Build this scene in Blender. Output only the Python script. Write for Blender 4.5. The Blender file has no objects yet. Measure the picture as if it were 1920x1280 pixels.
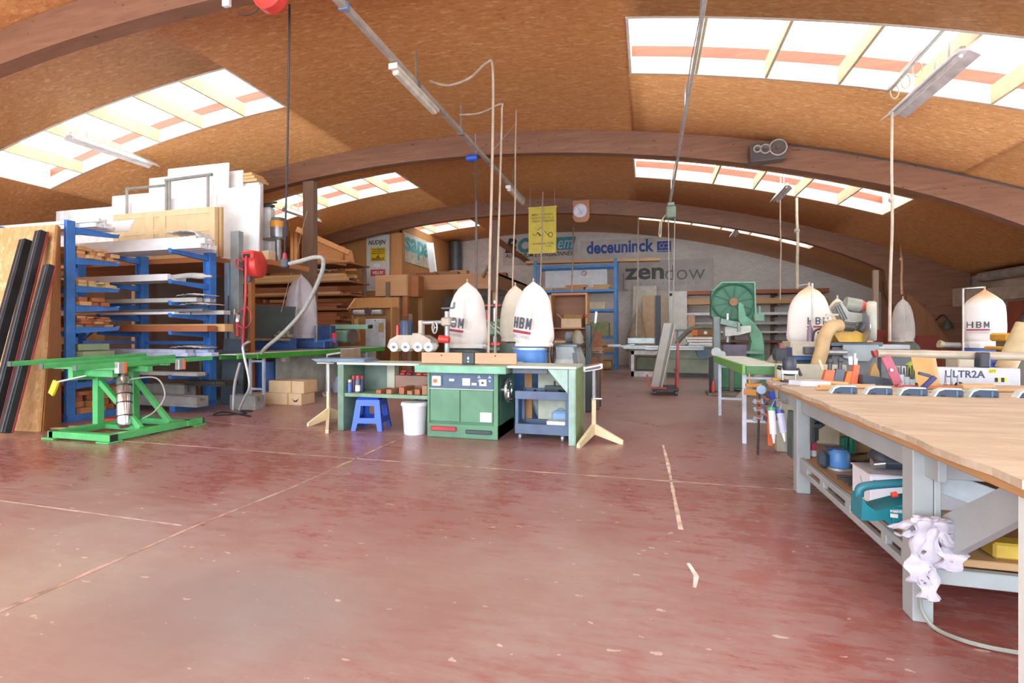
import bpy, bmesh, math, random
from mathutils import Vector, Matrix, Euler
random.seed(11)
PI = math.pi; sin, cos = math.sin, math.cos
SC = bpy.context.scene; COL = SC.collection
# ---------------------------------------------------------------- survey of the hall
# camera stands at the origin, 1.30 m up; the hall runs along +Y, the lens is turned 15.2 deg to the left
F = 940.0; HC = 1.30; HY = 625.0; TH = math.atan(255 / F); CT, ST = cos(TH), sin(TH)
def at(px, py, Y):
    t = (px - 960) / F; d = Y / (t * ST + CT)
    return Vector((d * (t * CT - ST), Y, HC + (HY - py) * d / F))
def onx(px, py, X):
    t = (px - 960) / F; d = X / (t * CT - ST)
    return Vector((X, d * (t * ST + CT), HC + (HY - py) * d / F))
def fl(px, py, z=0.0):
    d = F * (HC - z) / (py - HY); t = (px - 960) / F
    return Vector((d * (t * CT - ST), d * (t * ST + CT), z))
def fr(x0, y0, x1, y1, Y):
    a = at(x0, (y0 + y1) / 2, Y); b = at(x1, (y0 + y1) / 2, Y); xm = (x0 + x1) / 2
    return a.x, b.x, at(xm, y1, Y).z, at(xm, y0, Y).z
def V(*a): return Vector(a)
# ---------------------------------------------------------------- mesh builder
class MB:
    def __init__(s): s.v = []; s.f = []; s.sm = []
    def add(s, vs, fs, smooth=False, M=None):
        n = len(s.v)
        for v in vs:
            v = Vector(v); s.v.append(M @ v if M is not None else v)
        for f in fs: s.f.append([i + n for i in f]); s.sm.append(smooth)
        return s
    def box(s, x0, x1, y0, y1, z0, z1, b=None, M=None):
        if x1 < x0: x0, x1 = x1, x0
        if y1 < y0: y0, y1 = y1, y0
        if z1 < z0: z0, z1 = z1, z0
        m = min(x1 - x0, y1 - y0, z1 - z0)
        b = min(0.004, m * .15) if b is None else min(b, m * .49)
        X = (x0, x1); Y = (y0, y1); Z = (z0, z1); vs = []; ix = {}
        for i in (0, 1):
            for j in (0, 1):
                for k in (0, 1):
                    sx, sy, sz = (b if i == 0 else -b), (b if j == 0 else -b), (b if k == 0 else -b)
                    for a in range(3):
                        ix[(i, j, k, a)] = len(vs)
                        vs.append((X[i] + (0 if a == 0 else sx), Y[j] + (0 if a == 1 else sy), Z[k] + (0 if a == 2 else sz)))
        fs = []
        def F4(q, nrm):
            p = [Vector(vs[i]) for i in q]; n = (p[1] - p[0]).cross(p[2] - p[0])
            fs.append(q if n.dot(Vector(nrm)) >= 0 else q[::-1])
        for a in range(3):
            o = [x for x in range(3) if x != a]
            for e in (0, 1):
                q = []
                for (u, w) in ((0, 0), (1, 0), (1, 1), (0, 1)):
                    t = [0, 0, 0]; t[a] = e; t[o[0]] = u; t[o[1]] = w; q.append(ix[(*t, a)])
                n = [0, 0, 0]; n[a] = 1 if e else -1; F4(q, n)
            for u in (0, 1):
                for w in (0, 1):
                    t0 = [0, 0, 0]; t1 = [0, 0, 0]; t1[a] = 1
                    for t in (t0, t1): t[o[0]] = u; t[o[1]] = w
                    n = [0, 0, 0]; n[o[0]] = 1 if u else -1; n[o[1]] = 1 if w else -1
                    F4([ix[(*t0, o[0])], ix[(*t1, o[0])], ix[(*t1, o[1])], ix[(*t0, o[1])]], n)
        for i in (0, 1):
            for j in (0, 1):
                for k in (0, 1):
                    F4([ix[(i, j, k, 0)], ix[(i, j, k, 1)], ix[(i, j, k, 2)]], (i - .5, j - .5, k - .5))
        return s.add(vs, fs, False, M)
    def bx(s, c, size, rot=(0, 0, 0), b=None):
        M = Matrix.Translation(Vector(c)) @ Euler(rot).to_matrix().to_4x4(); h = [q / 2 for q in size]
        return s.box(-h[0], h[0], -h[1], h[1], -h[2], h[2], b, M)
    def bar(s, p, q, w, h=None, up=(0, 0, 1), b=None):
        p = Vector(p); q = Vector(q); h = h or w; d = q - p; L = d.length; d.normalize(); up = Vector(up)
        if abs(d.dot(up)) > .98: up = Vector((0, 1, 0)) if abs(d.y) < .9 else Vector((1, 0, 0))
        y = up.cross(d).normalized(); z = d.cross(y)
        M = Matrix(((d.x, y.x, z.x, p.x), (d.y, y.y, z.y, p.y), (d.z, y.z, z.z, p.z), (0, 0, 0, 1)))
        return s.box(0, L, -w / 2, w / 2, -h / 2, h / 2, b, M)
    def tube(s, pts, r, n=8, smooth=True):
        pts = [Vector(p) for p in pts]; R = r if isinstance(r, (list, tuple)) else [r] * len(pts); rings = []
        ref = None
        for i, p in enumerate(pts):
            d = (pts[min(i + 1, len(pts) - 1)] - pts[max(i - 1, 0)])
            d = d.normalized() if d.length > 1e-9 else Vector((0, 0, 1))
            if ref is None: ref = Vector((1, 0, 0)) if abs(d.x) < .8 else Vector((0, 1, 0))
            ref = (ref - d * ref.dot(d)).normalized(); w = d.cross(ref)
            rings.append([p + (ref * cos(2 * PI * k / n) + w * sin(2 * PI * k / n)) * R[i] for k in range(n)])
        vs = [v for g in rings for v in g]; fs = []
        for i in range(len(pts) - 1):
            for k in range(n):
                fs.append([i * n + k, i * n + (k + 1) % n, (i + 1) * n + (k + 1) % n, (i + 1) * n + k])
        s.add(vs, fs, smooth)
        s.add(rings[0], [list(range(n))[::-1]]); s.add(rings[-1], [list(range(n))])
        return s
    def cyl(s, p, q, r, r2=None, n=16): return s.tube([p, q], [r, r if r2 is None else r2], n)
    def lathe(s, prof, c=(0, 0, 0), n=24, M=None, sx=1, sy=1):
        c = Vector(c); vs = []; fs = []; m = len(prof)
        for k in range(n):
            a = 2 * PI * k / n
            for (r, z) in prof: vs.append(c + Vector((r * cos(a) * sx, r * sin(a) * sy, z)))
        for k in range(n):
            for i in range(m - 1):
                fs.append([k * m + i, ((k + 1) % n) * m + i, ((k + 1) % n) * m + i + 1, k * m + i + 1])
        if prof[0][0] > 1e-6: fs.append([k * m for k in range(n)][::-1])
        if prof[-1][0] > 1e-6: fs.append([k * m + m - 1 for k in range(n)])
        return s.add(vs, fs, True, M)
    def ball(s, c, r, n=14, sc=(1, 1, 1)):
        c = Vector(c); m = n // 2 + 1; M = Matrix.Translation(c) @ Matrix.Diagonal((*[r * q for q in sc], 1))
        return s.lathe([(sin(PI * i / (m - 1)) if 0 < i < m - 1 else 1e-4, -cos(PI * i / (m - 1))) for i in range(m)], n=n, M=M)
    def prism(s, poly, axis, a0, a1, M=None):
        # poly: 2-D points; axis 'x' -> (y,z), 'y' -> (x,z), 'z' -> (x,y)
        def P(p, a): return {'x': (a, p[0], p[1]), 'y': (p[0], a, p[1]), 'z': (p[0], p[1], a)}[axis]
        n = len(poly); vs = [P(p, a0) for p in poly] + [P(p, a1) for p in poly]
        ar = sum(poly[i][0] * poly[(i + 1) % n][1] - poly[(i + 1) % n][0] * poly[i][1] for i in range(n))
        fl_ = (ar > 0) != (axis == 'y'); fl_ = fl_ if a1 > a0 else not fl_
        fs = [list(range(n))[::-1], list(range(n, 2 * n))] + [[i, (i + 1) % n, (i + 1) % n + n, i + n] for i in range(n)]
        if not fl_: fs = [f[::-1] for f in fs]
        return s.add(vs, fs, False, M)
    def quad(s, a, b, c, d): return s.add([a, b, c, d], [[0, 1, 2, 3]])
    def text(s, body, cx, y, cz, w, h, shear=0.0, bold=0.0, M=None, depth=.002, spacing=1.0):
        """raised lettering on a plane facing -Y, fitted to w x h, centred on (cx, cz)"""
        cu = bpy.data.curves.new('t', 'FONT'); cu.body = body; cu.size = 1; cu.extrude = .01; cu.offset = bold; cu.shear = shear
        cu.resolution_u = 3; cu.space_character = spacing
        o = bpy.data.objects.new('t', cu); COL.objects.link(o); dg = bpy.context.evaluated_depsgraph_get()
        me = bpy.data.meshes.new_from_object(o.evaluated_get(dg))
        vs = [v.co.copy() for v in me.vertices]; fs = [list(p.vertices) for p in me.polygons]
        bpy.data.objects.remove(o); bpy.data.curves.remove(cu); bpy.data.meshes.remove(me)
        x0, x1 = min(v.x for v in vs), max(v.x for v in vs); y0, y1 = min(v.y for v in vs), max(v.y for v in vs)
        out = [Vector((cx + ((v.x - x0) / (x1 - x0) - .5) * w, y - (v.z / .01 + 1) * depth / 2, cz + ((v.y - y0) / (y1 - y0) - .5) * h)) for v in vs]
        return s.add(out, fs, False, M)
    def mesh(s, name, off):
        me = bpy.data.meshes.new(name); me.from_pydata([v - off for v in s.v], [], s.f)
        me.polygons.foreach_set('use_smooth', s.sm)
        if any(s.sm): me.set_sharp_from_angle(angle=math.radians(38))
        me.update(); return me
def jit(a): return random.uniform(-a, a)
def arc(p, q, sag, n=10, side=(0, 0, -1)):
    p, q, sd = Vector(p), Vector(q), Vector(side)
    return [p.lerp(q, i / n) + sd * sag * 4 * (i / n) * (1 - i / n) for i in range(n + 1)]
def smooth_path(pts, n=6):
    pts = [Vector(p) for p in pts]; out = []; P = [pts[0]] + pts + [pts[-1]]
    for i in range(1, len(P) - 2):
        for k in range(n):
            t = k / n; a, b, c, d = P[i - 1], P[i], P[i + 1], P[i + 2]
            out.append(.5 * ((2 * b) + (c - a) * t + (2 * a - 5 * b + 4 * c - d) * t * t + (3 * b - a - 3 * c + d) * t ** 3))
    return out + [pts[-1]]
# ---------------------------------------------------------------- materials (all procedural)
def lin(h):
    if isinstance(h, str):
        h = h.lstrip('#'); h = [int(h[i:i + 2], 16) / 255 for i in (0, 2, 4)]
    return tuple(c / 12.92 if c <= .04045 else ((c + .055) / 1.055) ** 2.4 for c in h) + (1.0,)
MATS = {}
class NT:
    def __init__(s, name):
        s.m = bpy.data.materials.new(name); s.m.use_nodes = True; s.t = s.m.node_tree; s.b = s.t.nodes['Principled BSDF']
    def n(s, typ, **kw):
        o = s.t.nodes.new(typ)
        for k, v in kw.items():
            if k.startswith('i_'): o.inputs[k[2:].replace('_', ' ')].default_value = v
            else: setattr(o, k, v)
        return o
    def l(s, a, b): s.t.links.new(a, b)
    def coords(s, scale=(1, 1, 1), rot=(0, 0, 0), kind='Object'):
        tc = s.n('ShaderNodeTexCoord'); mp = s.n('ShaderNodeMapping'); mp.inputs['Scale'].default_value = scale; mp.inputs['Rotation'].default_value = rot
        s.l(tc.outputs[kind], mp.inputs['Vector']); return mp.outputs['Vector']
    def noise(s, vec, scale, detail=4, rough=.55, dist=0):
        q = s.n('ShaderNodeTexNoise'); q.inputs['Scale'].default_value = scale; q.inputs['Detail'].default_value = detail
        q.inputs['Roughness'].default_value = rough; q.inputs['Distortion'].default_value = dist; s.l(vec, q.inputs['Vector']); return q.outputs['Fac']
    def ramp(s, fac, stops):
        r = s.n('ShaderNodeValToRGB'); e = r.color_ramp.elements
        while len(e) < len(stops): e.new(.5)
        for i, (p, c) in enumerate(stops): e[i].position = p; e[i].color = lin(c) if isinstance(c, str) else ((c, c, c, 1) if not isinstance(c, tuple) else c)
        s.l(fac, r.inputs['Fac']); return r.outputs['Color']
    def mix(s, fac, a, b, mode='MIX'):
        m = s.n('ShaderNodeMix', data_type='RGBA', blend_type=mode)
        for sock, v in ((m.inputs[0], fac), (m.inputs[6], a), (m.inputs[7], b)):
            if hasattr(v, 'node'): s.l(v, sock)
            else: sock.default_value = lin(v) if isinstance(v, str) else v
        return m.outputs[2]
    def math(s, op, a, b=0.0):
        m = s.n('ShaderNodeMath', operation=op)
        for i, v in enumerate((a, b)):
            if hasattr(v, 'node'): s.l(v, m.inputs[i])
            else: m.inputs[i].default_value = v
        return m.outputs[0]
    def bump(s, h, st=.2, dist=.01):
        b = s.n('ShaderNodeBump'); b.inputs['Strength'].default_value = st; b.inputs['Distance'].default_value = dist
        s.l(h, b.inputs['Height']); s.l(b.outputs['Normal'], s.b.inputs['Normal'])
    def fin(s, col=None, rough=.5, metal=0.0):
        if col is not None:
            if hasattr(col, 'node'): s.l(col, s.b.inputs['Base Color'])
            else: s.b.inputs['Base Color'].default_value = lin(col)
        if hasattr(rough, 'node'): s.l(rough, s.b.inputs['Roughness'])
        else: s.b.inputs['Roughness'].default_value = rough
        s.b.inputs['Metallic'].default_value = metal
        return s.m
def shade(h, k):
    h = h.lstrip('#'); return '#%02x%02x%02x' % tuple(max(0, min(255, int(int(h[i:i + 2], 16) * k))) for i in (0, 2, 4))
def P(col, rough=.5, metal=0.0, var=.10, scale=5.0):
    """painted / plain surface with faint blotchy wear"""
    key = ('p', col, rough, metal, var, scale)
    if key not in MATS:
        t = NT('surface_' + col.lstrip('#')); v = t.coords()
        f = t.noise(v, scale, 5); c = t.ramp(f, [(.3, shade(col, 1 - var)), (.7, shade(col, 1 + var))])
        MATS[key] = t.fin(c, rough, metal)
    return MATS[key]
def WOOD(c1, c2, axis='x', k=1.0, rough=.55):
    key = ('w', c1, c2, axis, k)
    if key not in MATS:
        t = NT('wood_' + c1.lstrip('#')); a = {'x': (1.2, 14, 14), 'y': (14, 1.2, 14), 'z': (14, 14, 1.2)}[axis]
        v = t.coords(tuple(q * k for q in a)); f = t.noise(v, 1.6, 6, .6, .6); g = t.noise(t.coords(tuple(q * k * .2 for q in a)), 1.5, 3)
        c = t.ramp(f, [(.25, c1), (.75, c2)]); c = t.mix(t.math('MULTIPLY', g, .35), c, shade(c1, .8), 'MIX')
        MATS[key] = t.fin(c, rough); t.bump(f, .15, .002)
    return MATS[key]
# ---------------------------------------------------------------- things, parts, setting
def link(o, parent=None):
    COL.objects.link(o)
    if parent is not None: o.parent = parent
    return o
LABELS = {}
def tag(o, label, cat, group=None):
    o['label'] = label; o['category'] = cat
    if group: o['group'] = group
def one(name, label, cat, mb, mat, group=None):
    """a thing that is a single mesh; its origin goes to the middle of its underside"""
    lo = [min(v[i] for v in mb.v) for i in range(3)]; hi = [max(v[i] for v in mb.v) for i in range(3)]
    off = Vector(((lo[0] + hi[0]) / 2, (lo[1] + hi[1]) / 2, lo[2]))
    o = bpy.data.objects.new(name, mb.mesh(name, off)); o.data.materials.append(mat); o.location = off
    link(o); tag(o, label, cat, group); return o
class T:
    """a thing made of parts: an Empty at its base that parents them; shapes are given in hall coordinates"""
    def __init__(s, name, label, cat, loc, group=None, kind=None):
        s.e = bpy.data.objects.new(name, None); s.e.location = Vector(loc); s.e.empty_display_size = .1; link(s.e); s.off = Vector(loc)
        if kind: s.e['kind'] = kind
        else: tag(s.e, label, cat, group)
    def p(s, name, mb, mat, parent=None, label=None, kind=None):
        o = bpy.data.objects.new(name, mb.mesh(name, s.off)); o.data.materials.append(mat); link(o, parent or s.e)
        if label: o['label'] = label
        if kind: o['kind'] = kind
        return o
def dup(root, loc, rz=0.0, label=None, group=None):
    r = root.copy(); COL.objects.link(r); r.location = loc; r.rotation_euler = (0, 0, rz)
    if label: r['label'] = label
    if group: r['group'] = group
    for ch in list(root.children):
        c = ch.copy(); COL.objects.link(c); c.parent = r
        for g in list(ch.children):
            d = g.copy(); COL.objects.link(d); d.parent = c
    return r
def struct(name, mb, mat, parent=None):
    o = bpy.data.objects.new(name, mb.mesh(name, Vector((0, 0, 0)))); o.data.materials.append(mat); link(o, parent)
    if parent is None: o['kind'] = 'structure'
    return o
B = MB
# ================================================================ camera, light, the shell of the hall
cd = bpy.data.cameras.new('camera'); cam = bpy.data.objects.new('camera', cd); link(cam); SC.camera = cam
cam.location = (0, 0, HC); cam.rotation_euler = (PI / 2, 0, TH); cd.sensor_width = 36; cd.lens = F / 1920 * 36
cd.shift_y = -(640 - HY) / 1920; cd.clip_start = .05; cd.clip_end = 100
SC.view_settings.view_transform = 'Standard'; SC.view_settings.look = 'None'; SC.view_settings.gamma = 1
SC.view_settings.use_curve_mapping = False; SC.view_settings.exposure = 0.78
SC.cycles.max_bounces = 10; SC.cycles.diffuse_bounces = 7; SC.cycles.glossy_bounces = 3; SC.cycles.caustics_reflective = False; SC.cycles.sample_clamp_indirect = 6
wd = bpy.data.worlds.new('daylight'); SC.world = wd; wd.use_nodes = True
bg = wd.node_tree.nodes['Background']; bg.inputs['Color'].default_value = (.84, .96, 1.12, 1); bg.inputs['Strength'].default_value = 4.3

RAD = 30.0; XM = -4.5; ZTOP = 5.66; XL, XR, YB, YF = -17.4, 8.25, 21.3, -5.0
def zc(x): return ZTOP - (RAD - math.sqrt(RAD * RAD - (x - XM) ** 2))
# --- red painted floor, worn down to grey concrete
t = NT('worn_red_floor'); v = t.coords(); vs = t.coords((.55, 2.2, 1), (0, 0, .26))
big = t.noise(v, .55, 5, .6, .4); mid = t.noise(v, 2.2, 6, .65); fine = t.noise(vs, 7, 8, .72, .3); speck = t.noise(vs, 26, 3, .6); dots = t.noise(v, 55, 2, .5)
xyz = t.n('ShaderNodeSeparateXYZ'); tcn = t.n('ShaderNodeTexCoord')
def warp0(v):
    a = t.n('ShaderNodeVectorMath', operation='MULTIPLY_ADD'); q = t.n('ShaderNodeTexNoise'); q.inputs['Scale'].default_value = 9; q.inputs['Detail'].default_value = 3; t.l(tcn.outputs['Object'], q.inputs['Vector'])
    t.l(q.outputs['Color'], a.inputs[0]); a.inputs[1].default_value = (.12, .12, .12); t.l(v, a.inputs[2]); return a.outputs[0]
t.l(tcn.outputs['Object'], xyz.inputs[0])
def blob(cx, cy, rx, ry):
    a = t.math('DIVIDE', t.math('SUBTRACT', xyz.outputs[0], cx), rx); b = t.math('DIVIDE', t.math('SUBTRACT', xyz.outputs[1], cy), ry)
    r = t.math('ADD', t.math('MULTIPLY', a, a), t.math('MULTIPLY', b, b)); return t.math('POWER', 2.718, t.math('MULTIPLY', r, -1.0))
worn = t.math('ADD', t.math('ADD', blob(-2.1, 1.9, 1.7, 1.1), t.math('MULTIPLY', blob(-4.2, 1.6, 1.6, 1.2), 1.1)), t.math('ADD', t.math('MULTIPLY', blob(-.35, 2.9, .45, 1.6), .55), t.math('MULTIPLY', blob(-1.0, 2.5, .55, .45), .7)))
wear = t.math('ADD', t.math('MULTIPLY', t.math('ADD', t.math('MULTIPLY', big, .55), t.math('MULTIPLY', mid, .45)), 1.0), t.math('MULTIPLY', worn, .2))
wear = t.math('ADD', wear, t.math('MULTIPLY', t.math('SUBTRACT', fine, .5), .62))
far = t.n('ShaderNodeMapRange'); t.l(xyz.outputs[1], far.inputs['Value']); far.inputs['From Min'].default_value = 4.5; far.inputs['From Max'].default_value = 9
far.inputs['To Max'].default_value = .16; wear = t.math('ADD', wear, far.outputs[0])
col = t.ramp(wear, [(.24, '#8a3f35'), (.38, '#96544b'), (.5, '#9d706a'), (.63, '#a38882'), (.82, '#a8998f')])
grey = t.ramp(t.math('ADD', t.math('MULTIPLY', blob(-1.95, 1.95, .95, .55), .75), t.math('MULTIPLY', mid, .35)), [(.45, 0.0), (.85, .55)])
col = t.mix(grey, col, '#8b8a8a')
ochre = t.math('MULTIPLY', blob(-3.5, 1.3, 1.0, .8), t.math('MULTIPLY', mid, .7)); col = t.mix(ochre, col, '#b79f7c')
sv = t.n('ShaderNodeTexVoronoi'); sv.inputs['Scale'].default_value = 13.0; t.l(warp0(t.coords((.6, 1.5, 1), (0, 0, .35))), sv.inputs['Vector'])
sc_ = t.n('ShaderNodeSeparateColor'); t.l(sv.outputs['Color'], sc_.inputs[0]); chip = t.math('MULTIPLY', t.math('LESS_THAN', sv.outputs['Distance'], t.math('MULTIPLY', sc_.outputs[1], .2)), t.math('GREATER_THAN', sc_.outputs[0], .62))
col = t.mix(t.math('MULTIPLY', chip, .75), col, '#d9c8bd')
col = t.mix(t.ramp(speck, [(.68, 0.0), (.76, .6)]), col, '#d2c4b8'); col = t.mix(t.ramp(dots, [(.76, 0.0), (.79, .8)]), col, '#e4dcd4')
col = t.mix(t.ramp(t.noise(v, 1.1, 3), [(.45, .0), (.62, .3)]), col, '#86382e')
t.bump(fine, .03, .002)
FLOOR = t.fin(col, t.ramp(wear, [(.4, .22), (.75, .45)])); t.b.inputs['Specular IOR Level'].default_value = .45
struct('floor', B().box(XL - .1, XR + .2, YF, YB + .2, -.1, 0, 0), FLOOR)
# saw-cut joints and old glue lines, thin strips let into the floor
def strip(pts, w, name, m):
    b = B()
    for p, q in zip(pts, pts[1:]):
        p, q = V(p[0], p[1], .0012), V(q[0], q[1], .0012); d = (q - p).normalized(); n = V(-d.y, d.x, 0) * w / 2
        k = max(1, int((q - p).length / .12)); prev = None
        for i in range(k + 1):
            c = p.lerp(q, i / k); ww = 1 + jit(.35); cur = (c + n * ww, c - n * ww)
            if prev: b.quad(prev[1], cur[1], cur[0], prev[0])
            prev = cur
    struct(name, b, m)
JM = P('#c9b3a6', .6, 0, .2, 9)
strip([(-7.2, 4.62), (-2.95, 4.6), (-.62, 4.61), (1.3, 4.64), (8, 4.7)], .022, 'trim_1', JM)
strip([(-2.92, 1.2), (-2.95, 2.7), (-2.9, 3.6), (-2.95, 5.2), (-2.95, 5.75)], .03, 'trim_2', P('#a9907f', .7, 0, .3, 9))
strip([(-8, 2.75), (-4.87, 2.72), (-3.05, 2.69)], .018, 'trim_3', JM)
strip([(-8, 6.35), (-5.3, 5.8), (-3, 5.83)], .02, 'trim_4', JM)
strip([(.17, 6.1), (.19, 5.3), (.2, 4.3), (.21, 3.5)], .028, 'trim_5', P('#d8c2ae', .7, 0, .2, 9))
strip([(.22, 3.0), (.25, 2.85), (.23, 2.72)], .022, 'trim_6', P('#e8dfd6', .7, 0, .1, 9))
strip([(.48, 1.95), (.5, 1.86), (.5, 1.78), (.56, 1.7)], .018, 'trim_7', P('#e8dfd6', .7, 0, .1, 9))

# --- strand-board vault with skylight openings
t = NT('strand_board'); v1 = t.coords((5, 18, 18)); v2 = t.coords((6, 16, 16), (0, 0, .35))
w1 = t.n('ShaderNodeTexVoronoi', feature='F1'); w1.inputs['Scale'].default_value = 1.9; w2 = t.n('ShaderNodeTexVoronoi', feature='F1'); w2.inputs['Scale'].default_value = 2.7
n0 = t.n('ShaderNodeTexNoise'); n0.inputs['Scale'].default_value = 1.5
def warp(v):
    a = t.n('ShaderNodeVectorMath', operation='ADD'); q = t.n('ShaderNodeTexNoise'); q.inputs['Scale'].default_value = 2.5; q.inputs['Detail'].default_value = 3; t.l(v, q.inputs['Vector'])
    t.l(v, a.inputs[0]); t.l(q.outputs['Color'], a.inputs[1]); return a.outputs[0]
t.l(warp(v1), w1.inputs['Vector']); t.l(warp(v2), w2.inputs['Vector'])
h1 = t.n('ShaderNodeSeparateColor'); t.l(w1.outputs['Color'], h1.inputs[0]); h2 = t.n('ShaderNodeSeparateColor'); t.l(w2.outputs['Color'], h2.inputs[0])
c1 = t.ramp(h1.outputs[0], [(0, '#c08048'), (.5, '#d8985a'), (.9, '#e2a96a'), (1, '#f6d29c')])
c2 = t.ramp(h2.outputs[1], [(0, '#aa6c38'), (.08, '#d69558'), (.85, '#dc9e60'), (1, '#f0be82')])
cc = t.mix(.45, c1, c2); soft = t.noise(t.coords(), .5, 3); cc = t.mix(t.math('MULTIPLY', soft, .3), cc, '#c48a56')
dk = t.ramp(t.noise(t.coords((5, 22, 22), (0, 0, -.3)), 2.2, 2), [(.72, 0.0), (.76, .55)]); cc = t.mix(dk, cc, '#8a5a38')
OSBC = t.fin(cc, .62); t.bump(h1.outputs[0], .1, .003)
OPEN = [(-12.75, -6.62, 6.62, 8.02), (-12.75, -6.5, 12.08, 13.52), (-12.75, -6.45, 17.55, 18.95),
        (-.25, 5.2, 6.62, 8.02), (-.31, 5.22, 12.0, 13.4), (-.35, 5.1, 17.5, 18.4), (-12.75, -6.6, 1.15, 2.55), (-.25, 5.2, 1.15, 2.55)]
xs = sorted(set([round(XL + i * (XR - XL) / 90, 4) for i in range(91)] + [o[k] for o in OPEN for k in (0, 1)]))
ys = sorted(set([YF, YB + .15] + [o[k] for o in OPEN for k in (2, 3)]))
b = B(); idx = {}
for i, x in enumerate(xs):
    for j, y in enumerate(ys): idx[i, j] = len(b.v); b.v.append(V(x, y, zc(x)))
for i in range(len(xs) - 1):
    for j in range(len(ys) - 1):
        mx, my = (xs[i] + xs[i + 1]) / 2, (ys[j] + ys[j + 1]) / 2
        if any(o[0] < mx < o[1] and o[2] < my < o[3] for o in OPEN): continue
        b.f.append([idx[i, j], idx[i, j + 1], idx[i + 1, j + 1], idx[i + 1, j]]); b.sm.append(True)
ceil = struct('ceiling', b, OSBC); md = ceil.modifiers.new('board', 'SOLIDIFY'); md.thickness = .05; md.offset = -1
# --- skylights
WHT = P('#e2dccb', .6, 0, .04); CREAM = P('#cdbd98', .6, 0, .06); REDW = WOOD('#a0523a', '#b96a4c', 'x')
t = NT('skylight_sheet'); em = t.n('ShaderNodeEmission'); em.inputs['Color'].default_value = (.95, .985, 1.02, 1); em.inputs['Strength'].default_value = 3.2
t.l(em.outputs[0], t.t.nodes['Material Output'].inputs['Surface']); GLOW = t.m
RIBS = [[-7.55, -8.57, -9.65, -10.68, -11.79], [-7.5, -8.53, -9.6, -10.65, -11.7], [-7.4, -8.4, -9.4, -10.5, -11.6],
        [.7, 1.66, 2.6, 3.52, 4.37], [.65, 1.57, 2.5, 3.42, 4.32], [.55, 1.45, 2.4, 3.3, 4.2], [-7.6, -8.6, -9.6, -10.7, -11.7], [.7, 1.65, 2.6, 3.5, 4.35]]
for k, (x0, x1, y0, y1) in enumerate(OPEN):
    e = T('window_%d' % (k + 1), None, None, (0, 0, 0), kind='structure')
    N = 14; X = [x0 + (x1 - x0) * i / N for i in range(N + 1)]
    def curved(ya, yb, za, zb, b):
        for i in range(N):
            p = [(X[i], zc(X[i])), (X[i + 1], zc(X[i + 1]))]
            vs = [(p[a][0], y, p[a][1] + z) for a in (0, 1) for y in (ya, yb) for z in (za, zb)]
            b.add(vs, [[0, 2, 3, 1], [4, 5, 7, 6], [0, 4, 6, 2], [1, 3, 7, 5], [0, 1, 5, 4], [2, 6, 7, 3]])
        return b
    f = B(); curved(y0 - .03, y0 + .006, -.006, .25, f); curved(y1 - .006, y1 + .03, -.006, .25, f)
    f.box(x0 - .03, x0 + .006, y0 - .03, y1 + .03, zc(x0) - .01, zc(x0) + .42, .002); f.box(x1 - .006, x1 + .03, y0 - .03, y1 + .03, zc(x1) - .01, zc(x1) + .42, .002)
    e.p('window_frame', f, WHT)
    e.p('timber_rail', curved(y1, y1 + .04, .25, .42, curved(y0 - .04, y0, .25, .42, B())), REDW)
    e.p('pane', curved(y0 - .05, y1 + .05, .42, .435, B()), GLOW)
    for rx in RIBS[k]:
        e.p('rib', B().box(rx - .02, rx + .02, y0 + .007, y1 - .007, zc(rx) - .005, zc(rx) + .24), CREAM)
# --- glued laminated arches
t = NT('brown_glulam'); v = t.coords((1.0, 8, 10)); f = t.noise(v, 1.4, 6, .62, .5); kn = t.noise(t.coords((6, 6, 16)), 1.3, 2)
c = t.ramp(f, [(.25, '#775039'), (.55, '#8a5f45'), (.8, '#9a6e52')]); c = t.mix(t.ramp(kn, [(.70, 0.0), (.74, .85)]), c, '#3a2018')
GLU = t.fin(c, .6); t.bump(f, .1, .003)
def beam(n, y, right_knee=None):
    b = B(); N = 60; xa, xb = XL, XR - .1; D = .47; vs = []; fs = []
    for i in range(N + 1):
        x = xa + (xb - xa) * i / N; z = zc(x)
        extra = .55 * max(0, (x - 4.2) / 4) ** 1.6
        for yy in (y, y + .2):
            for zz in (z - .004, z - D - extra): vs.append((x, yy, zz))
    for i in range(N):
        a = 4 * i; fs += [[a, a + 1, a + 5, a + 4], [a + 2, a + 6, a + 7, a + 3], [a + 1, a + 3, a + 7, a + 5], [a, a + 4, a + 6, a + 2]]
    fs += [[0, 2, 3, 1], [4 * N, 4 * N + 1, 4 * N + 3, 4 * N + 2]]
    b.add(vs, fs)
    if right_knee:
        b.prism(right_knee, 'y', y + .006, y + .194)
    struct('trim_%d' % n, b, GLU)
def zbot(x): return zc(x) - .47 - .55 * max(0, (x - 4.2) / 4) ** 1.6
knee = [(6.2, zbot(6.2) + .03), (6.3, 2.4), (6.55, 1.7), (6.75, 1.0), (6.85, 0), (8.1, 0), (8.1, zbot(8.1) + .03)] + [(x_, zbot(x_) + .03) for x_ in (7.7, 7.2, 6.7)]
beam(10, -.55, knee); beam(11, 4.72, knee); beam(12, 10.33, knee); beam(13, 15.82, knee)
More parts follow.
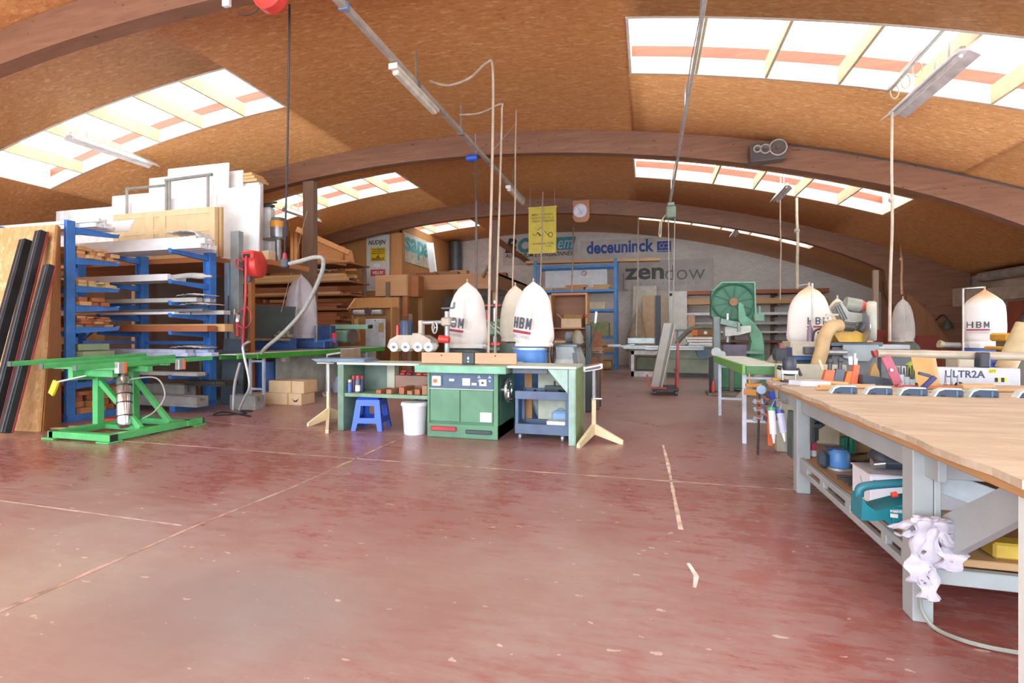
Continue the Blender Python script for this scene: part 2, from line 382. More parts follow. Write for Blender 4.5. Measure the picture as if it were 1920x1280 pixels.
# dark gap strip above each beam
# --- walls
t = NT('white_painted_brick'); v = t.coords((1, 1, 1), (PI / 2, 0, 0)); br = t.n('ShaderNodeTexBrick'); t.l(v, br.inputs['Vector'])
br.inputs['Scale'].default_value = 3.2; br.inputs['Mortar Size'].default_value = .012; br.inputs['Color1'].default_value = lin('#e6ded2'); br.inputs['Color2'].default_value = lin('#dcd3c6'); br.inputs['Mortar'].default_value = lin('#c9bfb3')
dirt = t.noise(t.coords((.6, .6, 1.6)), 1.2, 6, .65); c = t.mix(t.ramp(dirt, [(.45, 0.0), (.8, .45)]), br.outputs['Color'], '#b0a294')
BRICK = t.fin(c, .7); t.bump(br.outputs['Fac'], -.3, .006)
def arch_poly(xa, xb, n=40, z0=0.0, dz=0.0): return [(xa, z0)] + [(xa + (xb - xa) * i / n, zc(xa + (xb - xa) * i / n) + dz) for i in range(n + 1)] + [(xb, z0)]
struct('wall_back', B().prism(arch_poly(XL, XR), 'y', YB, YB + .15), BRICK)
PLAST = P('#b9a48c', .75, 0, .12, 2)
# wide gate opening added beside the workbench, out of view, to light mid hall
struct('wall_right', B().box(XR, XR + .15, YF, .5, 0, zc(XR) + .3, 0).box(XR, XR + .15, 10.2, YB + .1, 0, zc(XR) + .3, 0).box(XR, XR + .15, .5, 10.2, 2.85, zc(XR) + .3, 0), PLAST)
struct('wall_left', B().box(XL - .15, XL, YF, YB + .1, 0, zc(XL) + .3, 0), P('#b08050', .75, 0, .12, 2))
# boarded partition of the store room in the far left corner
PLY = WOOD('#c58a50', '#d59f66', 'z', .6); PLYX = WOOD('#b98550', '#cfa06a', 'x', .6)
struct('wall_store', B().prism(arch_poly(-14.5, -8.55, 12, 0, -.02), 'y', 16.35, 16.43).box(-8.63, -8.55, 16.35, YB, 0, 5.3, .002), PLY)
# ================================================================ left side: racks, boards, lift stand
ALU = P('#c9c8c4', .35, .55, .06, 3); ALUD = P('#8f9192', .4, .6, .1, 3); WPVC = P('#e9e8e6', .35, 0, .03); GPVC = P('#b9b8b0', .4, 0, .06)
BLUE = P('#3f78c0', .42, 0, .1, 4); BLACK = P('#26272a', .45, 0, .15); STEEL = P('#b4b7b9', .35, .6, .1); CHROME = P('#cfd2d4', .2, .9, .05)
GREEN = P('#56b66a', .4, 0, .08); LGREEN = P('#46a53c', .42, 0, .08); RED = P('#d9473d', .4, 0, .08); WHITE = P('#ecebe8', .5, 0, .03)
PINE = WOOD('#c99a62', '#dcb27c', 'x'); PINEY = WOOD('#c99a62', '#dcb27c', 'y'); PINEZ = WOOD('#c8975e', '#dab07a', 'z'); REDT = WOOD('#a05c3a', '#b8724c', 'x'); REDY = WOOD('#a05c3a', '#b8724c', 'y'); MERB = WOOD('#8d5236', '#a5664a', 'x')
t = NT('osb_sheet'); a = t.n('ShaderNodeTexVoronoi'); a.inputs['Scale'].default_value = 2.4; t.l(warp(t.coords((9, 9, 4))), a.inputs['Vector'])
h1 = t.n('ShaderNodeSeparateColor'); t.l(a.outputs['Color'], h1.inputs[0]); OSBV = t.fin(t.ramp(h1.outputs[0], [(0, '#c6965e'), (.5, '#cf9f68'), (.9, '#d8ac76'), (1, '#e4c08e')]), .6)
def slab(b, c, d):
    c = [Vector(q) for q in c]; d = Vector(d)
    return b.add(c + [q + d for q in c], [[0, 1, 2, 3], [7, 6, 5, 4], [0, 4, 5, 1], [1, 5, 6, 2], [2, 6, 7, 3], [3, 7, 4, 0]])
def chan(b, x0, x1, y, z, w, h):
    return b.prism([(y, z), (y + w, z), (y + w, z + h), (y + w * .72, z + h), (y + w * .72, z + h * .6), (y + w * .28, z + h * .6), (y + w * .28, z + h), (y, z + h)], 'x', x0, x1)
# --- boards leaning on the end of the rack
one('chipboard_sheet', 'tall strand board sheet leaning against the front end of the blue rack', 'board',
    slab(B(), [(-10.7, 4.62, 0), (-7.78, 4.76, 0), (-8.2, 5.22, 2.86), (-10.9, 5.1, 2.86)], (0, .03, .004)), OSBV)
one('chipboard_sheet', 'darker brown board on edge between strand board sheet and blue rack upright', 'board',
    slab(B(), [(-7.76, 4.8, 0), (-8.2, 5.3, 0), (-8.31, 5.36, 2.86), (-8.19, 5.25, 2.86)], (-.03, .004, 0)), WOOD('#b9783f', '#c58a50', 'z', .7))
RE = P('#9c3b30', .5, 0, .1); LIME = P('#8fb33c', .5, 0, .05)
for k, (f, tp, lab, w) in enumerate([((-8.22, 4.33, .05), (-8.5, 5.05, 2.62), 'black profile with a lime green edge, leftmost of the three leaning on boards', .13),
                                     ((-8.02, 4.4, .05), (-8.27, 5.1, 2.74), 'tallest black profile leaning on the strand board, middle of three', .13),
                                     ((-7.8, 4.42, .05), (-8.0, 5.03, 2.24), 'shortest black square profile leaning on the strand board, right of three', .12)]):
    e = T('black_profile', lab, 'profile', f, 'black profiles leaning at the left')
    e.p('bar', B().bar(f, tp, .12, .10, (0, 1, 0)), BLACK)
    d = V(-.066, -.02, 0) if k == 0 else V(.062, .036, 0)
    e.p('edge_strip', B().bar(V(*f) + d, V(*tp) + d, .012, .022, (0, 1, 0)), LIME if k == 0 else RE)
    e.p('face_strip', B().bar(V(*f) + V(.02, -.055, .02), V(*tp) + V(.02, -.055, 0), .02, .012, (0, 1, 0)), P('#53575c', .4))
# --- front cantilever rack (arms run away from the camera)
LV1 = [2.43, 2.01, 1.72, 1.40, .93, .57]
e = T('cantilever_rack', 'blue cantilever rack with timber ends, nearest one behind the strand board', 'rack', (-9, 5.6, 0))
for x in (-8.25, -9.75):
    e.p('upright', B().box(x - .03, x + .03, 5.38, 5.5, .1, 2.97), BLUE)
    e.p('foot', B().box(x - .05, x + .05, 5.38, 6.3, 0, .1), BLUE)
    for z in LV1 + [2.88]: e.p('arm', B().prism([(5.5, z - .1), (6.12, z - .05), (6.15, z + .02), (6.12, z), (5.5, z)], 'x', x - .035, x + .035), BLUE)
e.p('tie_beam', B().box(-9.7, -8.3, 5.41, 5.47, .3, .38).box(-9.7, -8.3, 5.41, 5.47, 1.9, 1.98), BLUE)
def offcuts(z, ya, yb, name, label, group, mats, rows=2, h=.07, wr=(.06, .13), xr=(-8.28, -8.12), L=1.5):
    for r in range(rows):
        y = ya
        while y < yb - .03:
            w = random.uniform(*wr)
            if y + w > yb: break
            hh = h * random.choice([.7, 1, 1]) if r == rows - 1 else h
            xe = random.uniform(*xr)
            one(name, label, 'timber', B().box(xe - L, xe, y + .003, y + w - .003, z + r * h + .001, z + r * h + hh - .002), random.choice(mats), group)
            y += w + random.choice([0, .002, .015]) + (.0 if r == 0 else random.choice([0, .06]))
OC = [PINE, REDT, WOOD('#b98255', '#cc9a6c', 'x'), PINE]
offcuts(2.43, 5.52, 6.1, 'timber_offcut', 'square timber end in the stack on the top arm of the front rack', 'timber ends on the top arm', OC, 3, .06)
offcuts(2.01, 5.52, 6.1, 'timber_offcut', 'pale flat timber end on second arm from top of the front rack', 'timber ends on the second arm', [PINE, P('#b9a878', .6)], 2, .05)
offcuts(1.72, 5.52, 6.0, 'timber_offcut', 'thick timber end on third arm from top of the front rack', 'timber ends on the third arm', OC, 2, .065, (.1, .2))
offcuts(1.40, 5.52, 6.12, 'timber_offcut', 'flat pinkish batten end stacked on fourth arm of the front rack', 'timber ends on the fourth arm', [WOOD('#c08a60', '#d2a27a', 'x'), REDT], 4, .042, (.1, .17))
offcuts(.1, 5.52, 6.2, 'timber_offcut', 'reddish timber end stacked on the foot of the front rack', 'timber ends on the rack foot', [REDT, WOOD('#b07448', '#c48a5c', 'x')], 4, .09, (.1, .2))
GRN = P('#8fa07c', .6, 0, .06)
for k, (y, z, L, lab) in enumerate([(5.53, .931, .5, 'grey green foam board block on the fifth arm of the front rack, lower one'), (5.56, 1.04, .35, 'grey green foam board block on the fifth arm of the front rack, upper one')]):
    one('foam_block', lab, 'board', B().box(-8.6, -8.6 + L, y, y + .45, z, z + .1), GRN)
one('pipe', 'long grey plastic pipe lying on the lowest arm of the front rack', 'pipe', B().cyl((-9.9, 5.75, .64), (-7.9, 5.75, .64), .068), P('#8d9296', .4))
# white profiles over the front rack
for k, (y, z, w, h) in enumerate([(5.55, 2.885, .1, .06), (5.67, 2.885, .1, .08), (5.79, 2.885, .12, .06), (5.58, 2.966, .12, .05)]):
    one('white_profile', 'long white profile lying across the top arms of the front blue rack', 'profile', chan(B(), -10.6, -7.92 + jit(.08), y, z, w, h), WPVC, 'white profiles over the front rack')
one('white_sheet', 'thin white sheet on edge behind the white profiles at far left', 'sheet', slab(B(), [(-9.6, 6.15, 2.94), (-8.05, 6.15, 2.94), (-8.05, 6.25, 3.15), (-9.66, 6.25, 3.15)], (0, .02, 0)), WHITE)
# --- second cantilever rack, arms towards the camera
e = T('cantilever_rack', 'blue cantilever rack loaded with long white and grey profiles', 'rack', (-9.2, 7.0, 0))
LV2 = [2.69, 2.18, 1.82, 1.62, 1.33, .92, .60]
for x in (-10.8, -9.2, -7.62):
    e.p('upright', B().box(x - .07, x + .07, 7.25, 7.37, .1, 2.75).box(x - .07, x - .055, 7.22, 7.25, .1, 2.75).box(x + .055, x + .07, 7.22, 7.25, .1, 2.75), BLUE)
    e.p('foot', B().box(x - .06, x + .06, 6.55, 7.4, 0, .1), BLUE)
    for z in LV2: e.p('arm', B().prism([(7.24, z - .1), (7.24, z), (6.52, z), (6.5, z + .02), (6.52, z - .05)], 'x', x - .035, x + .035), BLUE)
e.p('tie_beam', B().box(-10.7, -7.7, 7.28, 7.33, 1.1, 1.16).bar((-10.7, 7.31, 1.2), (-9.3, 7.31, 2.0), .04, .03).bar((-9.3, 7.31, 1.2), (-10.7, 7.31, 2.0), .03, .03), BLUE)
def bundle(z, items, label, group, mats, name='long_profile', cat='profile'):
    for k, (x0, x1, y, dz, w, h) in enumerate(items):
        one(name, label, cat, chan(B(), x0, x1, y, z + dz + .001, w, h - .002), mats[k % len(mats)], group)
bundle(2.69, [(-10.6, -7.0, 6.52, 0, .13, .08), (-10.4, -6.98, 6.68, 0, .14, .08), (-10.6, -7.15, 6.85, 0, .13, .07), (-10.3, -6.96, 6.56, .08, .15, .09), (-10.6, -7.3, 6.75, .08, .15, .08), (-10.0, -7.2, 6.62, .17, .14, .05)],
       'long white profile in the bundle on the top arms of the blue rack', 'white profiles on the top arms', [WPVC])
bundle(2.18, [(-11.4, -7.68, 6.52, 0, .2, .11), (-11.2, -7.72, 6.74, 0, .16, .12)], 'broad white profile on the second arms of the blue rack', 'white profiles on the second arms', [WPVC])
one('wrapped_bundle', 'short bundle in cloudy plastic wrap on second arms beside white profiles', 'bundle', B().tube(smooth_path([(-7.66, 6.66, 2.25), (-7.4, 6.68, 2.27), (-7.15, 6.64, 2.25), (-6.92, 6.66, 2.24)], 4), [.045] * 6 + [.05] * 4 + [.02] * 3, 8), GPVC)
FILM = P('#c9c9c6', .25, 0, .1, 9)
for (z_, y_, xa_, xb_, lab) in ((1.905, 6.6, -7.55, -6.95, 'crumpled grey film trailing off the third arms of the blue rack'), (1.755, 6.62, -7.5, -6.86, 'crumpled grey film on the profile ends of the fourth arms'), (2.95, 6.6, -7.75, -7.05, 'torn white film hanging over the top bundle end of the blue rack'), (1.045, 6.62, -7.7, -7.0, 'pale film bunched on the wrapped profiles of the sixth arms')):
    b = B(); N, K = 12, 6
    for i in range(N + 1):
        for j in range(K + 1):
            b.v.append(V(xa_ + (xb_ - xa_) * i / N, y_ + .3 * j / K - .05, z_ + .012 + .05 * abs(sin(i * 1.7 + j * 2.1)) * (.3 + .7 * sin(PI * i / N)) - (.12 * ((i - 8) / 4) ** 2 if i > 8 and z_ > 2.5 else 0)))
    for i in range(N):
        for j in range(K): b.f.append([i * (K + 1) + j, (i + 1) * (K + 1) + j, (i + 1) * (K + 1) + j + 1, i * (K + 1) + j + 1]); b.sm.append(True)
    o_ = one('plastic_film', lab, 'film', b, FILM); o_.modifiers.new('film', 'SOLIDIFY').thickness = .003
bundle(1.82, [(-11.4, -7.12, 6.55, 0, .12, .07), (-11.0, -7.0, 6.7, 0, .12, .06), (-11.3, -7.25, 6.84, 0, .12, .07)], 'long dull grey profile on the third arms of the blue rack', 'grey profiles on the third arms', [GPVC, ALU])
bundle(1.62, [(-10.2, -7.55, 6.53, 0, .3, .04), (-10.4, -6.88, 6.86, 0, .14, .07), (-10.4, -7.05, 6.6, .04, .14, .05)], 'light grey profile in the pile on the fourth arms of the blue rack', 'grey profiles on the fourth arms', [WPVC, GPVC, ALUD])
for k, (x0, x1, y, h) in enumerate([(-11.6, -6.9, 6.55, .1), (-11.6, -6.78, 6.78, .13), (-11.6, -7.1, 7.0, .08)]):
    one('timber_plank', 'long reddish timber plank on the fifth arms of the blue rack', 'timber', B().box(x0, x1, y, y + .18, 1.331, 1.33 + h), [REDT, PINE, REDT][k], 'reddish planks on the fifth arms')
LB = P('#c3cbe2', .4, 0, .08)
bundle(.92, [(-10.8, -7.3, 6.55, 0, .14, .06), (-10.6, -6.98, 6.72, 0, .14, .06), (-10.6, -7.4, 6.6, .06, .16, .05), (-10.2, -7.15, 6.8, .06, .13, .05)], 'film wrapped pale blue profile on sixth arms of the blue rack', 'film wrapped profiles', [LB])
bundle(.60, [(-10.2, -7.1, 6.55, 0, .16, .06), (-10.2, -7.25, 6.75, 0, .14, .05)], 'grey profile on the lowest arms of the blue rack', 'grey profiles on the lowest arms', [GPVC, ALUD])
GB = P('#8e8c88', .5, 0, .12)
for k, (x0, x1, y0, y1, z0, z1, lab) in enumerate([(-8.6, -7.05, 6.5, 6.72, .1, .27, 'long grey metal trough lying on the rack feet, front one'), (-8.5, -7.6, 6.76, 6.98, .1, .42, 'stacked grey metal channel behind the front trough on the rack feet'), (-6.95, -6.42, 7.06, 7.26, .0, .24, 'short grey tray on the floor right of the rack feet')]):
    one('metal_trough', lab, 'trough', chan(B(), x0, x1, y0, z0 + .001, y1 - y0, z1 - z0).box(x0, x1, y0 - .012, y0, z0 + .04, z0 + .06), GB)
gr = B()
for i in range(9): gr.box(-7.58 + i * .1, -7.56 + i * .1, 6.78, 7.05, .43, .50, .002)
for j in range(3): gr.box(-7.6, -6.76, 6.78 + j * .12, 6.80 + j * .12, .44, .49, .002)
gr.box(-7.62, -6.74, 6.76, 7.07, .42, .435)
one('grille_tray', 'dark slotted grille tray on top of the grey metal channels', 'tray', gr, P('#4a4743', .5, .3))
one('steel_sheet', 'dark grey panel standing on edge behind the right blue rack upright', 'panel', slab(B(), [(-7.52, 7.42, 0), (-7.04, 7.42, 0), (-7.06, 7.5, 1.2), (-7.52, 7.5, 1.2)], (0, .02, 0)), P('#4c5358', .4))
one('brown_backing', 'dark brown sheet added as the shade behind the loaded blue rack', 'boarding', B().box(-13, -8.95, 9.35, 9.4, 0, 2.6), P('#4c3729', .6))  # added sheet, coloured dark for the shade between the rack arms
# --- panels stored above the rack
e = T('storage_deck', 'plank deck over the blue rack carrying the stored white panels', 'deck', (-9, 8.2, 2.6))
e.p('deck_board', B().box(-12, -7.72, 7.45, 8.03, 2.62, 2.72).box(-12, -6.98, 8.04, 9.2, 2.62, 2.72), WOOD('#b5713f', '#c58450', 'x'))
for x in (-11.5, -9.4): e.p('post', B().box(x - .05, x + .05, 8.9, 9.0, 0, 2.62), PINEZ)
def panel(x0, y0, x1, y1, Y, name, lab, m, th=.03, z0=None, lean=.06, cat='panel', grp=None, par=None):
    a, b_, z_0, z_1 = fr(x0, y0, x1, y1, Y); z_0 = z_0 if z0 is None else z0
    return one(name, lab, cat, slab(B(), [(a, Y, z_0), (b_, Y, z_0), (b_, Y + lean, z_1), (a, Y + lean, z_1)], (0, th, 0)), m, grp)
DOORM = P('#dfc596', .5, 0, .04)
e = T('cabinet_door', 'cream panelled door leaf with recessed fields lying on its side over the rack', 'door', at(308, 455, 7.5))
x0, x1, z0, z1 = fr(214, 395, 404, 458, 7.5); z0 = 2.725
e.p('leaf', B().box(x0, x1, 7.5, 7.56, z0, z1), DOORM)
W = x1 - x0; HH = z1 - z0
for (u0, u1) in ((0, .05), (.33, .41), (.47, .53), (.95, 1)): e.p('stile', B().box(x0 + W * u0, x0 + W * u1, 7.48, 7.5, z0, z1), DOORM)
for (u0, u1) in ((0, .08), (.52, .62), (.88, 1)):
    for (a_, b_) in ((.05, .33), (.41, .47), (.53, .95)): e.p('rail', B().box(x0 + W * a_, x0 + W * b_, 7.482, 7.5, z0 + HH * u0, z0 + HH * u1), DOORM)
one('cream_board', 'thick cream board on edge behind the panelled door', 'board', B().box(x1 - 1.0, x1 + .06, 7.57, 7.63, z0, z1 + .01), WOOD('#c59f6a', '#d2ae7a', 'x'))
panel(210, 372, 401, 455, 7.68, 'melamine_sheet', 'wide white panel directly behind the panelled door', WHITE, z0=2.725)
panel(205, 362, 300, 455, 7.9, 'melamine_sheet', 'white panel showing at left above the panelled door', WHITE, z0=2.725)
panel(310, 309, 424, 455, 8.32, 'melamine_sheet', 'tallest white panel standing over the rack', WHITE, z0=2.725)
panel(275, 330, 330, 455, 8.45, 'melamine_sheet', 'white panel just left of the tallest one, partly hidden', WHITE, z0=2.725)
panel(410, 319, 451, 455, 8.5, 'melamine_sheet', 'narrow white panel just right of the tallest one', WHITE, z0=2.725)
panel(400, 350, 474, 468, 8.2, 'melamine_sheet', 'broad white panel at right end over the rack', WHITE, z0=2.725)
panel(432, 347, 484, 466, 8.02, 'melamine_sheet', 'white panel leaning at far right end over the rack behind grey post', WHITE, z0=2.725)
panel(100, 390, 215, 440, 8.2, 'melamine_sheet', 'low pale grey panel at the left end over the rack', P('#d8d6d2', .5), z0=2.725)
e = T('angle_iron', 'grey angle metal frame standing up behind the panelled door', 'frame', at(318, 400, 7.63))
x0, x1, z0, z1 = fr(236, 335, 398, 400, 7.65); zc2 = z1 - .12
e.p('top_rail', B().bar((x0, 7.65, zc2), (at(310, 0, 7.65).x, 7.65, zc2), .04).bar((at(310, 0, 7.65).x, 7.65, z1 - .03), (x1, 7.65, z1), .05), P('#8c8a80', .5, .3))
for px in (238, 312, 318, 390): e.p('leg', B().bar((at(px, 0, 7.65).x, 7.65, 2.73), (at(px, 0, 7.65).x, 7.65, (zc2 if px < 312 else z1 - .02)), .05, .03), P('#9a988e', .5, .3))
for k in range(3):
    a = fr(452, 322, 484, 342, 8.6); one('timber_block', 'small timber block lying on top of the white panels at right', 'timber', B().box(a[0] + .06 - k * .008, a[1] - k * .06, 8.56, 8.9, a[2] + .004 + k * .065, a[2] + k * .065 + .062), PINE, 'timber blocks on the panels')
a = fr(452, 322, 484, 342, 8.6)
one('melamine_sheet', 'tall white panel under the small timber blocks at back', 'panel', B().box(a[0] - .25, a[1], 8.62, 8.75, 2.72, a[2]), WHITE)
# --- grey steel post with the hose reel
px_ = at(443, 600, 7.75).x
e = T('steel_post', 'grey painted steel post right of the blue rack', 'post', (px_, 7.75, 0))
e.p('web', B().box(px_ - .09, px_ + .1, 7.7, 7.82, 0, 3.22), P('#8f9694', .45, .1, .1, 3))
e.p('flange', B().box(px_ - .19, px_ - .092, 7.66, 7.9, 0, 2.62), P('#7f93a6', .45, .1, .1, 3), label='blue grey flange')
one('timber_post', 'brown timber stud standing behind the grey steel post', 'post', B().box(px_ + .12, px_ + .2, 7.9, 8.0, 0, 2.5), WOOD('#a0632f', '#b5773f', 'z'))
def reel(cx, cy, cz, lab):
    e = T('hose_reel', lab, 'hose reel', (cx, cy, cz - .25))
    prof = [(.0, -.12), (.17, -.12), (.225, -.09), (.235, -.03), (.235, .05), (.215, .1), (.15, .13), (0, .13)]
    M = Matrix.Translation((cx, cy, cz)) @ Matrix.Rotation(-PI / 2, 4, 'Y') @ Matrix.Rotation(.25, 4, 'X')
    e.p('case', B().lathe(prof, n=28, M=M).box(cx - .12, cx + .13, cy - .23, cy + .06, cz + .05, cz + .24, .03), RED)
    e.p('hub', B().lathe([(0, .13), (.075, .13), (.07, .15), (0, .155)], n=18, M=M), P('#8a8d90', .4, .3))
    e.p('outlet', B().box(cx - .06, cx + .08, cy - .245, cy - .22, cz + .1, cz + .17), BLACK)
    e.p('bracket', B().box(cx - .2, cx - .1, cy - .05, cy + .05, cz - .3, cz + .28, .01), P('#6a6e70', .5, .4))
    return e
rc = at(480, 497, 7.62)
e = reel(rc.x, 7.62, rc.z, 'red hose reel mounted on the grey steel post')
e.p('hose', B().tube(smooth_path([rc + V(.02, -.25, .13), rc + V(.03, -.27, -.1), rc + V(.02, -.27, -.6), rc + V(-.03, -.26, -1.1), rc + V(-.06, -.25, -1.5)], 5), .022, 8), P('#c4363f', .4))
e.p('hose_loop', B().tube(smooth_path([rc + V(-.18, -.1, -.1), rc + V(-.33, -.1, -.02), rc + V(-.34, -.1, .1), rc + V(-.2, -.1, .05)], 5), .016, 8), P('#c4363f', .4))
q = at(440, 590, 7.6)
e = T('air_fitting', 'brass and red compressed air regulator on the grey post', 'air fitting', (q.x, 7.6, q.z - .45))
e.p('manifold', B().cyl(q + V(-.06, 0, .05), q + V(.12, 0, .06), .022).cyl(q + V(.0, 0, -.05), q + V(.0, 0, .1), .03), P('#a79f90', .35, .6))
e.p('bowl', B().lathe([(0, -.42), (.045, -.4), (.05, -.15), (.035, -.1), (0, -.1)], c=q + V(.06, 0, 0), n=14), P('#b4402f', .4))
e.p('filter', B().lathe([(0, -.12), (.05, -.11), (.055, .02), (.03, .06), (0, .06)], c=q + V(.06, 0, -.02), n=14), CHROME)
e.p('hose', B().tube(smooth_path([q + V(.12, -.02, .06), q + V(.3, -.02, .13), q + V(.38, -.02, 0), q + V(.35, -.02, -.18), q + V(.22, -.02, -.25), q + V(.1, -.02, -.2)], 5), .014, 8), P('#d0566a', .4))
one('drop_cable', 'black supply cable running down the grey post to the floor', 'cable', B().tube(smooth_path([(px_ - .03, 7.6, 2.0), (px_ - .02, 7.58, 1.2), (px_ - .05, 7.56, .5), (px_ - .02, 7.5, .02)], 6), .012, 6), BLACK)
one('cable_coil', 'tangled black cable lying on the floor at foot of the grey post', 'cable', B().tube(smooth_path([fl(474, 770, .013), fl(452, 770, .013), fl(462, 774, .013), fl(440, 776, .013), fl(400, 778, .013), fl(418, 772, .013), fl(450, 776, .013), fl(470, 780, .013)], 8), .012, 6), BLACK)
for (pts, lab) in (([(468, 640), (456, 648), (458, 668), (468, 720), (457, 748), (448, 768)], 'bright metal flexible pipe curving down beside the grey post'), ([(450, 680), (440, 720), (437, 768)], 'thin grey pipe hanging below the long green table end')):
    one('flexible_pipe', lab, 'pipe', B().tube(smooth_path([at(a_, b_, 6.8) for a_, b_ in pts], 5), .022, 8), P('#b9bcbe', .4, .5))
# --- green lift stand
e = T('lift_stand', 'green tilting work stand with steel cylinder in front of the racks', 'stand', (-6.7, 5.1, 0))
e.p('base_frame', B().box(-7.12, -6.12, 4.46, 4.55, .02, .1).box(-7.14, -7.05, 4.46, 5.78, .02, .1).box(-6.22, -6.13, 4.56, 5.75, .02, .1).box(-7.1, -6.12, 5.5, 5.58, .02, .1).box(-7.1, -6.2, 5.08, 5.15, .02, .08).box(-7.2, -7.0, 4.43, 4.6, 0, .02).box(-6.3, -6.1, 4.43, 4.6, 0, .02).box(-6.3, -6.1, 5.6, 5.78, 0, .02).box(-7.2, -7.0, 5.6, 5.78, 0, .02), GREEN)
e.p('end_cap', B().box(-6.125, -6.115, 4.46, 4.55, .02, .1), BLACK); e.p('end_cap', B().box(-6.225, -6.12, 5.75, 5.77, .02, .1), BLACK)
for (x, y) in ((-7.09, 5.02), (-6.98, 5.42)):
    e.p('post', B().box(x - .045, x + .045, y - .045, y + .045, .1, .86), GREEN)
    e.p('brace', B().bar((x + .03, y, .66), (-6.2, y - .12, .1), .07, .05, (0, 1, 0)), GREEN)
for k, (xx, zl, zr, Ye) in enumerate([(-7.48, .93, .97, 5.98), (-6.94, .91, .95, 6.0), (-6.4, .9, .93, 6.15)]):
    e.p('platform_tube', B().bar((xx, 4.28, zl), (xx, Ye, zr), .06, .06), GREEN)
    e.p('tube_cap', B().box(xx - .031, xx + .031, 4.27, 4.28, zl - .031, zl + .031), P('#5a6660', .5))
e.p('cross_tube', B().box(-7.5, -6.38, 4.75, 4.81, .84, .885).box(-7.5, -6.38, 5.4, 5.46, .86, .91), GREEN)
e.p('tilt_channel', B().box(-7.12, -6.6, 4.84, 4.92, .74, .86).box(-7.16, -7.08, 4.7, 5.1, .7, .88).box(-6.8, -6.35, 5.1, 5.18, .8, .87), GREEN)
e.p('tilt_plate', B().box(-7.1, -6.5, 4.96, 5.5, .86, .88), GREEN)
cyl = e.p('air_cylinder', B().tube([(-6.62, 5.0, .74), (-6.6, 4.99, .70), (-6.42, 4.86, .16), (-6.4, 4.85, .12)], [.06, .085, .085, .06], 18), CHROME)
for f_ in (.15, .35, .55, .85):
    c0 = V(-6.6, 4.99, .70).lerp(V(-6.42, 4.86, .16), f_); d_ = (V(-6.42, 4.86, .16) - V(-6.6, 4.99, .70)).normalized()
    e.p('strap', B().tube([c0 - d_ * .008, c0 + d_ * .008], .089, 18), BLACK, cyl)
e.p('piston_rod', B().cyl((-6.62, 5.0, .74), (-6.68, 5.04, .88), .025), STEEL)
for (px, py) in ((223, 689), (335, 683)):
    q = onx(px, py, -6.36); e.p('clamp_block', B().box(-6.37, -6.3, q.y - .05, q.y + .05, q.z - .07, q.z + .07), ALU, label='bright metal clamp block with orange edge')
    e.p('clamp_edge', B().box(-6.299, -6.29, q.y + .02, q.y + .05, q.z - .07, q.z + .07), P('#d96a35', .5), label='orange edge of clamp block')
q = at(101, 727, 4.6)
e.p('pedal_paddle', B().bx(q, (.09, .03, .19), (0, .5, 0)), P('#d8c03a', .5), label='yellow hand paddle')
e.p('paddle_rod', B().cyl(q + V(.03, 0, .07), (-6.95, 4.78, .76), .014), STEEL)
e.p('air_hose', B().tube(smooth_path([(-6.55, 5.0, .7), (-6.2, 5.1, .72), (-6.05, 5.1, .5), (-6.15, 5.05, .3), (-6.3, 5.0, .2)], 6), .01, 6), P('#9a9a90', .5))
one('red_box', 'small red tool box on the floor behind the green stand posts', 'box', B().box(-7.45, -7.2, 5.35, 5.5, 0, .09, .01).box(-7.38, -7.27, 5.33, 5.35, .03, .06), P('#cf4a2c', .5))
for k in range(3): one('timber_strip', 'short timber strip lying on the floor behind the green stand base', 'timber', B().bx((-7.6 + k * .1, 5.0 + k * .13, .011), (.5, .05, .02), (0, 0, .2 - k * .15)), PINE, 'timber strips on the floor')
# --- hanging power drop with the grey flexible hose
top = V(-4.55, 5.6, zc(-4.55) - .03); q = at(534, 490, 6.6)
one('hanging_cable', 'black cable hanging from the ceiling to the plug above the grey hose', 'cable', B().tube([top, top.lerp(q, .5) + V(.01, 0, 0), q + V(0, 0, .135)], .014, 8), P('#3a3a3c', .5))
e = T('cable_plug', 'grey and red plug box hanging at end of the black ceiling cable', 'plug', q + V(0, 0, -.1))
e.p('box', B().box(q.x - .05, q.x + .07, 6.55, 6.65, q.z - .1, q.z + .04, .02), P('#4a4f58', .5)); e.p('cap', B().cyl(q + V(0, 0, .03), q + V(0, 0, .13), .04, .025), P('#b0404a', .5))
one('hanging_hose', 'long grey flexible hose looping from hanging plug down to green table', 'hose', B().tube(smooth_path([q + V(.085, 0, -.04), at(560, 490, 6.6), at(592, 482, 6.65), at(606, 488, 6.7), at(600, 520, 6.8), at(570, 580, 7.0), at(530, 625, 7.15), at(500, 650, 7.25), at(490, 662, 7.3)], 7), .032, 10), P('#a3a49a', .5, 0, .12, 40))
GYB = P('#4f463e', .5)
# ================================================================ centre: spindle moulder and what stands round it
MGRN = P('#5f8d6c', .42, 0, .08, 3); MGRD = P('#4b7a5c', .42, 0, .08, 3); IRON = P('#9fc4ac', .4, .1, .08); PALE = P('#c4d3c0', .5, 0, .06); GRYB = P('#5f7386', .45, 0, .08); DGREY = P('#4a4e50', .45, 0, .1); FENCE = WOOD('#d09a72', '#dfae88', 'x', .6)
bx0, bx1, _, _ = fr(803, 700, 934, 800, 5.85)
e = T('spindle_moulder', 'green spindle moulder cabinet with dial panel in the middle of the hall', 'machine', ((bx0 + bx1) / 2, 6.2, 0))
e.p('cabinet', B().box(bx0, bx1, 5.86, 6.62, .0, .80, .012), MGRD)
w = bx1 - bx0; fx = lambda u: bx0 + w * u
for u0, u1 in ((.03, .46), (.475, .93)): e.p('door_panel', B().box(fx(u0), fx(u1), 5.845, 5.862, .2, .60, .004), MGRN)
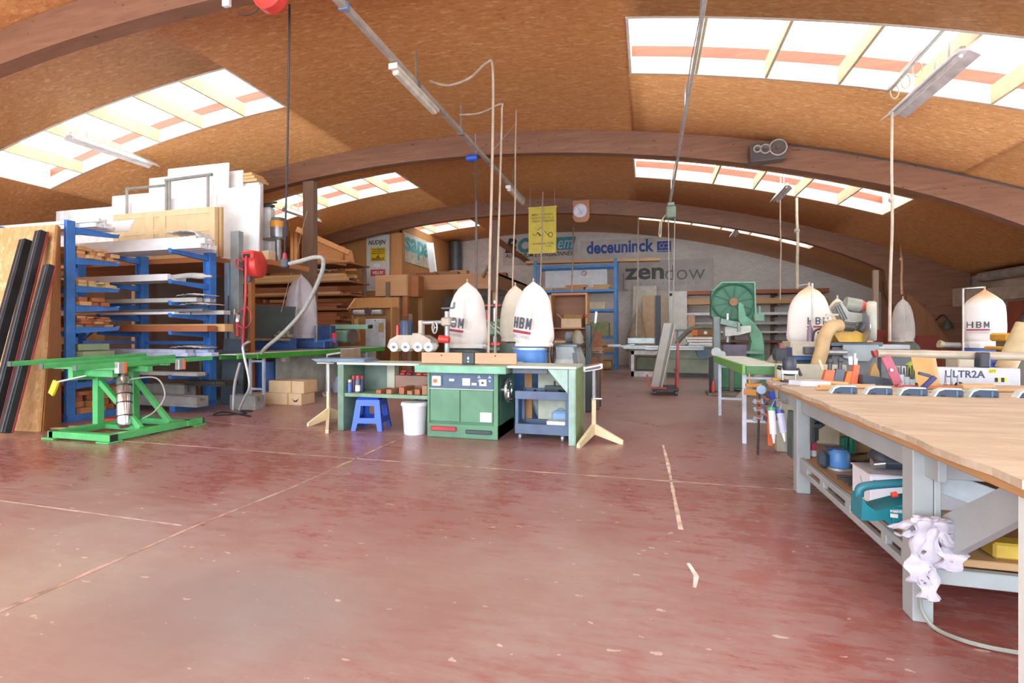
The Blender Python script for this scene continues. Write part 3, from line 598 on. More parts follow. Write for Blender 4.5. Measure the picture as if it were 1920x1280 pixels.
e.p('corner_post', B().box(fx(-.01), fx(.025), 5.84, 5.9, .0, .84, .004), MGRN); e.p('corner_post', B().box(fx(.94), fx(1.0), 5.84, 5.9, .0, .84, .004), MGRN)
cp = e.p('control_panel', B().box(fx(.03), fx(.935), 5.85, 5.864, .615, .815), P('#4c5f76', .4))
e.p('panel_lip', B().box(fx(.02), fx(.94), 5.835, 5.864, .603, .614), PALE)
sw = e.p('switch_box', B().box(fx(.075), fx(.20), 5.8, 5.85, .645, .77, .008), P('#efe8d8', .4)); e.p('knob', B().cyl((fx(.13), 5.8, .71), (fx(.13), 5.775, .71), .026), P('#d86a30', .4), sw)
e.p('dial', B().box(fx(.50), fx(.61), 5.842, 5.851, .655, .745), WHITE); e.p('dial', B().box(fx(.74), fx(.84), 5.842, 5.851, .655, .735), WHITE)
e.p('dial_pointer', B().cyl((fx(.79), 5.841, .695), (fx(.79), 5.82, .695), .013), BLACK)
e.p('label_plate', B().box(fx(.63), fx(.70), 5.844, 5.851, .66, .69).box(fx(.31), fx(.38), 5.844, 5.851, .705, .735), WHITE)
e.p('arrow_mark', B().prism([(fx(.71), .75), (fx(.735), .79), (fx(.76), .75)], 'y', 5.845, 5.851).prism([(fx(.86), .75), (fx(.885), .79), (fx(.91), .75)], 'y', 5.845, 5.851).prism([(fx(.715), .725), (fx(.755), .725), (fx(.735), .70)], 'y', 5.845, 5.851).prism([(fx(.865), .725), (fx(.905), .725), (fx(.885), .70)], 'y', 5.845, 5.851), P('#b9c6cf', .5))
e.p('sticker', B().box(fx(.75), fx(.91), 5.842, 5.847, .215, .33), P('#e8ecea', .5)); e.p('plinth', B().box(fx(-.01), fx(1.0), 5.835, 6.6, .0, .175, .008), MGRN)
e.p('foot_pedal', B().box(fx(.05), fx(.42), 5.80, 5.84, .085, .14, .01), P('#b8434a', .5), label='dull red foot bar'); e.p('foot_pedal', B().box(fx(.55), fx(.92), 5.81, 5.84, .065, .115, .01), P('#3f4f50', .5), label='dark foot bar')
M = Matrix.Translation((bx1 + .09, 6.0, .60)) @ Matrix.Rotation(PI / 2, 4, 'Y')
wheel = B(); wheel.tube([M @ V(.135 * cos(a * PI / 12), .135 * sin(a * PI / 12), 0) for a in range(25)], .02, 8)
for a in range(3): wheel.bar(M @ V(0, 0, 0), M @ V(.13 * cos(a * 2.1), .13 * sin(a * 2.1), 0), .025, .015)
hw = e.p('hand_wheel', wheel, CHROME); e.p('shaft', B().cyl((bx1, 6.0, .60), (bx1 + .1, 6.0, .60), .025), STEEL); e.p('crank_knob', B().cyl((bx1 + .09, 5.9, .5), (bx1 + .17, 5.9, .5), .018), BLACK, hw)
tx0, tx1, _, _ = fr(777, 680, 948, 690, 5.72)
e.p('table', B().box(tx0, tx1, 5.72, 6.5, .815, .905, .006), IRON); e.p('table_face', B().box(tx0 + .01, tx1 - .01, 5.715, 5.722, .82, .90), P('#7cb894', .45))
# long work table let in on both sides
X0, X1 = -4.02, -.80
e = T('work_table', 'long pale green topped table with end panels wrapped round the spindle moulder', 'table', (-2.4, 6.1, 0))
e.p('table_top', B().box(X0, tx0 - .004, 5.86, 6.42, .885, .915).box(tx1 + .004, X1, 5.76, 6.42, .885, .915).box(tx0, tx1, 6.51, 6.6, .885, .915), PALE)
e.p('end_panel', B().box(X0, X0 + .09, 5.88, 6.42, 0, .884), P('#6d8a75', .5)); e.p('end_panel', B().box(X1 - .09, X1 - .01, 5.78, 6.5, 0, .884), P('#9fbdb0', .5))
e.p('outer_face', B().box(X1 - .009, X1, 5.76, 6.5, 0, .884), P('#86a06c', .5))
e.p('back_board', B().box(tx1 + .25, X1 - .1, 6.38, 6.41, .15, .88), P('#c7c7ae', .6)); e.p('back_board', B().box(X0 + .1, X0 + .5, 6.38, 6.41, .5, .88), P('#6f7d72', .5))
e.p('shelf', B().box(X0 + .09, bx0 - .02, 5.9, 6.42, .455, .505), P('#7a9a7c', .5)); e.p('gusset', B().prism([(X1 - .1, .88), (X1 - .34, .88), (X1 - .1, .60)], 'y', 5.79, 5.81), P('#a3c0b2', .5))
e.p('partition', B().box(X0 + .5, X0 + .62, 6.3, 6.42, .505, .884), P('#b3b096', .5))
e.p('rear_ledge', B().box(X0 + .63, bx0 - .02, 6.3, 6.42, .505, .72), P('#93705e', .6)); e.p('apron', B().box(tx1 + .05, X1 - .35, 5.84, 5.88, .82, .884), P('#57636a', .5))
e = T('blue_sheet_pile', 'pile of blue grey sheets lying on the left end of the long table', 'sheets', (-4.2, 6.2, .916))
for k in range(3): e.p('sheet', B().bx((-4.0 - k * .05, 6.1 + k * .03, .922 + k * .012), (.75, .42, .01), (0, 0, .08 * k)), P('#7f9bb0', .4))
# fences, guard
f0 = fr(790, 657, 866, 678, 5.98); f1 = fr(890, 657, 968, 680, 5.98)
for k, f_ in enumerate((f0, f1)):
    e = T('fence_board', ['left', 'right'][k] + ' plywood fence board standing on the spindle moulder table', 'fence', ((f_[0] + f_[1]) / 2, 6.0, .917), 'fence boards')
    e.p('board', B().box(f_[0], f_[1], 5.985, 6.02, .917, 1.055), FENCE); e.p('bolt', B().cyl(((f_[0] + f_[1]) / 2, 5.985, 1.02), ((f_[0] + f_[1]) / 2, 5.978, 1.02), .009), BLACK)
g = fr(866, 655, 890, 680, 6.0)
e = T('cutter_guard', 'black cutter guard between the two fence boards', 'guard', ((g[0] + g[1]) / 2, 6.05, .907)); e.p('housing', B().box(g[0] + .002, g[1] - .002, 6.0, 6.2, .907, 1.065, .01), P('#2f3335', .4))
e.p('marking', B().prism([((g[0] + g[1]) / 2 - .015, .985), ((g[0] + g[1]) / 2, 1.01), ((g[0] + g[1]) / 2 + .015, .985), ((g[0] + g[1]) / 2, .96)], 'y', 5.996, 6.0).prism([((g[0] + g[1]) / 2 - .015, .95), ((g[0] + g[1]) / 2 + .015, .95), ((g[0] + g[1]) / 2, .93)], 'y', 5.996, 6.0), WHITE)
# power feeder
FB = P('#aea290', .45, .1, .08); yq = 6.28
e = T('power_feeder', 'power feeder with four white rollers and blue motor over the long table', 'feeder', at(770, 660, yq))
a = fr(728, 632, 812, 656, yq)
e.p('roller_box', B().prism([(a[0], a[2] + .05), (a[0] + .04, a[3] - .03), (a[0] + .16, a[3] + .03), (a[1] - .14, a[3] + .03), (a[1] - .03, a[3] - .03), (a[1], a[2] + .05), (a[1] - .02, a[2] + .02), (a[0] + .02, a[2] + .02)], 'y', yq - .03, yq + .2), FB)
for px in (738, 760, 783, 803):
    q = at(px, 650.5, yq - .05); r_ = e.p('roller', B().cyl(q, q + V(0, .16, 0), .064, n=20), P('#efece8', .45)); e.p('roller_hub', B().cyl(q + V(0, -.004, 0), q, .022).box(q.x - .035, q.x + .035, q.y - .005, q.y, q.z - .006, q.z + .006), P('#6d7590', .5), r_)
q = at(762, 632, yq + .08)
m_ = e.p('motor', B().lathe([(0, -.02), (.09, -.02), (.09, .2), (.075, .235), (0, .235)], c=q, n=22), P('#34405a', .4)); fins = B()
for k in range(14): fins.box(q.x + .092 * cos(k * .4488) - .004, q.x + .092 * cos(k * .4488) + .004, q.y + .092 * sin(k * .4488) - .004, q.y + .092 * sin(k * .4488) + .004, q.z, q.z + .19)
e.p('cooling_fins', fins, P('#2b364c', .4), m_); e.p('red_switch', B().box(q.x - .12, q.x - .085, q.y - .08, q.y - .02, q.z - .02, q.z + .17, .01), RED)
e.p('gear_head', B().box(at(782, 0, yq).x, at(791, 0, yq).x, yq + .02, yq + .1, at(785, 628, yq).z - .05, at(785, 600, yq).z, .012).box(at(772, 0, yq).x, at(790, 0, yq).x, yq, yq + .12, at(785, 632, yq).z - .04, at(785, 624, yq).z, .01), FB)
ax, bx = at(790, 605, yq + .06), at(855, 603, yq + .06); e.p('boom', B().cyl(ax, bx, .028), STEEL)
c = at(838, 662, yq + .06); e.p('column', B().cyl((c.x, c.y, .905), (c.x, c.y, bx.z + .14), .035), P('#9a9c98', .35, .4)); e.p('column_clamp', B().box(c.x - .07, c.x + .07, c.y - .06, c.y + .06, bx.z - .06, bx.z + .06, .02), FB)
e.p('foot_plate', B().lathe([(0, .906), (.15, .906), (.13, .93), (.05, .95), (0, .95)], c=(c.x, c.y, 0), n=20), P('#7f8a86', .4, .2))
h = at(815, 614, yq - .02); wb = B(); wb.tube([h + V(.06 * cos(k * PI / 10) * .8, -.03 * cos(k * PI / 10), .075 * sin(k * PI / 10)) for k in range(21)], .011, 6)
for k in range(3): wb.bar(h, h + V(.05 * cos(k * 2.1), -.02 * cos(k * 2.1), .07 * sin(k * 2.1)), .014, .01)
e.p('hand_wheel', wb, P('#c9cac4', .35, .3)); e.p('crank', B().cyl(at(828, 578, yq), at(852, 577, yq), .012).cyl(at(851, 577, yq), at(852, 566, yq), .014), P('#6a6e72', .4, .4))
e.p('red_clamp', B().cyl(at(824, 635, yq - .02), at(842, 637, yq - .02), .055, .045, 16), P('#d8433a', .4))
# dust bags
BAG = P('#e6e0d6', .8, 0, .05, 3); BAGY = P('#d9cfb8', .8, 0, .06, 3); INK = P('#4c5058', .7); BAR = P('#a53d50', .7)
def hbm(cx, cz, w, h):
    """the three block capitals printed on the bags"""
    b = B(); s_ = h * .15; L = w / 3.3
    def seg(x0, z0, x1, z1):
        n_ = 4
        for i in range(n_):
            p = V(x0 + (x1 - x0) * i / n_, 0, z0 + (z1 - z0) * i / n_); q = V(x0 + (x1 - x0) * (i + 1) / n_, 0, z0 + (z1 - z0) * (i + 1) / n_); b.bar(p, q, .004, s_, (0, 1, 0) if False else (0, 0, 1) if abs(q.z - p.z) < abs(q.x - p.x) else (1, 0, 0), b=0)
    def bar2(x0, z0, x1, z1):
        d = V(x1 - x0, 0, z1 - z0).normalized(); n2 = V(-d.z, 0, d.x) * s_ / 2
        for i in range(4):
            p = V(x0, 0, z0).lerp(V(x1, 0, z1), i / 4); q = V(x0, 0, z0).lerp(V(x1, 0, z1), (i + 1) / 4); b.add([p - n2, q - n2, q + n2, p + n2], [[0, 1, 2, 3]])
    x0 = cx - w / 2; z0, z1 = cz - h / 2, cz + h / 2; k = L * .72
    for x in (x0 + s_ / 2, x0 + k): bar2(x, z0, x, z1)
    bar2(x0, cz, x0 + k, cz); x = cx - k / 2; bar2(x, z0, x, z1)
    for (za, zb) in ((z0 + s_ / 2, cz), (cz, z1 - s_ / 2)):
        bar2(x, za, x + k * .6, za); bar2(x, zb, x + k * .6, zb); bar2(x + k * .6, za - s_ * .2, x + k * .88, (za + zb) / 2); bar2(x + k * .88, (za + zb) / 2, x + k * .6, zb + s_ * .2)
    x = cx + w / 2 - k * 1.15
    for xx in (x, x + k * 1.15 - s_ / 2): bar2(xx, z0, xx, z1)
    bar2(x, z1, x + k * .55, z0 + h * .25); bar2(x + k * .55, z0 + h * .25, x + k * 1.15 - s_ / 2, z1)
    return b
def bag(name, label, cx, top, bot, wid, Y, mat, txt=None, taper=1.0, fold=True, sy=.62, cone=False):
    """cloth filter bag hung by its tip: pointed head, full body, gathered foot; optional print"""
    tp = at(cx, top, Y); bt = at(cx, bot, Y); H = tp.z - bt.z; R = abs(at(cx + wid / 2, bot, Y).x - at(cx - wid / 2, bot, Y).x) / 2
    prof = [(0, 1.0, 0), (.1, .975, 0), (.42, .90, 0), (.66, .80, 0), (.82, .68, 0), (.92, .5, 0), (.98, .3, 0), (1.0, .16, 0), (.96, .09, 0), (.88, .055, 0), (.93, .03, 0), (.90, .0, 0)]
    if cone: prof = [(0, 1.0, 0), (.16, .965, 0), (.5, .89, 0), (.84, .80, 0), (.97, .72, 0), (1, .6, 0), (1, .3, 0), (.97, .2, 0), (.99, .15, 0), (.9, .11, 0), (.98, .07, 0), (.93, .03, 0), (.92, .0, 0)]
    e = T(name, label, 'dust bag', (bt.x, Y, bt.z)); n = 40; m = len(prof); vs = []
    def rad(u, a):
        for (r1, u1, _), (r0, u0, _) in zip(prof, prof[1:]):
            if u0 <= u <= u1:
                r = r0 + (r1 - r0) * (u - u0) / (u1 - u0); break
        t_ = 1 - (1 - u) * (1 - taper) if taper < 1 else 1
        w_ = 1 + .02 * sin(5 * a + 9 * u) + (.04 * sin(11 * a) * max(0, .2 - u) * 5)
        if fold: w_ -= .34 * math.exp(-((a - (1.5 * PI + .22)) / .13) ** 2) * (1 if .25 < u < .93 else .3)
        return r * R * w_ * (taper + (1 - taper) * u if taper < 1 else 1)
    fine_ = [i / 36 for i in range(37)]
    for u in fine_:
        for k in range(n):
            a = 2 * PI * k / n; r = max(rad(u, a), .002); vs.append((bt.x + r * cos(a), Y + r * sin(a) * sy, bt.z + u * H))
    fs = [[i * n + k, i * n + (k + 1) % n, (i + 1) * n + (k + 1) % n, (i + 1) * n + k] for i in range(36) for k in range(n)]
    e.p('cloth', B().add(vs, fs, True), mat)
    e.p('tie', B().cyl((tp.x, Y, tp.z - .02), (tp.x, Y, tp.z + .04), .012), P('#b8a890', .7))
    if txt:
        (tx, ty, tw, th, rot, s) = txt; c = at(tx, ty, Y); wpx = at(tx + tw / 2, ty, Y).x - at(tx - tw / 2, ty, Y).x; hz = wpx * th / tw
        R2 = Matrix.Translation((c.x, 0, c.z)) @ Matrix.Rotation(rot, 4, 'Y') @ Matrix.Translation((-c.x, 0, -c.z))
        def wrap(b):
            out = []
            for v in b.v:
                v = R2 @ v; u = (v.z - bt.z) / H; r = R * .97 * (taper + (1 - taper) * u if taper < 1 else 1); xx = max(-.97, min(.97, (v.x - bt.x) / r))
                out.append(V(v.x, Y - r * sy * math.sqrt(1 - xx * xx) - .026 + (v.y - 0) * .3, v.z))
            b.v = out; return b
        e.p('lettering', wrap(hbm(c.x, c.z, wpx, hz)), INK)
        bb = B(); N = 10
        for i in range(N): bb.box(c.x - wpx * .52 + wpx * 1.04 * i / N, c.x - wpx * .52 + wpx * 1.04 * (i + 1) / N, -.003, 0, c.z - hz * .92, c.z - hz * .68, 0)
        e.p('print_bar', wrap(bb), BAR)
        tb = B(); tb.text('MACHINES', c.x, 0, c.z - hz * 1.2, wpx * .98, hz * .3); e.p('small_print', wrap(tb), P('#b3aca6', .7))
    return e
bag('filter_bag', 'white dust bag with dark print directly behind the power feeder column', 876, 528, 652, 74, 7.3, BAG, (861, 605, 36, 17, .12, 'HBM'))
bag('filter_bag', 'white dust bag with dark print standing on the blue drum', 1000, 527, 649, 76, 6.95, BAG, (985, 606, 35, 20, .15, 'HBM'))
bag('filter_bag', 'cream unprinted dust bag half hidden behind the white bag on the blue drum', 966, 534, 640, 58, 7.7, BAGY, None, fold=False)
# blue drum under the bag
q = at(993, 664, 6.95)
e = T('dust_extractor', 'blue drum of the dust extractor beside the right fence board', 'dust extractor', (q.x, 6.95, 0))
e.p('drum', B().lathe([(0, .86), (.24, .86), (.245, .9), (.245, 1.09), (.23, 1.108), (0, 1.108)], c=(q.x, 6.95, 0), n=32, sy=.8), P('#4b83c8', .4)); e.p('stand', B().box(q.x - .22, q.x + .22, 6.78, 7.12, 0, .86), P('#3f6aa0', .4))
e.p('clamp_band', B().lathe([(.248, 1.07), (.253, 1.07), (.253, 1.1), (.248, 1.1)], c=(q.x, 6.95, 0), n=32, sy=.8), STEEL)
e = T('dust_extractor', 'stand carrying the white dust bag behind the power feeder', 'dust extractor', (at(876, 0, 7.3).x, 7.3, 0)); qx = at(876, 0, 7.3).x
e.p('ring', B().lathe([(0, .9), (.29, .9), (.29, 1.06), (0, 1.06)], c=(qx, 7.3, 0), n=28, sy=.7), P('#3d4a4a', .4)); e.p('stand', B().box(qx - .2, qx + .2, 7.15, 7.45, 0, .9), P('#5a6c62', .5))
qx = at(966, 0, 7.7).x; e = T('dust_extractor', 'stand carrying the cream unprinted dust bag', 'dust extractor', (qx, 7.7, 0)); e.p('ring', B().lathe([(0, .95), (.25, .95), (.25, 1.15), (0, 1.15)], c=(qx, 7.7, 0), n=24, sy=.7), P('#5c6a60', .4)); e.p('stand', B().box(qx - .18, qx + .18, 7.6, 7.8, 0, .95), DGREY)
# planer behind the right end of the table
p0 = at(1037, 680, 7.35); p1 = at(1083, 680, 7.35)
e = T('planer', 'grey planer with sloping front panel and dark wheel beyond right end of the long table', 'machine', ((p0.x + p1.x) / 2, 7.8, 0))
e.p('body', B().prism([(p0.x, 0), (p1.x, 0), (p1.x, .88), (p1.x - .08, 1.1), (p0.x + .03, 1.1), (p0.x, .88)], 'y', 7.4, 8.3), P('#a9afae', .4))
e.p('sloped_panel', slab(B(), [(p0.x + .02, 7.37, .86), (p1.x - .05, 7.37, .86), (p1.x - .1, 7.5, 1.1), (p0.x + .05, 7.5, 1.1)], (0, .02, 0)), P('#c9cdca', .4)); e.p('label_plate', B().box(p0.x + .1, p0.x + .22, 7.425, 7.435, 1.02, 1.07), WHITE)
e.p('table', B().box(p0.x - .02, p1.x - .02, 7.43, 8.5, 1.1, 1.14), P('#5d6a6c', .35, .4)); e.p('side_rail', slab(B(), [(p1.x - .06, 7.34, .86), (p1.x, 7.34, .86), (p1.x - .05, 7.44, 1.12), (p1.x - .1, 7.44, 1.12)], (0, .05, 0)), P('#6a7076', .4))
M = Matrix.Translation((p0.x + .02, 7.25, 1.0)) @ Matrix.Rotation(PI / 2, 4, 'Y'); wb = B(); wb.tube([M @ V(.13 * cos(k * PI / 10), .13 * sin(k * PI / 10), 0) for k in range(21)], .02, 8)
for k in range(3): wb.bar(M @ V(0, 0, 0), M @ V(.12 * cos(k * 2.1), .12 * sin(k * 2.1), 0), .02, .015)
e.p('hand_wheel', wb, P('#4a453e', .4, .3)); e.p('motor', B().cyl((p0.x + .1, 7.95, 1.24), (p0.x + .24, 7.95, 1.24), .09, n=18), P('#7a8288', .4)); e.p('pump', B().lathe([(0, 0), (.08, 0), (.1, .1), (.05, .2), (0, .22)], c=(p0.x + .3, 7.8, 1.14), n=14), P('#8b8470', .5))
e.p('dark_column', B().box(at(1098, 0, 8.4).x, at(1110, 0, 8.4).x, 8.3, 8.42, 0, at(1105, 608, 8.4).z, .015).cyl(at(1106, 650, 8.3), at(1122, 605, 8.3), .016), P('#3f4644', .4, .2)); e.p('handle', B().cyl(at(1116, 606, 8.3), at(1118, 584, 8.3), .02), WHITE, label='white handle')
tx = at(1106, 0, 8.75).x; ts = T('trestle', 'low dark trestle carrying the crossed timber strips behind the planer', 'trestle', (tx, 8.78, 0)); ts.p('top_bar', B().box(tx - .2, tx + .2, 8.72, 8.84, .9, .95), GYB)
for dx in (-.15, .15): ts.p('leg', B().bar((tx + dx, 8.6, .01), (tx + dx, 8.76, .9), .05, .04).bar((tx + dx, 8.96, .01), (tx + dx, 8.8, .9), .05, .04), GYB)
for k in range(4): one('timber_strip', 'thin timber strip in the crossed pile behind the planer', 'timber', B().bx((at(1104 + k * 3, 0, 8.75).x, 8.78, .965 + .027 * k), (.5 - .06 * k, .05, .024), (0, 0, [.5, -.6, .15, -.25][k])), WOOD('#9a7a5a', '#b39070', 'x'), 'crossed timber strips')
# stool, bucket, bottles, timber on the shelf
def stool(cx, cy, rz):
    e = T('plastic_stool', 'blue plastic stool under the left part of the long table', 'stool', (0, 0, 0)); m = P('#2f5fd0', .35, 0, .04); H = .44
    e.p('seat', B().box(-.155, .155, -.155, .155, H - .03, H, .02), m)
    for k in range(4):
        R_ = Matrix.Rotation(k * PI / 2, 4, 'Z'); b = B()
        def wall(z): return .155 + (H - z) * .13
        L = [(-1, H - .03), (1, H - .03), (1, 0), (.72, 0), (.6, .1), (-.6, .1), (-.72, 0), (-1, 0)]; hole = [(-.5, H - .11), (.5, H - .11), (.52, .17), (-.52, .17)]
        def Q(u, z, o): return (wall(z) * u * .98, -wall(z) + o, z)
        for (u0, z0, u1, z1) in ((-1, 0, -.72, .1), (.72, 0, 1, .1), (-1, .1, 1, .17), (-1, .17, -.55, H - .11), (.55, .17, 1, H - .11), (-1, H - .11, 1, H - .03)):
            c_ = [Q(u0, z0, 0), Q(u1, z0, 0), Q(u1 if z1 != .1 or abs(u1) == 1 else u1 * .9, z1, 0), Q(u0 if z1 != .1 or abs(u0) == 1 else u0 * .9, z1, 0)]
            slab(b, c_, (0, .014, 0))
        b.v = [R_ @ v for v in b.v]; e.p('side_wall', b, m)
    e.e.location = (cx, cy, 0); e.e.rotation_euler = (0, 0, rz)
q = fl(684, 800); stool(-3.66, 6.14, .2)
q = fl(770, 812)
e = T('bucket', 'white plastic bucket with loose lid left of the spindle moulder', 'bucket', (-2.93, 5.97, 0))
e.p('body', B().lathe([(0, 0), (.135, 0), (.14, .015), (.165, .38), (.172, .395), (.172, .41), (.16, .41), (0, .405)], c=(-2.93, 5.97, 0), n=32), P('#e6e9ee', .4, 0, .02)); e.p('lid', B().lathe([(0, .415), (.165, .413), (.178, .40), (.18, .37), (.176, .37), (.17, .40)], c=(-2.93, 5.97, 0), n=32), P('#f0f1f3', .35, 0, .02))
for (px, col, cap, hh, lab) in ((656, '#4a66a8', '#d8c8a0', .17, 'short blue spray can with pale cap, leftmost on the shelf'), (663, '#6b3f5a', '#c2414a', .22, 'maroon spray can with red cap on the shelf'), (671, '#5a6272', '#c2414a', .23, 'grey spray can with red cap and white label on the shelf'), (678, '#33416a', '#b84a5a', .22, 'dark blue spray can with pink red cap, rightmost on the shelf')):
    q = at(px, 728, 5.97 + (.07 if px in (663, 678) else 0)); e = T('spray_can', lab, 'spray can', (q.x, q.y, .506), 'spray cans')
    e.p('can', B().lathe([(0, 0), (.033, 0), (.034, .01), (.034, hh * .72), (.026, hh * .8), (0, hh * .8)], c=(q.x, q.y, .506), n=16), P(col, .35)); e.p('cap', B().lathe([(0, hh * .8), (.026, hh * .8), (.026, hh), (0, hh)], c=(q.x, q.y, .506), n=14), P(cap, .4))
    if px == 671: e.p('label_band', B().lathe([(.0346, .02), (.035, .02), (.035, .1), (.0346, .1)], c=(q.x, q.y, .506), n=16), WHITE)
for k, (x, y, h_, l_) in enumerate([(-3.42, 6.0, .05, .5), (-3.27, 6.0, .06, .5), (-3.1, 6.02, .09, .48), (-2.98, 6.0, .05, .45), (-2.88, 6.0, .07, .4), (-2.78, 5.98, .12, .3)]):
    one('timber_offcut', 'brown timber offcut lying on the shelf left of the spindle moulder', 'timber', B().bx((x, y + .06, .507 + h_ / 2), (.075, l_ * .6, h_), (0, 0, -.04)), [REDY, WOOD('#9a6a48', '#b58460', 'y')][k % 2], 'offcuts on the shelf')
for k, (x, c_) in enumerate(((-3.3, '#c23a3a'), (-3.2, '#8a2a30'), (-3.05, '#d8603a'), (-2.95, '#c24030'))):
    one('red_clamp', 'small red clamp lying on the back ledge over the shelf timber', 'clamp', B().box(x - .04, x + .04, 6.33, 6.39, .722, .755, .01).cyl((x - .02, 6.36, .77), (x + .05, 6.36, .775), .018), P(c_, .4), 'red clamps on the ledge')
# trolley under the right part
c0 = fr(962, 730, 1074, 828, 5.92)
e = T('tool_trolley', 'blue grey two tray trolley on castors under right part of the long table', 'trolley', ((c0[0] + c0[1]) / 2, 6.1, 0)); TB = P('#596b84', .45, 0, .08)
xa, xb = c0[0] + .02, min(c0[1], -.91)
for (z0, z1) in ((.08, .2), (.50, .60)):
    e.p('tray', B().box(xa, xb, 5.93, 5.95, z0, z1).box(xa, xb, 6.31, 6.33, z0, z1).box(xa, xa + .02, 5.95, 6.31, z0, z1).box(xb - .02, xb, 5.95, 6.31, z0, z1).box(xa, xb, 5.95, 6.31, z0, z0 + .015), TB)
for x in (xa + .02, xb - .02):
    for y in (5.96, 6.3): e.p('leg', B().box(x - .02, x + .02, y - .02, y + .02, .08, .6), TB)
for x in (xa + .06, xb - .08):
    for y in (5.98, 6.28): e.p('castor', B().cyl((x - .015, y, .04), (x + .015, y, .04), .04, n=14).box(x - .02, x + .02, y - .015, y + .015, .05, .08), P('#9a9da2', .35, .3))
tb = B(); tb.text('fraise', (xa + xb) / 2 - .06, 5.928, .55, .2, .05, shear=.2); e.p('faint_print', tb, P('#7a6a94', .5))
one('timber_post', 'brown post standing behind the left end of the trolley', 'post', B().box(xa + .02, xa + .12, 6.345, 6.375, 0, .88), WOOD('#a8713e', '#bb8550', 'z'))
for k in range(7):
    x = xa + .14 + k * .075; one('shaper_cutter', 'small black cutter head on the upper trolley tray', 'cutter', B().lathe([(0, 0), (.03, 0), (.035, .02 + .02 * (k % 3)), (.015, .06 + .02 * (k % 2)), (0, .07 + .02 * (k % 2))], c=(x, 6.05 + .06 * (k % 3), .575 - .06 + .001), n=12), P('#2c3038', .35, .4), 'cutter heads on the tray')
one('cutter_rack', 'low black tool holder bar with upright pin over the cutter heads', 'tool holder', B().box(xb - .35, xb - .1, 6.225, 6.29, .516, .64).cyl((xb - .23, 6.26, .64), (xb - .23, 6.26, .7), .012), P('#33373a', .4))
one('white_box', 'white carton at right on the lower trolley tray', 'box', B().box(xb - .28, xb - .05, 5.99, 6.15, .097, .235), WHITE)
one('paper_stack', 'papers lying at left on the lower trolley tray', 'papers', B().bx((xa + .19, 6.1, .112), (.22, .16, .025), (0, 0, .1)).bx((xa + .24, 6.11, .132), (.18, .13, .012), (0, 0, .3)), P('#d8d4c2', .6))
e = T('blue_case', 'small pale blue case with handle on the lower tray behind white carton', 'case', (xb - .16, 6.24, .096)); e.p('shell', B().box(xb - .26, xb - .05, 6.19, 6.29, .096, .33, .03), P('#8fb0d4', .4)); e.p('handle', B().tube(arc((xb - .2, 6.24, .33), (xb - .1, 6.24, .33), -.03, 6), .008, 6), P('#7a98bc', .4)); e.p('emblem', B().cyl((xb - .2, 6.19, .2), (xb - .2, 6.186, .2), .03), WHITE)
one('dust_hood', 'pale hexagonal plastic hood behind the trolley trays', 'hood', B().prism([(xa + .23, .3), (xa + .33, .18), (xa + .46, .24), (xa + .53, .4), (xa + .47, .54), (xa + .26, .55)], 'y', 6.6, 6.72), P('#c2c4a8', .5))
one('extraction_pipe', 'grey extraction pipe slanting behind the trolley', 'pipe', B().cyl((xa + .05, 6.5, .52), (xa + .3, 6.5, .06), .06), P('#9aa3a8', .4))
# roller stands
def rstand(name, lab, base, top, feet, head, m, c2):
    e = T(name, lab, 'stand', base)
    e.p('leg_boards', m, c2); return e
CRM = P('#e2d2a8', .5, 0, .06)
b0 = V(-.63, 6.1, 0)
e = T('roller_stand', 'cream roller stand with steel pole at right end of the long table', 'stand', b0)
for f_ in (V(-.765, 5.69, 0), V(-.28, 6.02, 0), V(-.7, 6.5, 0)):
    d = (f_ - b0).normalized(); n_ = V(-d.y, d.x, 0) * .02; b = B(); r_ = (f_ - b0).length
    pts = [b0 + V(0, 0, .22), b0 + V(0, 0, .09), b0 + d * (r_ * .9), f_, f_ + V(0, 0, .045)]; vs = [p + n_ for p in pts] + [p - n_ for p in pts]
    b.add(vs, [[4, 3, 2, 1, 0], [5, 6, 7, 8, 9], [0, 1, 6, 5], [1, 2, 7, 6], [2, 3, 8, 7], [3, 4, 9, 8], [4, 0, 5, 9]]); e.p('foot_board', b, CRM)
e.p('lower_tube', B().box(b0.x - .025, b0.x + .025, b0.y - .025, b0.y + .025, .09, .52), CRM); e.p('pole', B().box(b0.x - .018, b0.x + .018, b0.y - .018, b0.y + .018, .52, .87), P('#8f979b', .4))
e.p('clamp_knob', B().cyl(b0 + V(0, -.04, .52), b0 + V(.1, -.04, .52), .014).lathe([(0, .5), (.03, .5), (.03, .54), (0, .54)], c=b0, n=12), CHROME)
hd = b0 + V(-.01, -.02, .90); ro = e.p('roller', B().cyl(hd + V(-.09, 0, -.02), hd + V(.09, 0, .02), .034), CHROME); e.p('roller_bracket', B().bar(hd + V(-.1, 0, -.06), hd + V(.1, 0, -.02), .04, .012).bar(hd + V(-.1, 0, -.06), hd + V(-.1, 0, 0), .03, .01).bar(hd + V(.1, 0, -.02), hd + V(.1, 0, .04), .03, .01), STEEL, ro)
b0 = fl(616, 792); b0 = V(b0.x, b0.y, 0)
e = T('roller_stand', 'cream wooden foot stand with pale pole at the left end of the long table', 'stand', b0)
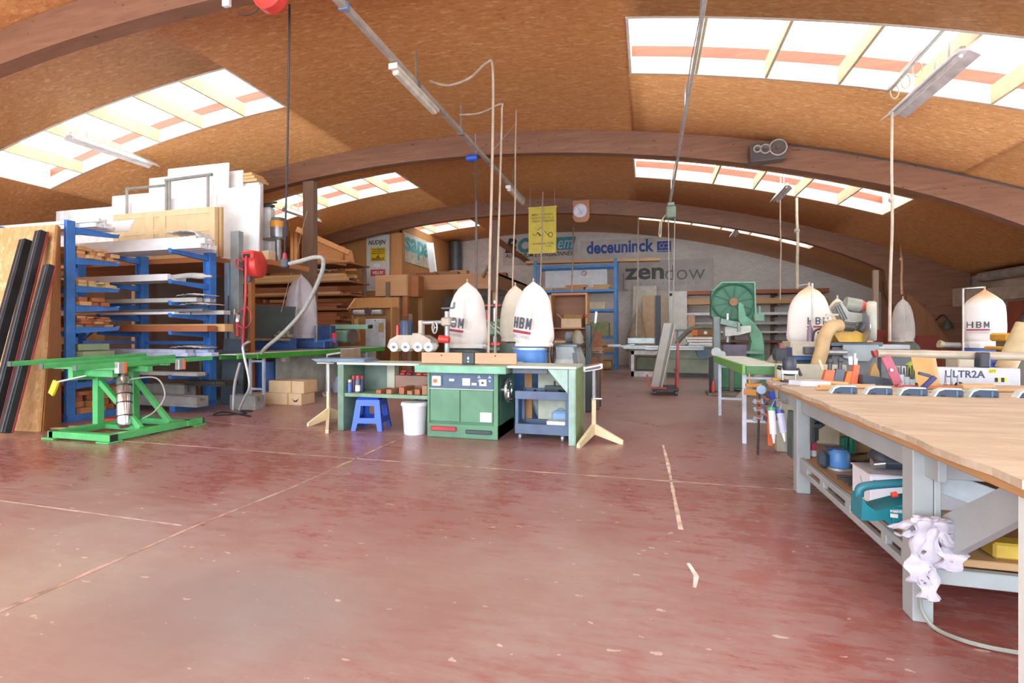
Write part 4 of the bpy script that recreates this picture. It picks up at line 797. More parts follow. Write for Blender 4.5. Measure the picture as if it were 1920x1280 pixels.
for f_ in (fl(577, 799), fl(613, 812), b0 + V(.12, .4, 0)):
    d = (f_ - b0).normalized(); n_ = V(-d.y, d.x, 0) * .02; b = B(); r_ = (f_ - b0).length
    pts = [b0 + V(0, 0, .22), b0 + V(0, 0, .06), b0 + d * (r_ * .85), f_, f_ + V(0, 0, .045)]; vs = [p + n_ for p in pts] + [p - n_ for p in pts]
    b.add(vs, [[4, 3, 2, 1, 0], [5, 6, 7, 8, 9], [0, 1, 6, 5], [1, 2, 7, 6], [2, 3, 8, 7], [3, 4, 9, 8], [4, 0, 5, 9]]); e.p('foot_board', b, CRM)
e.p('lower_tube', B().box(b0.x - .022, b0.x + .022, b0.y - .022, b0.y + .022, .06, .45), CRM); e.p('pole', B().cyl(b0 + V(0, 0, .45), b0 + V(0, 0, .86), .018), P('#d9dad8', .4)); e.p('head_plate', B().box(b0.x - .15, min(b0.x + .14, X0 - .01), b0.y - .07, b0.y + .07, .86, .88), P('#b3c4ae', .4)); e.p('clamp_ring', B().lathe([(0, .42), (.035, .42), (.035, .46), (0, .46)], c=b0, n=12), STEEL)
one('folded_tripod', 'dark folded tripod leaning in the shadow behind white bucket', 'tripod', B().bar((-3.35, 6.75, .025), (-3.2, 6.6, .42), .04).bar((-3.2, 6.75, .025), (-3.05, 6.6, .42), .04).bar((-3.22, 6.6, .40), (-3.02, 6.6, .42), .03), P('#3f3a38', .5))
# --- left feed table and what stands under it
e = T('feed_table', 'long green edged feed table running away from the racks', 'table', (-6.7, 9.2, 0))
e.p('top', B().box(-6.99, -6.62, 7.35, 11.7, .925, .95), P('#dfe3dc', .4)); e.p('top_end_piece', B().box(-6.99, -6.66, 6.9, 7.345, .935, .95), P('#cdd0d2', .35))
e.p('green_edge', B().box(-6.618, -6.59, 7.3, 9.75, .855, .95), LGREEN); e.p('green_edge', B().box(-6.618, -6.59, 10.6, 11.7, .855, .95), LGREEN); e.p('green_edge', B().box(-7.02, -6.992, 6.9, 11.7, .855, .95), LGREEN); e.p('green_edge', B().box(-6.66, -6.62, 6.9, 7.3, .87, .932), LGREEN)
q = at(607, 665, 10.0); e.p('front_board', B().box(-6.62, -6.585, 9.78, 10.55, .56, .945), P('#b8aa90', .5))
for (ya, yb) in ((7.5, 7.62), (10.9, 11.0)):
    LEG = P('#aebccb', .4)
    for x in (-6.95, -6.66): e.p('leg', B().box(x - .022, x + .022, ya, ya + .045, 0, .86), LEG)
    e.p('rung', B().box(-6.93, -6.68, ya + .01, ya + .035, .28, .32), LEG); e.p('rung', B().box(-6.93, -6.68, ya + .01, ya + .035, .78, .82), LEG)
e.p('mounting_block', B().box(-6.66, -6.585, 7.95, 8.1, .76, .86, .01), P('#8a8c84', .5))
KB = P('#d9bd94', .65, 0, .05)
for k, (x0, x1, y, z0, z1, lab) in enumerate([(-6.85, -6.05, 7.75, 0, .21, 'lower flat cardboard box on the floor under the green feed table'), (-6.78, -6.02, 7.78, .212, .43, 'upper cardboard box stacked under the green feed table'), (-7.12, -6.88, 7.62, 0, .2, 'small pale carton left of the stacked boxes')]):
    e = T('cardboard_box', lab, 'box', ((x0 + x1) / 2, y + .2, z0)); e.p('carton', B().box(x0, x1, y, y + .38, z0, z1), KB); e.p('tape_seam', B().box((x0 + x1) / 2 + .1, (x0 + x1) / 2 + .13, y - .002, y, z0, z1), P('#b8905c', .5))
    if k == 0: e.p('bird_mark', B().prism([(x1 - .2, z0 + .12), (x1 - .15, z0 + .08), (x1 - .1, z0 + .09), (x1 - .05, z0 + .13), (x1 - .09, z0 + .06), (x1 - .15, z0 + .055)], 'y', y - .003, y), BLACK)
e = T('bench_unit', 'grey topped machine bench behind the green feed table', 'bench', (-7.4, 10.5, 0))
e.p('top', B().box(-7.74, -7.05, 8.05, 12.15, .91, .96).box(-8.75, -7.77, 8.05, 10.34, .91, .96), P('#8a8a86', .4, .2)); e.p('side_panel', B().box(-7.12, -7.08, 8.35, 12.1, .0, .909), P('#a9aca2', .5)); e.p('side_panel', B().box(-8.73, -8.69, 8.1, 10.3, 0, .909), P('#8d948c', .5)); e.p('blue_drum', B().cyl((-7.32, 8.3, 0), (-7.32, 8.3, .75), .19, n=20), P('#3f68a8', .4))
e = T('swivel_castor_stand', 'dark wheeled stand in the shade under the grey bench', 'stand', (-5.9, 8.6, 0)); qq = fl(568, 735); e.p('wheel', B().cyl(qq + V(-.03, 0, .08), qq + V(.03, 0, .08), .08), DGREY); e.p('arm', B().bar(qq + V(-.15, .1, .2), qq + V(.15, .05, .22), .05, .03).tube(smooth_path([qq + V(.15, .1, .2), qq + V(.17, .1, .5), qq + V(.14, .1, .8)], 4), .02, 8), P('#7c7568', .5))
e = T('tube_trestle', 'white tubular trestle behind the roller stand under feed table', 'trestle', (-6.4, 9.0, 0)); c = V(-6.4, 9.0, 0); L_ = P('#d2d2cc', .4); e.p('leg', B().tube(smooth_path([c + V(-.3, .3, .035), c + V(-.1, 0, .035), c + V(-.02, 0, .06), c + V(0, 0, .7)], 5), .022, 8), L_); e.p('top_arm', B().tube([c + V(0, 0, .7), c + V(0, 0, .86), c + V(.25, .1, .9)], .022, 8), L_)
q = fl(633, 735); one('plastic_jug', 'pale blue plastic jug on the floor behind the left end panel', 'jug', B().lathe([(0, 0), (.09, 0), (.1, .03), (.1, .24), (.05, .3), (.04, .34), (0, .34)], c=(q.x, q.y, 0), n=18), P('#b9c6e0', .4))
# machines on the grey bench
q = onx(500, 633, -7.9)
e = T('machine_guard', 'large dark grey green sheet guard standing behind the feed table', 'guard', (-8.1, 9.0, .962)); a = fr(460, 570, 546, 634, 9.0); e.p('sheet', slab(B(), [(a[0], 9.0, a[2]), (a[1], 9.0, a[2]), (a[1] + .05, 9.06, a[3] - .06), (a[0], 9.06, a[3])], (0, .03, 0)), P('#56625c', .35, 0, .1, 2)); e.p('ledge', B().box(a[0] + .05, a[1] - .02, 8.8, 9.0, a[2] - .05, a[2]), P('#a08a66', .5)); e.p('stand', B().box(a[0] + .05, a[1] - .1, 9.04, 9.3, .962, a[2]), P('#3d5c94', .5))
for k in range(5): q = at(520 + k * 6, 632 - (k % 2) * 6, 8.85); one('small_roller', 'small dull metal roller lying before the dark guard sheet', 'roller', B().cyl(q + V(-.05, 0, .03), q + V(.05, 0, .03), .035), P('#a59c88', .4, .3), 'rollers before the guard')
bag('filter_bag', 'grey shaded dust bag beside the brown post left of the green saw', 564, 514, 634, 58, 10.05, P('#cfc9cb', .8, 0, .06, 3), None)  # cloth greyer than the other bags: backlit shade put into its colour
a = fr(535, 634, 640, 660, 10.0)
e = T('blue_machine', 'blue machine base below the grey dust bag', 'machine', ((a[0] + a[1]) / 2, 10.1, 0)); BM = P('#4a6aa6', .4); e.p('base', B().box(a[0], -7.08, 9.85, 10.34, .962, a[3] - .07, .02).box(a[0] + .1, a[1] - .6, 9.9, 10.3, a[3] - .07, a[3] - .012), BM); b_ = fr(598, 610, 625, 650, 10.0); e.p('motor_box', B().box(b_[0], b_[1], 9.9, 10.1, max(.963, b_[2]), b_[3], .02), P('#35486c', .4)); e.p('rail', B().bar(at(598, 640, 9.82), at(632, 636, 9.82), .06, .05), P('#4a70b8', .4)); e.p('post', B().box(b_[0] - .02, b_[0] + .04, 9.86, 9.92, max(.963, b_[2] - .1), b_[3]), STEEL); e.p('red_switch', B().box(b_[1] + .03, b_[1] + .12, 9.9, 9.95, b_[2] + .1, b_[2] + .32), RED)
SG = P('#86b096', .42, 0, .06); Yq = 10.9
e = T('radial_arm_saw', 'green radial arm saw on the grey bench', 'saw', at(660, 645, Yq)); a = fr(622, 607, 692, 617, Yq)
e.p('arm', B().box(a[0], a[1], Yq - .08, Yq + .06, a[2], a[3] - .02, .01).box(a[0] + .1, a[1] - .03, Yq - .085, Yq - .08, a[2] + .05, a[3] - .06), SG); e.p('end_knob', B().cyl(at(692, 612, Yq), at(697, 612, Yq), .05), BLACK); b_ = fr(624, 618, 661, 643, Yq)
e.p('motor', B().cyl((b_[0] + .06, Yq, (b_[2] + b_[3]) / 2), (b_[1] - .04, Yq, (b_[2] + b_[3]) / 2), (b_[3] - b_[2]) / 2, n=22).box(b_[0] + .1, b_[1] - .08, Yq - .17, Yq + .1, b_[2] + .02, b_[3] - .02, .04), SG); e.p('blade_cover', B().cyl((b_[1] - .03, Yq, (b_[2] + b_[3]) / 2), (b_[1] + .03, Yq, (b_[2] + b_[3]) / 2), .19, n=24), P('#6a6058', .4)); e.p('column', B().cyl((a[0] + .06, Yq + .06, .96), (a[0] + .06, Yq + .06, a[2]), .07), P('#7f8a80', .4, .3)); e.p('hanger', B().box(b_[0] + .15, b_[0] + .3, Yq - .06, Yq + .06, b_[3] - .05, a[2] + .02), DGREY); e.p('lever', B().cyl(at(624, 618, Yq - .1), at(630, 640, Yq - .1), .014), P('#cbb88e', .5))
a = fr(685, 598, 722, 643, 12.25); e = T('switch_panel', 'light grey metal panel with brown patch right of the green saw', 'panel', ((a[0] + a[1]) / 2, 12.25, 0)); e.p('plate', B().box(a[0], a[1], 12.25, 12.29, a[2] - .1, a[3], .01), P('#b9bdbd', .4)); e.p('brown_patch', B().box(a[0] + (a[1] - a[0]) * .68, a[1] - .04, 12.24, 12.25, (a[2] + a[3]) / 2 - .03, a[3] - .1), P('#a88a5c', .6)); e.p('leg', B().box(a[0] + .03, a[0] + .09, 12.26, 12.29, 0, a[2] - .1), DGREY); e.p('bolt', B().cyl(((a[0] + a[1]) / 2, 12.245, a[3] - .04), ((a[0] + a[1]) / 2, 12.25, a[3] - .04), .02), BLACK)
# ================================================================ timber rack, mezzanine and the back wall
GBR = WOOD('#7d6552', '#937862', 'z', .8)
q = at(576, 340, 10.33)
one('roof_post', 'grey brown timber post under the arch behind the long flexible hose', 'post', B().box(q.x - .15, q.x + .15, 10.36, 10.52, 0, zc(q.x - .15) - .48), GBR)
ORW = WOOD('#c08048', '#d2965c', 'x', .7); ORY = WOOD('#c08048', '#d2965c', 'y', .7)
YR = 13.3; a = fr(452, 470, 655, 640, YR)
e = T('timber_rack', 'tall timber shelving stacked with reddish planks behind the feed table', 'rack', ((a[0] + a[1]) / 2, 13.8, 0))
for x in (a[0] + .1, (a[0] + a[1]) / 2 - .3, a[1] - .15): e.p('upright', B().box(x - .05, x + .05, 14.3, 14.4, 0, 3.5), GBR)
RLEV = [3.47, 2.91, 2.5, 2.06, 1.6, 1.12]; RK = e
for z in RLEV: e.p('shelf_board', B().box(a[0], a[1], YR, 14.45, z - .05, z), WOOD('#8a5a38', '#a06c46', 'x'))
for j, z in enumerate(RLEV[1:]):
    for k in range(5):
        h = random.choice([.06, .08, .11]); y = YR + .02 + k * .2
        for r in range(random.choice([1, 2, 3]) if j else 2):
            one('timber_plank', 'reddish plank stacked on the %s shelf of the tall timber rack' % ['second', 'third', 'fourth', 'fifth', 'lowest'][j], 'timber', B().box(a[0] + .05 + random.random() * .25, a[1] - .05 - random.random() * .5, y, y + .17, z + .001 + r * h, z + (r + 1) * h - .003), random.choice([REDT, MERB, REDT, PINE]), ['second', 'third', 'fourth', 'fifth', 'lowest'][j] + ' shelf planks')
for k in range(3): one('timber_plank', 'orange timber plank lying on top of the tall timber rack', 'timber', B().box(a[0] + .1 * k, a[1] - .3 + jit(.2), YR + .2 + k * .22, YR + .4 + k * .22, 3.472, 3.53 + .05 * (k % 2)), ORW, 'planks on top of the timber rack')
one('folded_paper', 'white folded sheets lying on top of the timber rack near brown post', 'papers', B().bx(at(600, 507, 14.2) + V(0, 0, .0), (.55, .4, .06), (0, 0, .2)), WHITE)
e = RK
e.p('rail', B().bar(at(556, 430, 13.35), at(655, 474, 14.2), .14, .16), ORW); e.p('rail', B().bar(at(592, 486, 13.38), at(648, 494, 13.38), .1, .14), ORW)
for (px, p0_, p1_) in ((642, 462, 528), (549, 425, 497), (556, 436, 497)): u = at(px, p0_, 14.35); u.z = min(u.z, zc(u.x) - .08); e.p('stud', B().box(u.x - .06, u.x + .06, 14.3, 14.42, at(px, p1_, 14.35).z, u.z), ORW)
e.p('brace', B().bar(at(622, 520, 14.35), at(640, 498, 14.35), .06), PINE)
e = T('plywood_offcut', 'orange plywood board slanting under the skylight above timber rack', 'board', at(600, 505, 14.6)); e.p('sheet', slab(B(), [at(566, 505, 14.55), at(668, 508, 14.8), at(660, 470, 14.8), at(566, 436, 14.55)], (0, .04, 0)), ORW)
# router motor and white canister on the deck
q = at(522, 466, 8.6); zb = 2.722
e = T('router_motor', 'yellow banded router motor standing on deck above the hose reel', 'machine', (q.x, 8.6, zb)); z0 = at(522, 446, 8.6).z
e.p('table_stand', B().box(q.x - .16, q.x + .12, 8.5, 8.75, zb, zb + .05).cyl((q.x + .0, 8.6, zb), (q.x + .0, 8.6, z0), .06).box(q.x - .3, q.x + .12, 8.5, 8.7, z0 - .04, z0), P('#8f8b86', .35, .5))
e.p('body', B().lathe([(0, 0), (.14, 0), (.15, .05), (.15, .2), (0, .2)], c=(q.x, 8.6, z0), n=20), P('#8a8a8a', .35, .6)); e.p('band', B().lathe([(0, .2), (.155, .2), (.155, .33), (0, .33)], c=(q.x, 8.6, z0), n=20), P('#d8922c', .4), label='yellow orange band'); e.p('cap', B().lathe([(0, .33), (.15, .33), (.13, .4), (0, .42)], c=(q.x, 8.6, z0), n=20), P('#6d665c', .4)); e.p('handle', B().box(q.x + .14, q.x + .22, 8.55, 8.65, z0 - .0, z0 + .33, .03), P('#5a4a48', .4))
u = fr(481, 388, 506, 440, 8.8); one('canister', 'pale grey boxy canister left of the yellow router motor', 'canister', B().box(u[0], u[1], 8.8, 8.98, 2.723, u[3], .03), P('#d9dcdb', .4)); one('dark_tool', 'small dark tool lying on top of the pale canister', 'tool', B().box(u[0] - .02, u[1] + .02, 8.82, 8.94, u[3] + .001, u[3] + .06, .015).cyl((u[0], 8.88, u[3] + .08), (u[1] + .1, 8.88, u[3] + .1), .02), DGREY)
one('cardboard_box', 'small brown cardboard box on deck below the yellow router', 'box', B().box(at(484, 0, 8.1).x, at(503, 0, 8.1).x, 8.1, 8.3, 2.722, 2.722 + .18), KB)
# --- partition signs
e = T('signboard', 'white panel with lettering and yellow sign fixed to the store partition', 'sign', at(708, 545, 16.3)); a = fr(687, 440, 730, 545, 16.3)
e.p('board', B().box(a[0], a[1], 16.3, 16.345, a[2], a[3]), P('#dcdcd6', .5, 0, .03))
def sgn(par, s, x0, y0, x1, y1, Y, m, shear=0, bold=.0, nm='lettering'):
    u = fr(x0, y0, x1, y1, Y); par.p(nm, B().text(s, (u[0] + u[1]) / 2, Y, (u[2] + u[3]) / 2, u[1] - u[0], u[3] - u[2], shear, bold, depth=.006), m)
sgn(e, 'NUDIJN', 691, 450, 723, 461, 16.298, P('#4a4038', .6), .2, .02)
u = fr(695, 464, 723, 490, 16.29); e.p('yellow_sign', B().box(u[0], u[1], 16.285, 16.3, u[2], u[3]), P('#e0c22c', .5)); ws = B()
for k in range(3): ws.box(u[0] + .05, u[1] - .05, 16.282, 16.285, u[3] - .08 - k * .07, u[3] - .05 - k * .07, 0)
ws.prism([((u[0] + u[1]) / 2 - .08, u[2] + .13), ((u[0] + u[1]) / 2, u[2] + .24), ((u[0] + u[1]) / 2 + .08, u[2] + .13)], 'y', 16.282, 16.285); e.p('sign_print', ws, P('#8a6d22', .6)); sgn(e, 'WINDOLUX', 697, 483, 721, 488, 16.283, P('#4a3a20', .6), 0, .03)
u = fr(700, 494, 716, 501, 16.29); e.p('oval_label', B().lathe([(0, 0), (.5, 0), (.5, .01), (0, .01)], n=20, M=Matrix.Translation(((u[0] + u[1]) / 2, 16.3, (u[2] + u[3]) / 2)) @ Matrix.Rotation(PI / 2, 4, 'X') @ Matrix.Diagonal((u[1] - u[0], u[3] - u[2], 1, 1))), P('#f2f2f4', .5))
u = fr(695, 505, 722, 517, 16.29); e.p('red_sign', B().box(u[0], u[1], 16.285, 16.3, u[2], u[3]), P('#cf4a48', .5)); sgn(e, 'VELUX', 698, 508, 719, 514, 16.283, WHITE, 0, .03)
u = fr(736, 440, 757, 640, 16.2); one('corner_post', 'plywood clad post at the corner of the store partition', 'post', B().box(u[0], u[1] - .02, 16.1, 16.34, 0, zc(-8.7) - .5), PLY)
e = T('poster', 'pale poster with big teal lettering on side of the store room', 'poster', (-8.53, 17.6, 3.7)); p0 = onx(758, 440, -8.54); p1 = onx(812, 500, -8.54); YA, YB2 = p0.y, p1.y; zt = p0.z + .1; zb = onx(758, 490, -8.54).z
e.p('sheet', B().box(-8.549, -8.53, YA, YB2, zb, zt, 0), P('#d9d6cc', .5, 0, .05)); e.p('lower_sheet', B().box(-8.549, -8.528, YA, YB2 - .6, zb, zb + .55, 0), P('#c9c6b2', .5, 0, .12))
MR = Matrix.Translation((-8.527, 0, 0)) @ Matrix(((0, -1, 0, 0), (1, 0, 0, 0), (0, 0, 1, 0), (0, 0, 0, 1)))
e.p('lettering', B().text('sapa:', (YA + YB2) / 2 - .05, 0, zt - .5, (YB2 - YA) * .93, .75, bold=.035, M=MR), P('#57aeb2', .5))
one('white_board', 'narrow white board leaning against the poster side of the store', 'board', slab(B(), [at(806, 512, 17.4), at(817, 511, 17.4), at(810, 455, 18.2), at(799, 455, 18.2)], (.04, .04, 0)), WHITE)
q = at(853, 480, 20.8); one('flue_pipe', 'thick dark grey flue pipe rising at the left of the back wall', 'pipe', B().cyl((q.x, 20.9, 3.4), (q.x, 20.9, zc(q.x) - .05), .27, n=24), P('#5c6468', .45, .3))
# --- mezzanine platform
ZM0, ZM1 = 2.85, 3.38; MX0, MX1 = -8.0, -4.98
e = T('mezzanine', 'timber mezzanine platform with plywood fascia left of the back wall', 'mezzanine', (-6.5, 18.5, 0)); FAS = WOOD('#c68c5a', '#d79f6c', 'x', .5)
e.p('deck', B().box(MX0, MX1, 16.5, 21.2, ZM1 - .08, ZM1), ORW); e.p('fascia', B().box(MX0, MX1, 16.46, 16.5, ZM0, ZM1), FAS); e.p('side_fascia', B().box(MX1 - .04, MX1, 16.5, 21.2, ZM0, ZM1), WOOD('#a9774a', '#bd8a5a', 'y', .5))
for (x, y) in ((MX0 + .1, 16.6), (MX1 - .12, 16.6), (MX1 - .12, 21.0)): e.p('post', B().box(x - .08, x + .08, y - .08, y + .08, 0, ZM1 - .08), PINEZ)
u = at(928, 400, 16.42); e.p('tall_post', B().box(u.x - .13, u.x + .13, 16.3, 16.455, ZM0 - .1, zc(u.x) - .5), GBR); u2 = at(942, 452, 16.46); e.p('hand_rail', B().bar((MX1 + .04, 16.4, u2.z), (MX1 + .04, 21.1, u2.z - .1), .08, .2), WOOD('#9a623c', '#ac744a', 'y')); e.p('rail_brace', B().bar(at(905, 520, 16.3), at(926, 480, 16.3), .1, .08), GBR)
one('shade_sheet', 'dark grey sheet standing in for the shade below the mezzanine', 'sheet', B().box(MX0 + .2, MX1 - .25, 18.4, 18.45, 0, ZM0 - .1), P('#6a6862', .6))  # shade on the back wall here, given as a dark sheet
for k, (x0, y0, x1, y1, c_) in enumerate([(783, 507, 820, 517, MERB), (812, 504, 856, 517, WOOD('#9a6a44', '#b07e54', 'x')), (838, 490, 870, 504, PINE), (850, 500, 880, 517, WOOD('#a8704a', '#bd855c', 'x')), (862, 506, 906, 517, MERB), (895, 504, 936, 516, REDT), (905, 498, 930, 505, WOOD('#b98a5e', '#cc9e70', 'x'))]):
    u = fr(x0, y0, x1, y1, 16.7 + .15 * k)
    one('timber_slab', 'rough brown timber slab piled on the mezzanine edge', 'timber', B().bx(((u[0] + u[1]) / 2, 16.7 + .36 * k, ZM1 + .003 + .05 + .035 * (k % 3)), (u[1] - u[0], .3, .1 + .07 * (k % 3)), (0, 0, jit(.05))), c_, 'slabs on the mezzanine')
u = fr(703, 515, 764, 555, 15.4)
e = T('plywood_cupboard', 'plywood wall cupboard on posts in front of the store partition', 'cupboard', ((u[0] + u[1]) / 2, 15.7, 0)); e.p('body', B().box(u[0], u[1], 15.42, 16.05, u[2], u[3]), WOOD('#c98f5c', '#d8a270', 'x', .5)); e.p('door', B().box(u[0] + .01, u[1] - .03, 15.4, 15.42, u[2] + .01, u[3] - .01), WOOD('#d69f6c', '#e0ae7e', 'x', .5)); e.p('side_panel', B().box(u[1] - .02, u[1] + .3, 15.6, 16.05, u[2] - .02, u[3] - .02), WOOD('#a8683c', '#b9784a', 'x', .5)); v_ = at(760, 0, 15.5); e.p('post', B().box(v_.x - .08, v_.x + .1, 15.45, 15.6, 0, u[2]), WOOD('#b9794a', '#c98a58', 'z')); e.p('stick', B().box(at(722, 0, 15.3).x, at(729, 0, 15.3).x, 15.33, 15.39, at(725, 562, 15.3).z, at(726, 528, 15.3).z), GBR)
e.p('post', B().box(u[0] + .05, u[0] + .17, 15.6, 15.72, 0, u[2]), GBR)
# plywood work station behind the green saw
u = fr(650, 556, 735, 646, 12.6); PW = WOOD('#b9854e', '#cb9960', 'z', .6)
e = T('plywood_stand', 'plywood bench back with shelf and light tube behind the green saw', 'stand', ((u[0] + u[1]) / 2, 12.8, 0)); e.p('back_board', B().box(u[0], u[1], 13.0, 13.05, .9, u[3]), PW); e.p('side_board', B().prism([(12.6, u[3] - .35), (13.0, u[3]), (13.0, .96), (12.85, .96), (12.85, u[3] - .5)], 'x', u[0], u[0] + .04), PW); e.p('side_board', B().box(u[1] - .05, u[1], 12.6, 13.0, .0, u[3] - .3), PW)
z_ = at(690, 578, 12.7).z; e.p('shelf', B().box(u[0] + .04, u[1] - .05, 12.6, 13.0, z_, z_ + .04), PW); v_ = at(690, 585, 12.6); e.p('light_tube', B().cyl((at(664, 0, 12.62).x, 12.62, v_.z), (at(716, 0, 12.62).x, 12.62, v_.z), .07), P('#aeb0a4', .4)); w_ = at(689, 583, 12.5); e.p('lamp_head', B().cyl(w_, w_ + V(0, .1, 0), .1).cyl(w_ + V(0, 0, -.1), w_ + V(.02, 0, -.3), .02), P('#5a4848', .4)); e.p('leg', B().box(u[0], u[0] + .06, 12.95, 13.05, 0, .9).box(u[0] + .01, u[0] + .05, 12.6, 12.64, 0, .9), PINEZ); e.p('curved_post', B().bar(at(672, 640, 12.5), at(668, 598, 12.5), .12, .06), PINEZ)
for k in range(4): u = fr(733 + k * 9, 600 - k * 4, 740 + k * 9, 650, 13.4); one('timber_board', 'dark timber board leaning right of the plywood bench back', 'timber', slab(B(), [(u[0] + .1, 13.3, 0), (u[1] + .1, 13.3, 0), (u[1] + .05, 13.5, u[3]), (u[0] + .05, 13.5, u[3])], (0, .03, 0)), [MERB, GBR][k % 2], 'boards leaning by the plywood bench')
u = fr(737, 563, 752, 592, 16.09); one('hanging_calendar', 'small red and white calendar page on the partition beside cupboard post', 'calendar', B().box(u[0], u[1], 16.08, 16.097, u[2], u[3]), P('#b98d84', .6, 0, .3, 9))
# red and green drilling machine below the mezzanine
q = at(928, 640, 10.2)
e = T('pillar_drill', 'green and red pillar drill between the white dust bags', 'machine', (q.x, 10.2, 0)); e.p('pillar', B().cyl((q.x, 10.2, .05), (q.x, 10.2, 2.0), .05), STEEL); e.p('base', B().box(q.x - .25, q.x + .25, 9.95, 10.45, 0, .08), MGRD); e.p('head', B().box(q.x - .13, q.x + .13, 9.95, 10.3, 1.25, 1.55, .04), MGRN); e.p('motor', B().cyl((q.x + .1, 10.3, 1.3), (q.x + .1, 10.3, 1.6), .13), MGRN); e.p('pulley_cover', B().box(q.x - .28, q.x + .22, 9.95, 10.35, 1.85, 1.92, .02), P('#8a3c34', .4)); e.p('red_column', B().box(q.x - .26, q.x - .1, 10.1, 10.25, .9, 1.8), P('#a5434a', .4)); e.p('table', B().box(q.x - .25, q.x + .35, 9.9, 10.4, .95, 1.02), MGRD); e.p('lever', B().cyl((q.x - .3, 9.95, 1.75), (q.x + .3, 9.9, 1.2), .014).cyl((q.x + .05, 9.9, 1.5), (q.x + .5, 9.9, 1.2), .014), STEEL); e.p('red_handle', B().box(q.x + .0, q.x + .35, 9.88, 9.95, 1.04, 1.12, .02), RED)
# --- tall plywood cabinet, cartons
u = fr(1030, 549, 1101, 684, 13.9)
e = T('plywood_cabinet', 'open plywood cabinet with cardboard box inside before the blue back rack', 'cabinet', ((u[0] + u[1]) / 2, 14.2, 0)); PC = WOOD('#c99a66', '#d8ab78', 'z', .6); PI_ = WOOD('#8f5e3e', '#a4704c', 'x', .6)
e.p('side', B().box(u[0], u[0] + .05, 13.9, 14.5, 0, u[3] - .06), PC); e.p('side', B().box(u[1] - .05, u[1], 13.9, 14.5, 0, u[3] - .06), PC); e.p('top', B().box(u[0] + .06, u[1], 13.9, 14.5, u[3] - .06, u[3]), WOOD('#bb7a4a', '#cb8c5a', 'x')); e.p('back', B().box(u[0] + .05, u[1] - .05, 14.46, 14.5, 0, u[3] - .06), PI_)
zs = [at(1065, 614, 13.9).z, at(1065, 642, 13.9).z, at(1065, 665, 13.9).z]
for z in zs: e.p('shelf', B().box(u[0] + .05, u[1] - .05, 13.92, 14.46, z - .04, z), WOOD('#b07a4c', '#c38c5c', 'x'))
v_ = fr(1052, 597, 1090, 613, 13.95); e2 = T('cardboard_box', 'open cardboard box on the upper shelf of the plywood cabinet', 'box', ((v_[0] + v_[1]) / 2, 14.1, zs[0])); e2.p('carton', B().box(v_[0], v_[1], 13.97, 14.35, zs[0] + .001, v_[3]), KB); e2.p('flap', slab(B(), [(v_[0], 14.3, v_[3]), (v_[1], 14.3, v_[3]), (v_[1], 14.4, v_[3] + .13), (v_[0], 14.4, v_[3] + .13)], (0, .01, 0)), P('#b8955f', .65)); e2.p('flap', slab(B(), [(v_[0], 14.0, v_[3]), (v_[0], 14.3, v_[3]), (v_[0] - .14, 14.3, v_[3] + .13), (v_[0] - .14, 14.0, v_[3] + .13)], (0, 0, .01)), KB)
for k in range(4): one('folded_board', 'folded board stacked on a lower shelf of the plywood cabinet', 'boards', B().box(u[0] + .12 + k * .02, u[1] - .1 - .1 * (k % 2), 14.0, 14.4, zs[1 + k // 2] + .002 + (k % 2) * .052, zs[1 + k // 2] + .05 + (k % 2) * .052), [KB, MERB][k % 2], 'boards in the plywood cabinet')
q = at(1098, 592, 13.85); one('red_ball_knob', 'red round knob on right edge of the plywood cabinet', 'knob', B().ball(q + V(0, .01, 0), .045), RED)
one('hardboard_sheet', 'reddish brown panel leaning right of the plywood cabinet', 'panel', slab(B(), [V(at(1099, 0, 14.62).x, 14.62, .01), V(at(1132, 0, 15.0).x, 15.0, .01), at(1128, 622, 15.2), at(1097, 618, 14.8)], (0, .03, .0)), P('#a8714f', .55))
# --- blue back rack
YK = 18.0; a = fr(1003, 485, 1154, 690, YK)
e = T('pallet_rack', 'tall blue rack with boards standing before the back wall', 'rack', ((a[0] + a[1]) / 2, 18.4, 0)); BR = P('#3f82bd', .42, 0, .08)
for x in (a[0] + .02, a[1]):
    for y in (YK, YK + .8): e.p('upright', B().box(x - .055, x + .055, y - .04, y + .04, 0, at(1154, 484, YK).z), BR)
KL = [at(1080, yy, YK).z for yy in (497, 543, 580, 630, 660)]
for z in KL: e.p('beam', B().box(a[0] + .07, a[1] - .05, YK - .03, YK + .03, z - .09, z), BR); e.p('beam', B().box(a[0] + .07, a[1] - .05, YK + .77, YK + .83, z - .09, z), BR)
for z in KL[1:]: e.p('shelf_board', B().box(a[0] + .07, a[1] - .06, YK + .03, YK + .77, z - .03, z - .002), WOOD('#8f7a5e', '#a38c6e', 'x'))
one('long_plank', 'long pale plank lying across the top of the blue back rack', 'plank', slab(B(), [at(985, 494, YK + .4), at(1238, 488, YK + .4), at(1238, 483, YK + .4), at(985, 489, YK + .4)], (0, .35, 0)), PINE)
u = fr(1020, 505, 1138, 530, YK + .3); e = T('foil_sheet', 'pale translucent sheet with red round mark on upper shelf of the blue rack', 'sheet', ((u[0] + u[1]) / 2, YK + .5, KL[1])); e.p('sheet', B().box(u[0], u[1], YK + .5, YK + .53, KL[1] + .001, u[3]), P('#c8c6c2', .4, 0, .05)); v_ = at(1095, 512, YK + .49); rg = B(); rg.tube([v_ + V(.09 * cos(k * PI / 10), -.002, .09 * sin(k * PI / 10)) for k in range(21)], .012, 6); rg.bar(v_ + V(-.06, -.002, .06), v_ + V(.06, -.002, -.06), .02, .01); e.p('red_mark', rg, P('#b04a52', .5))
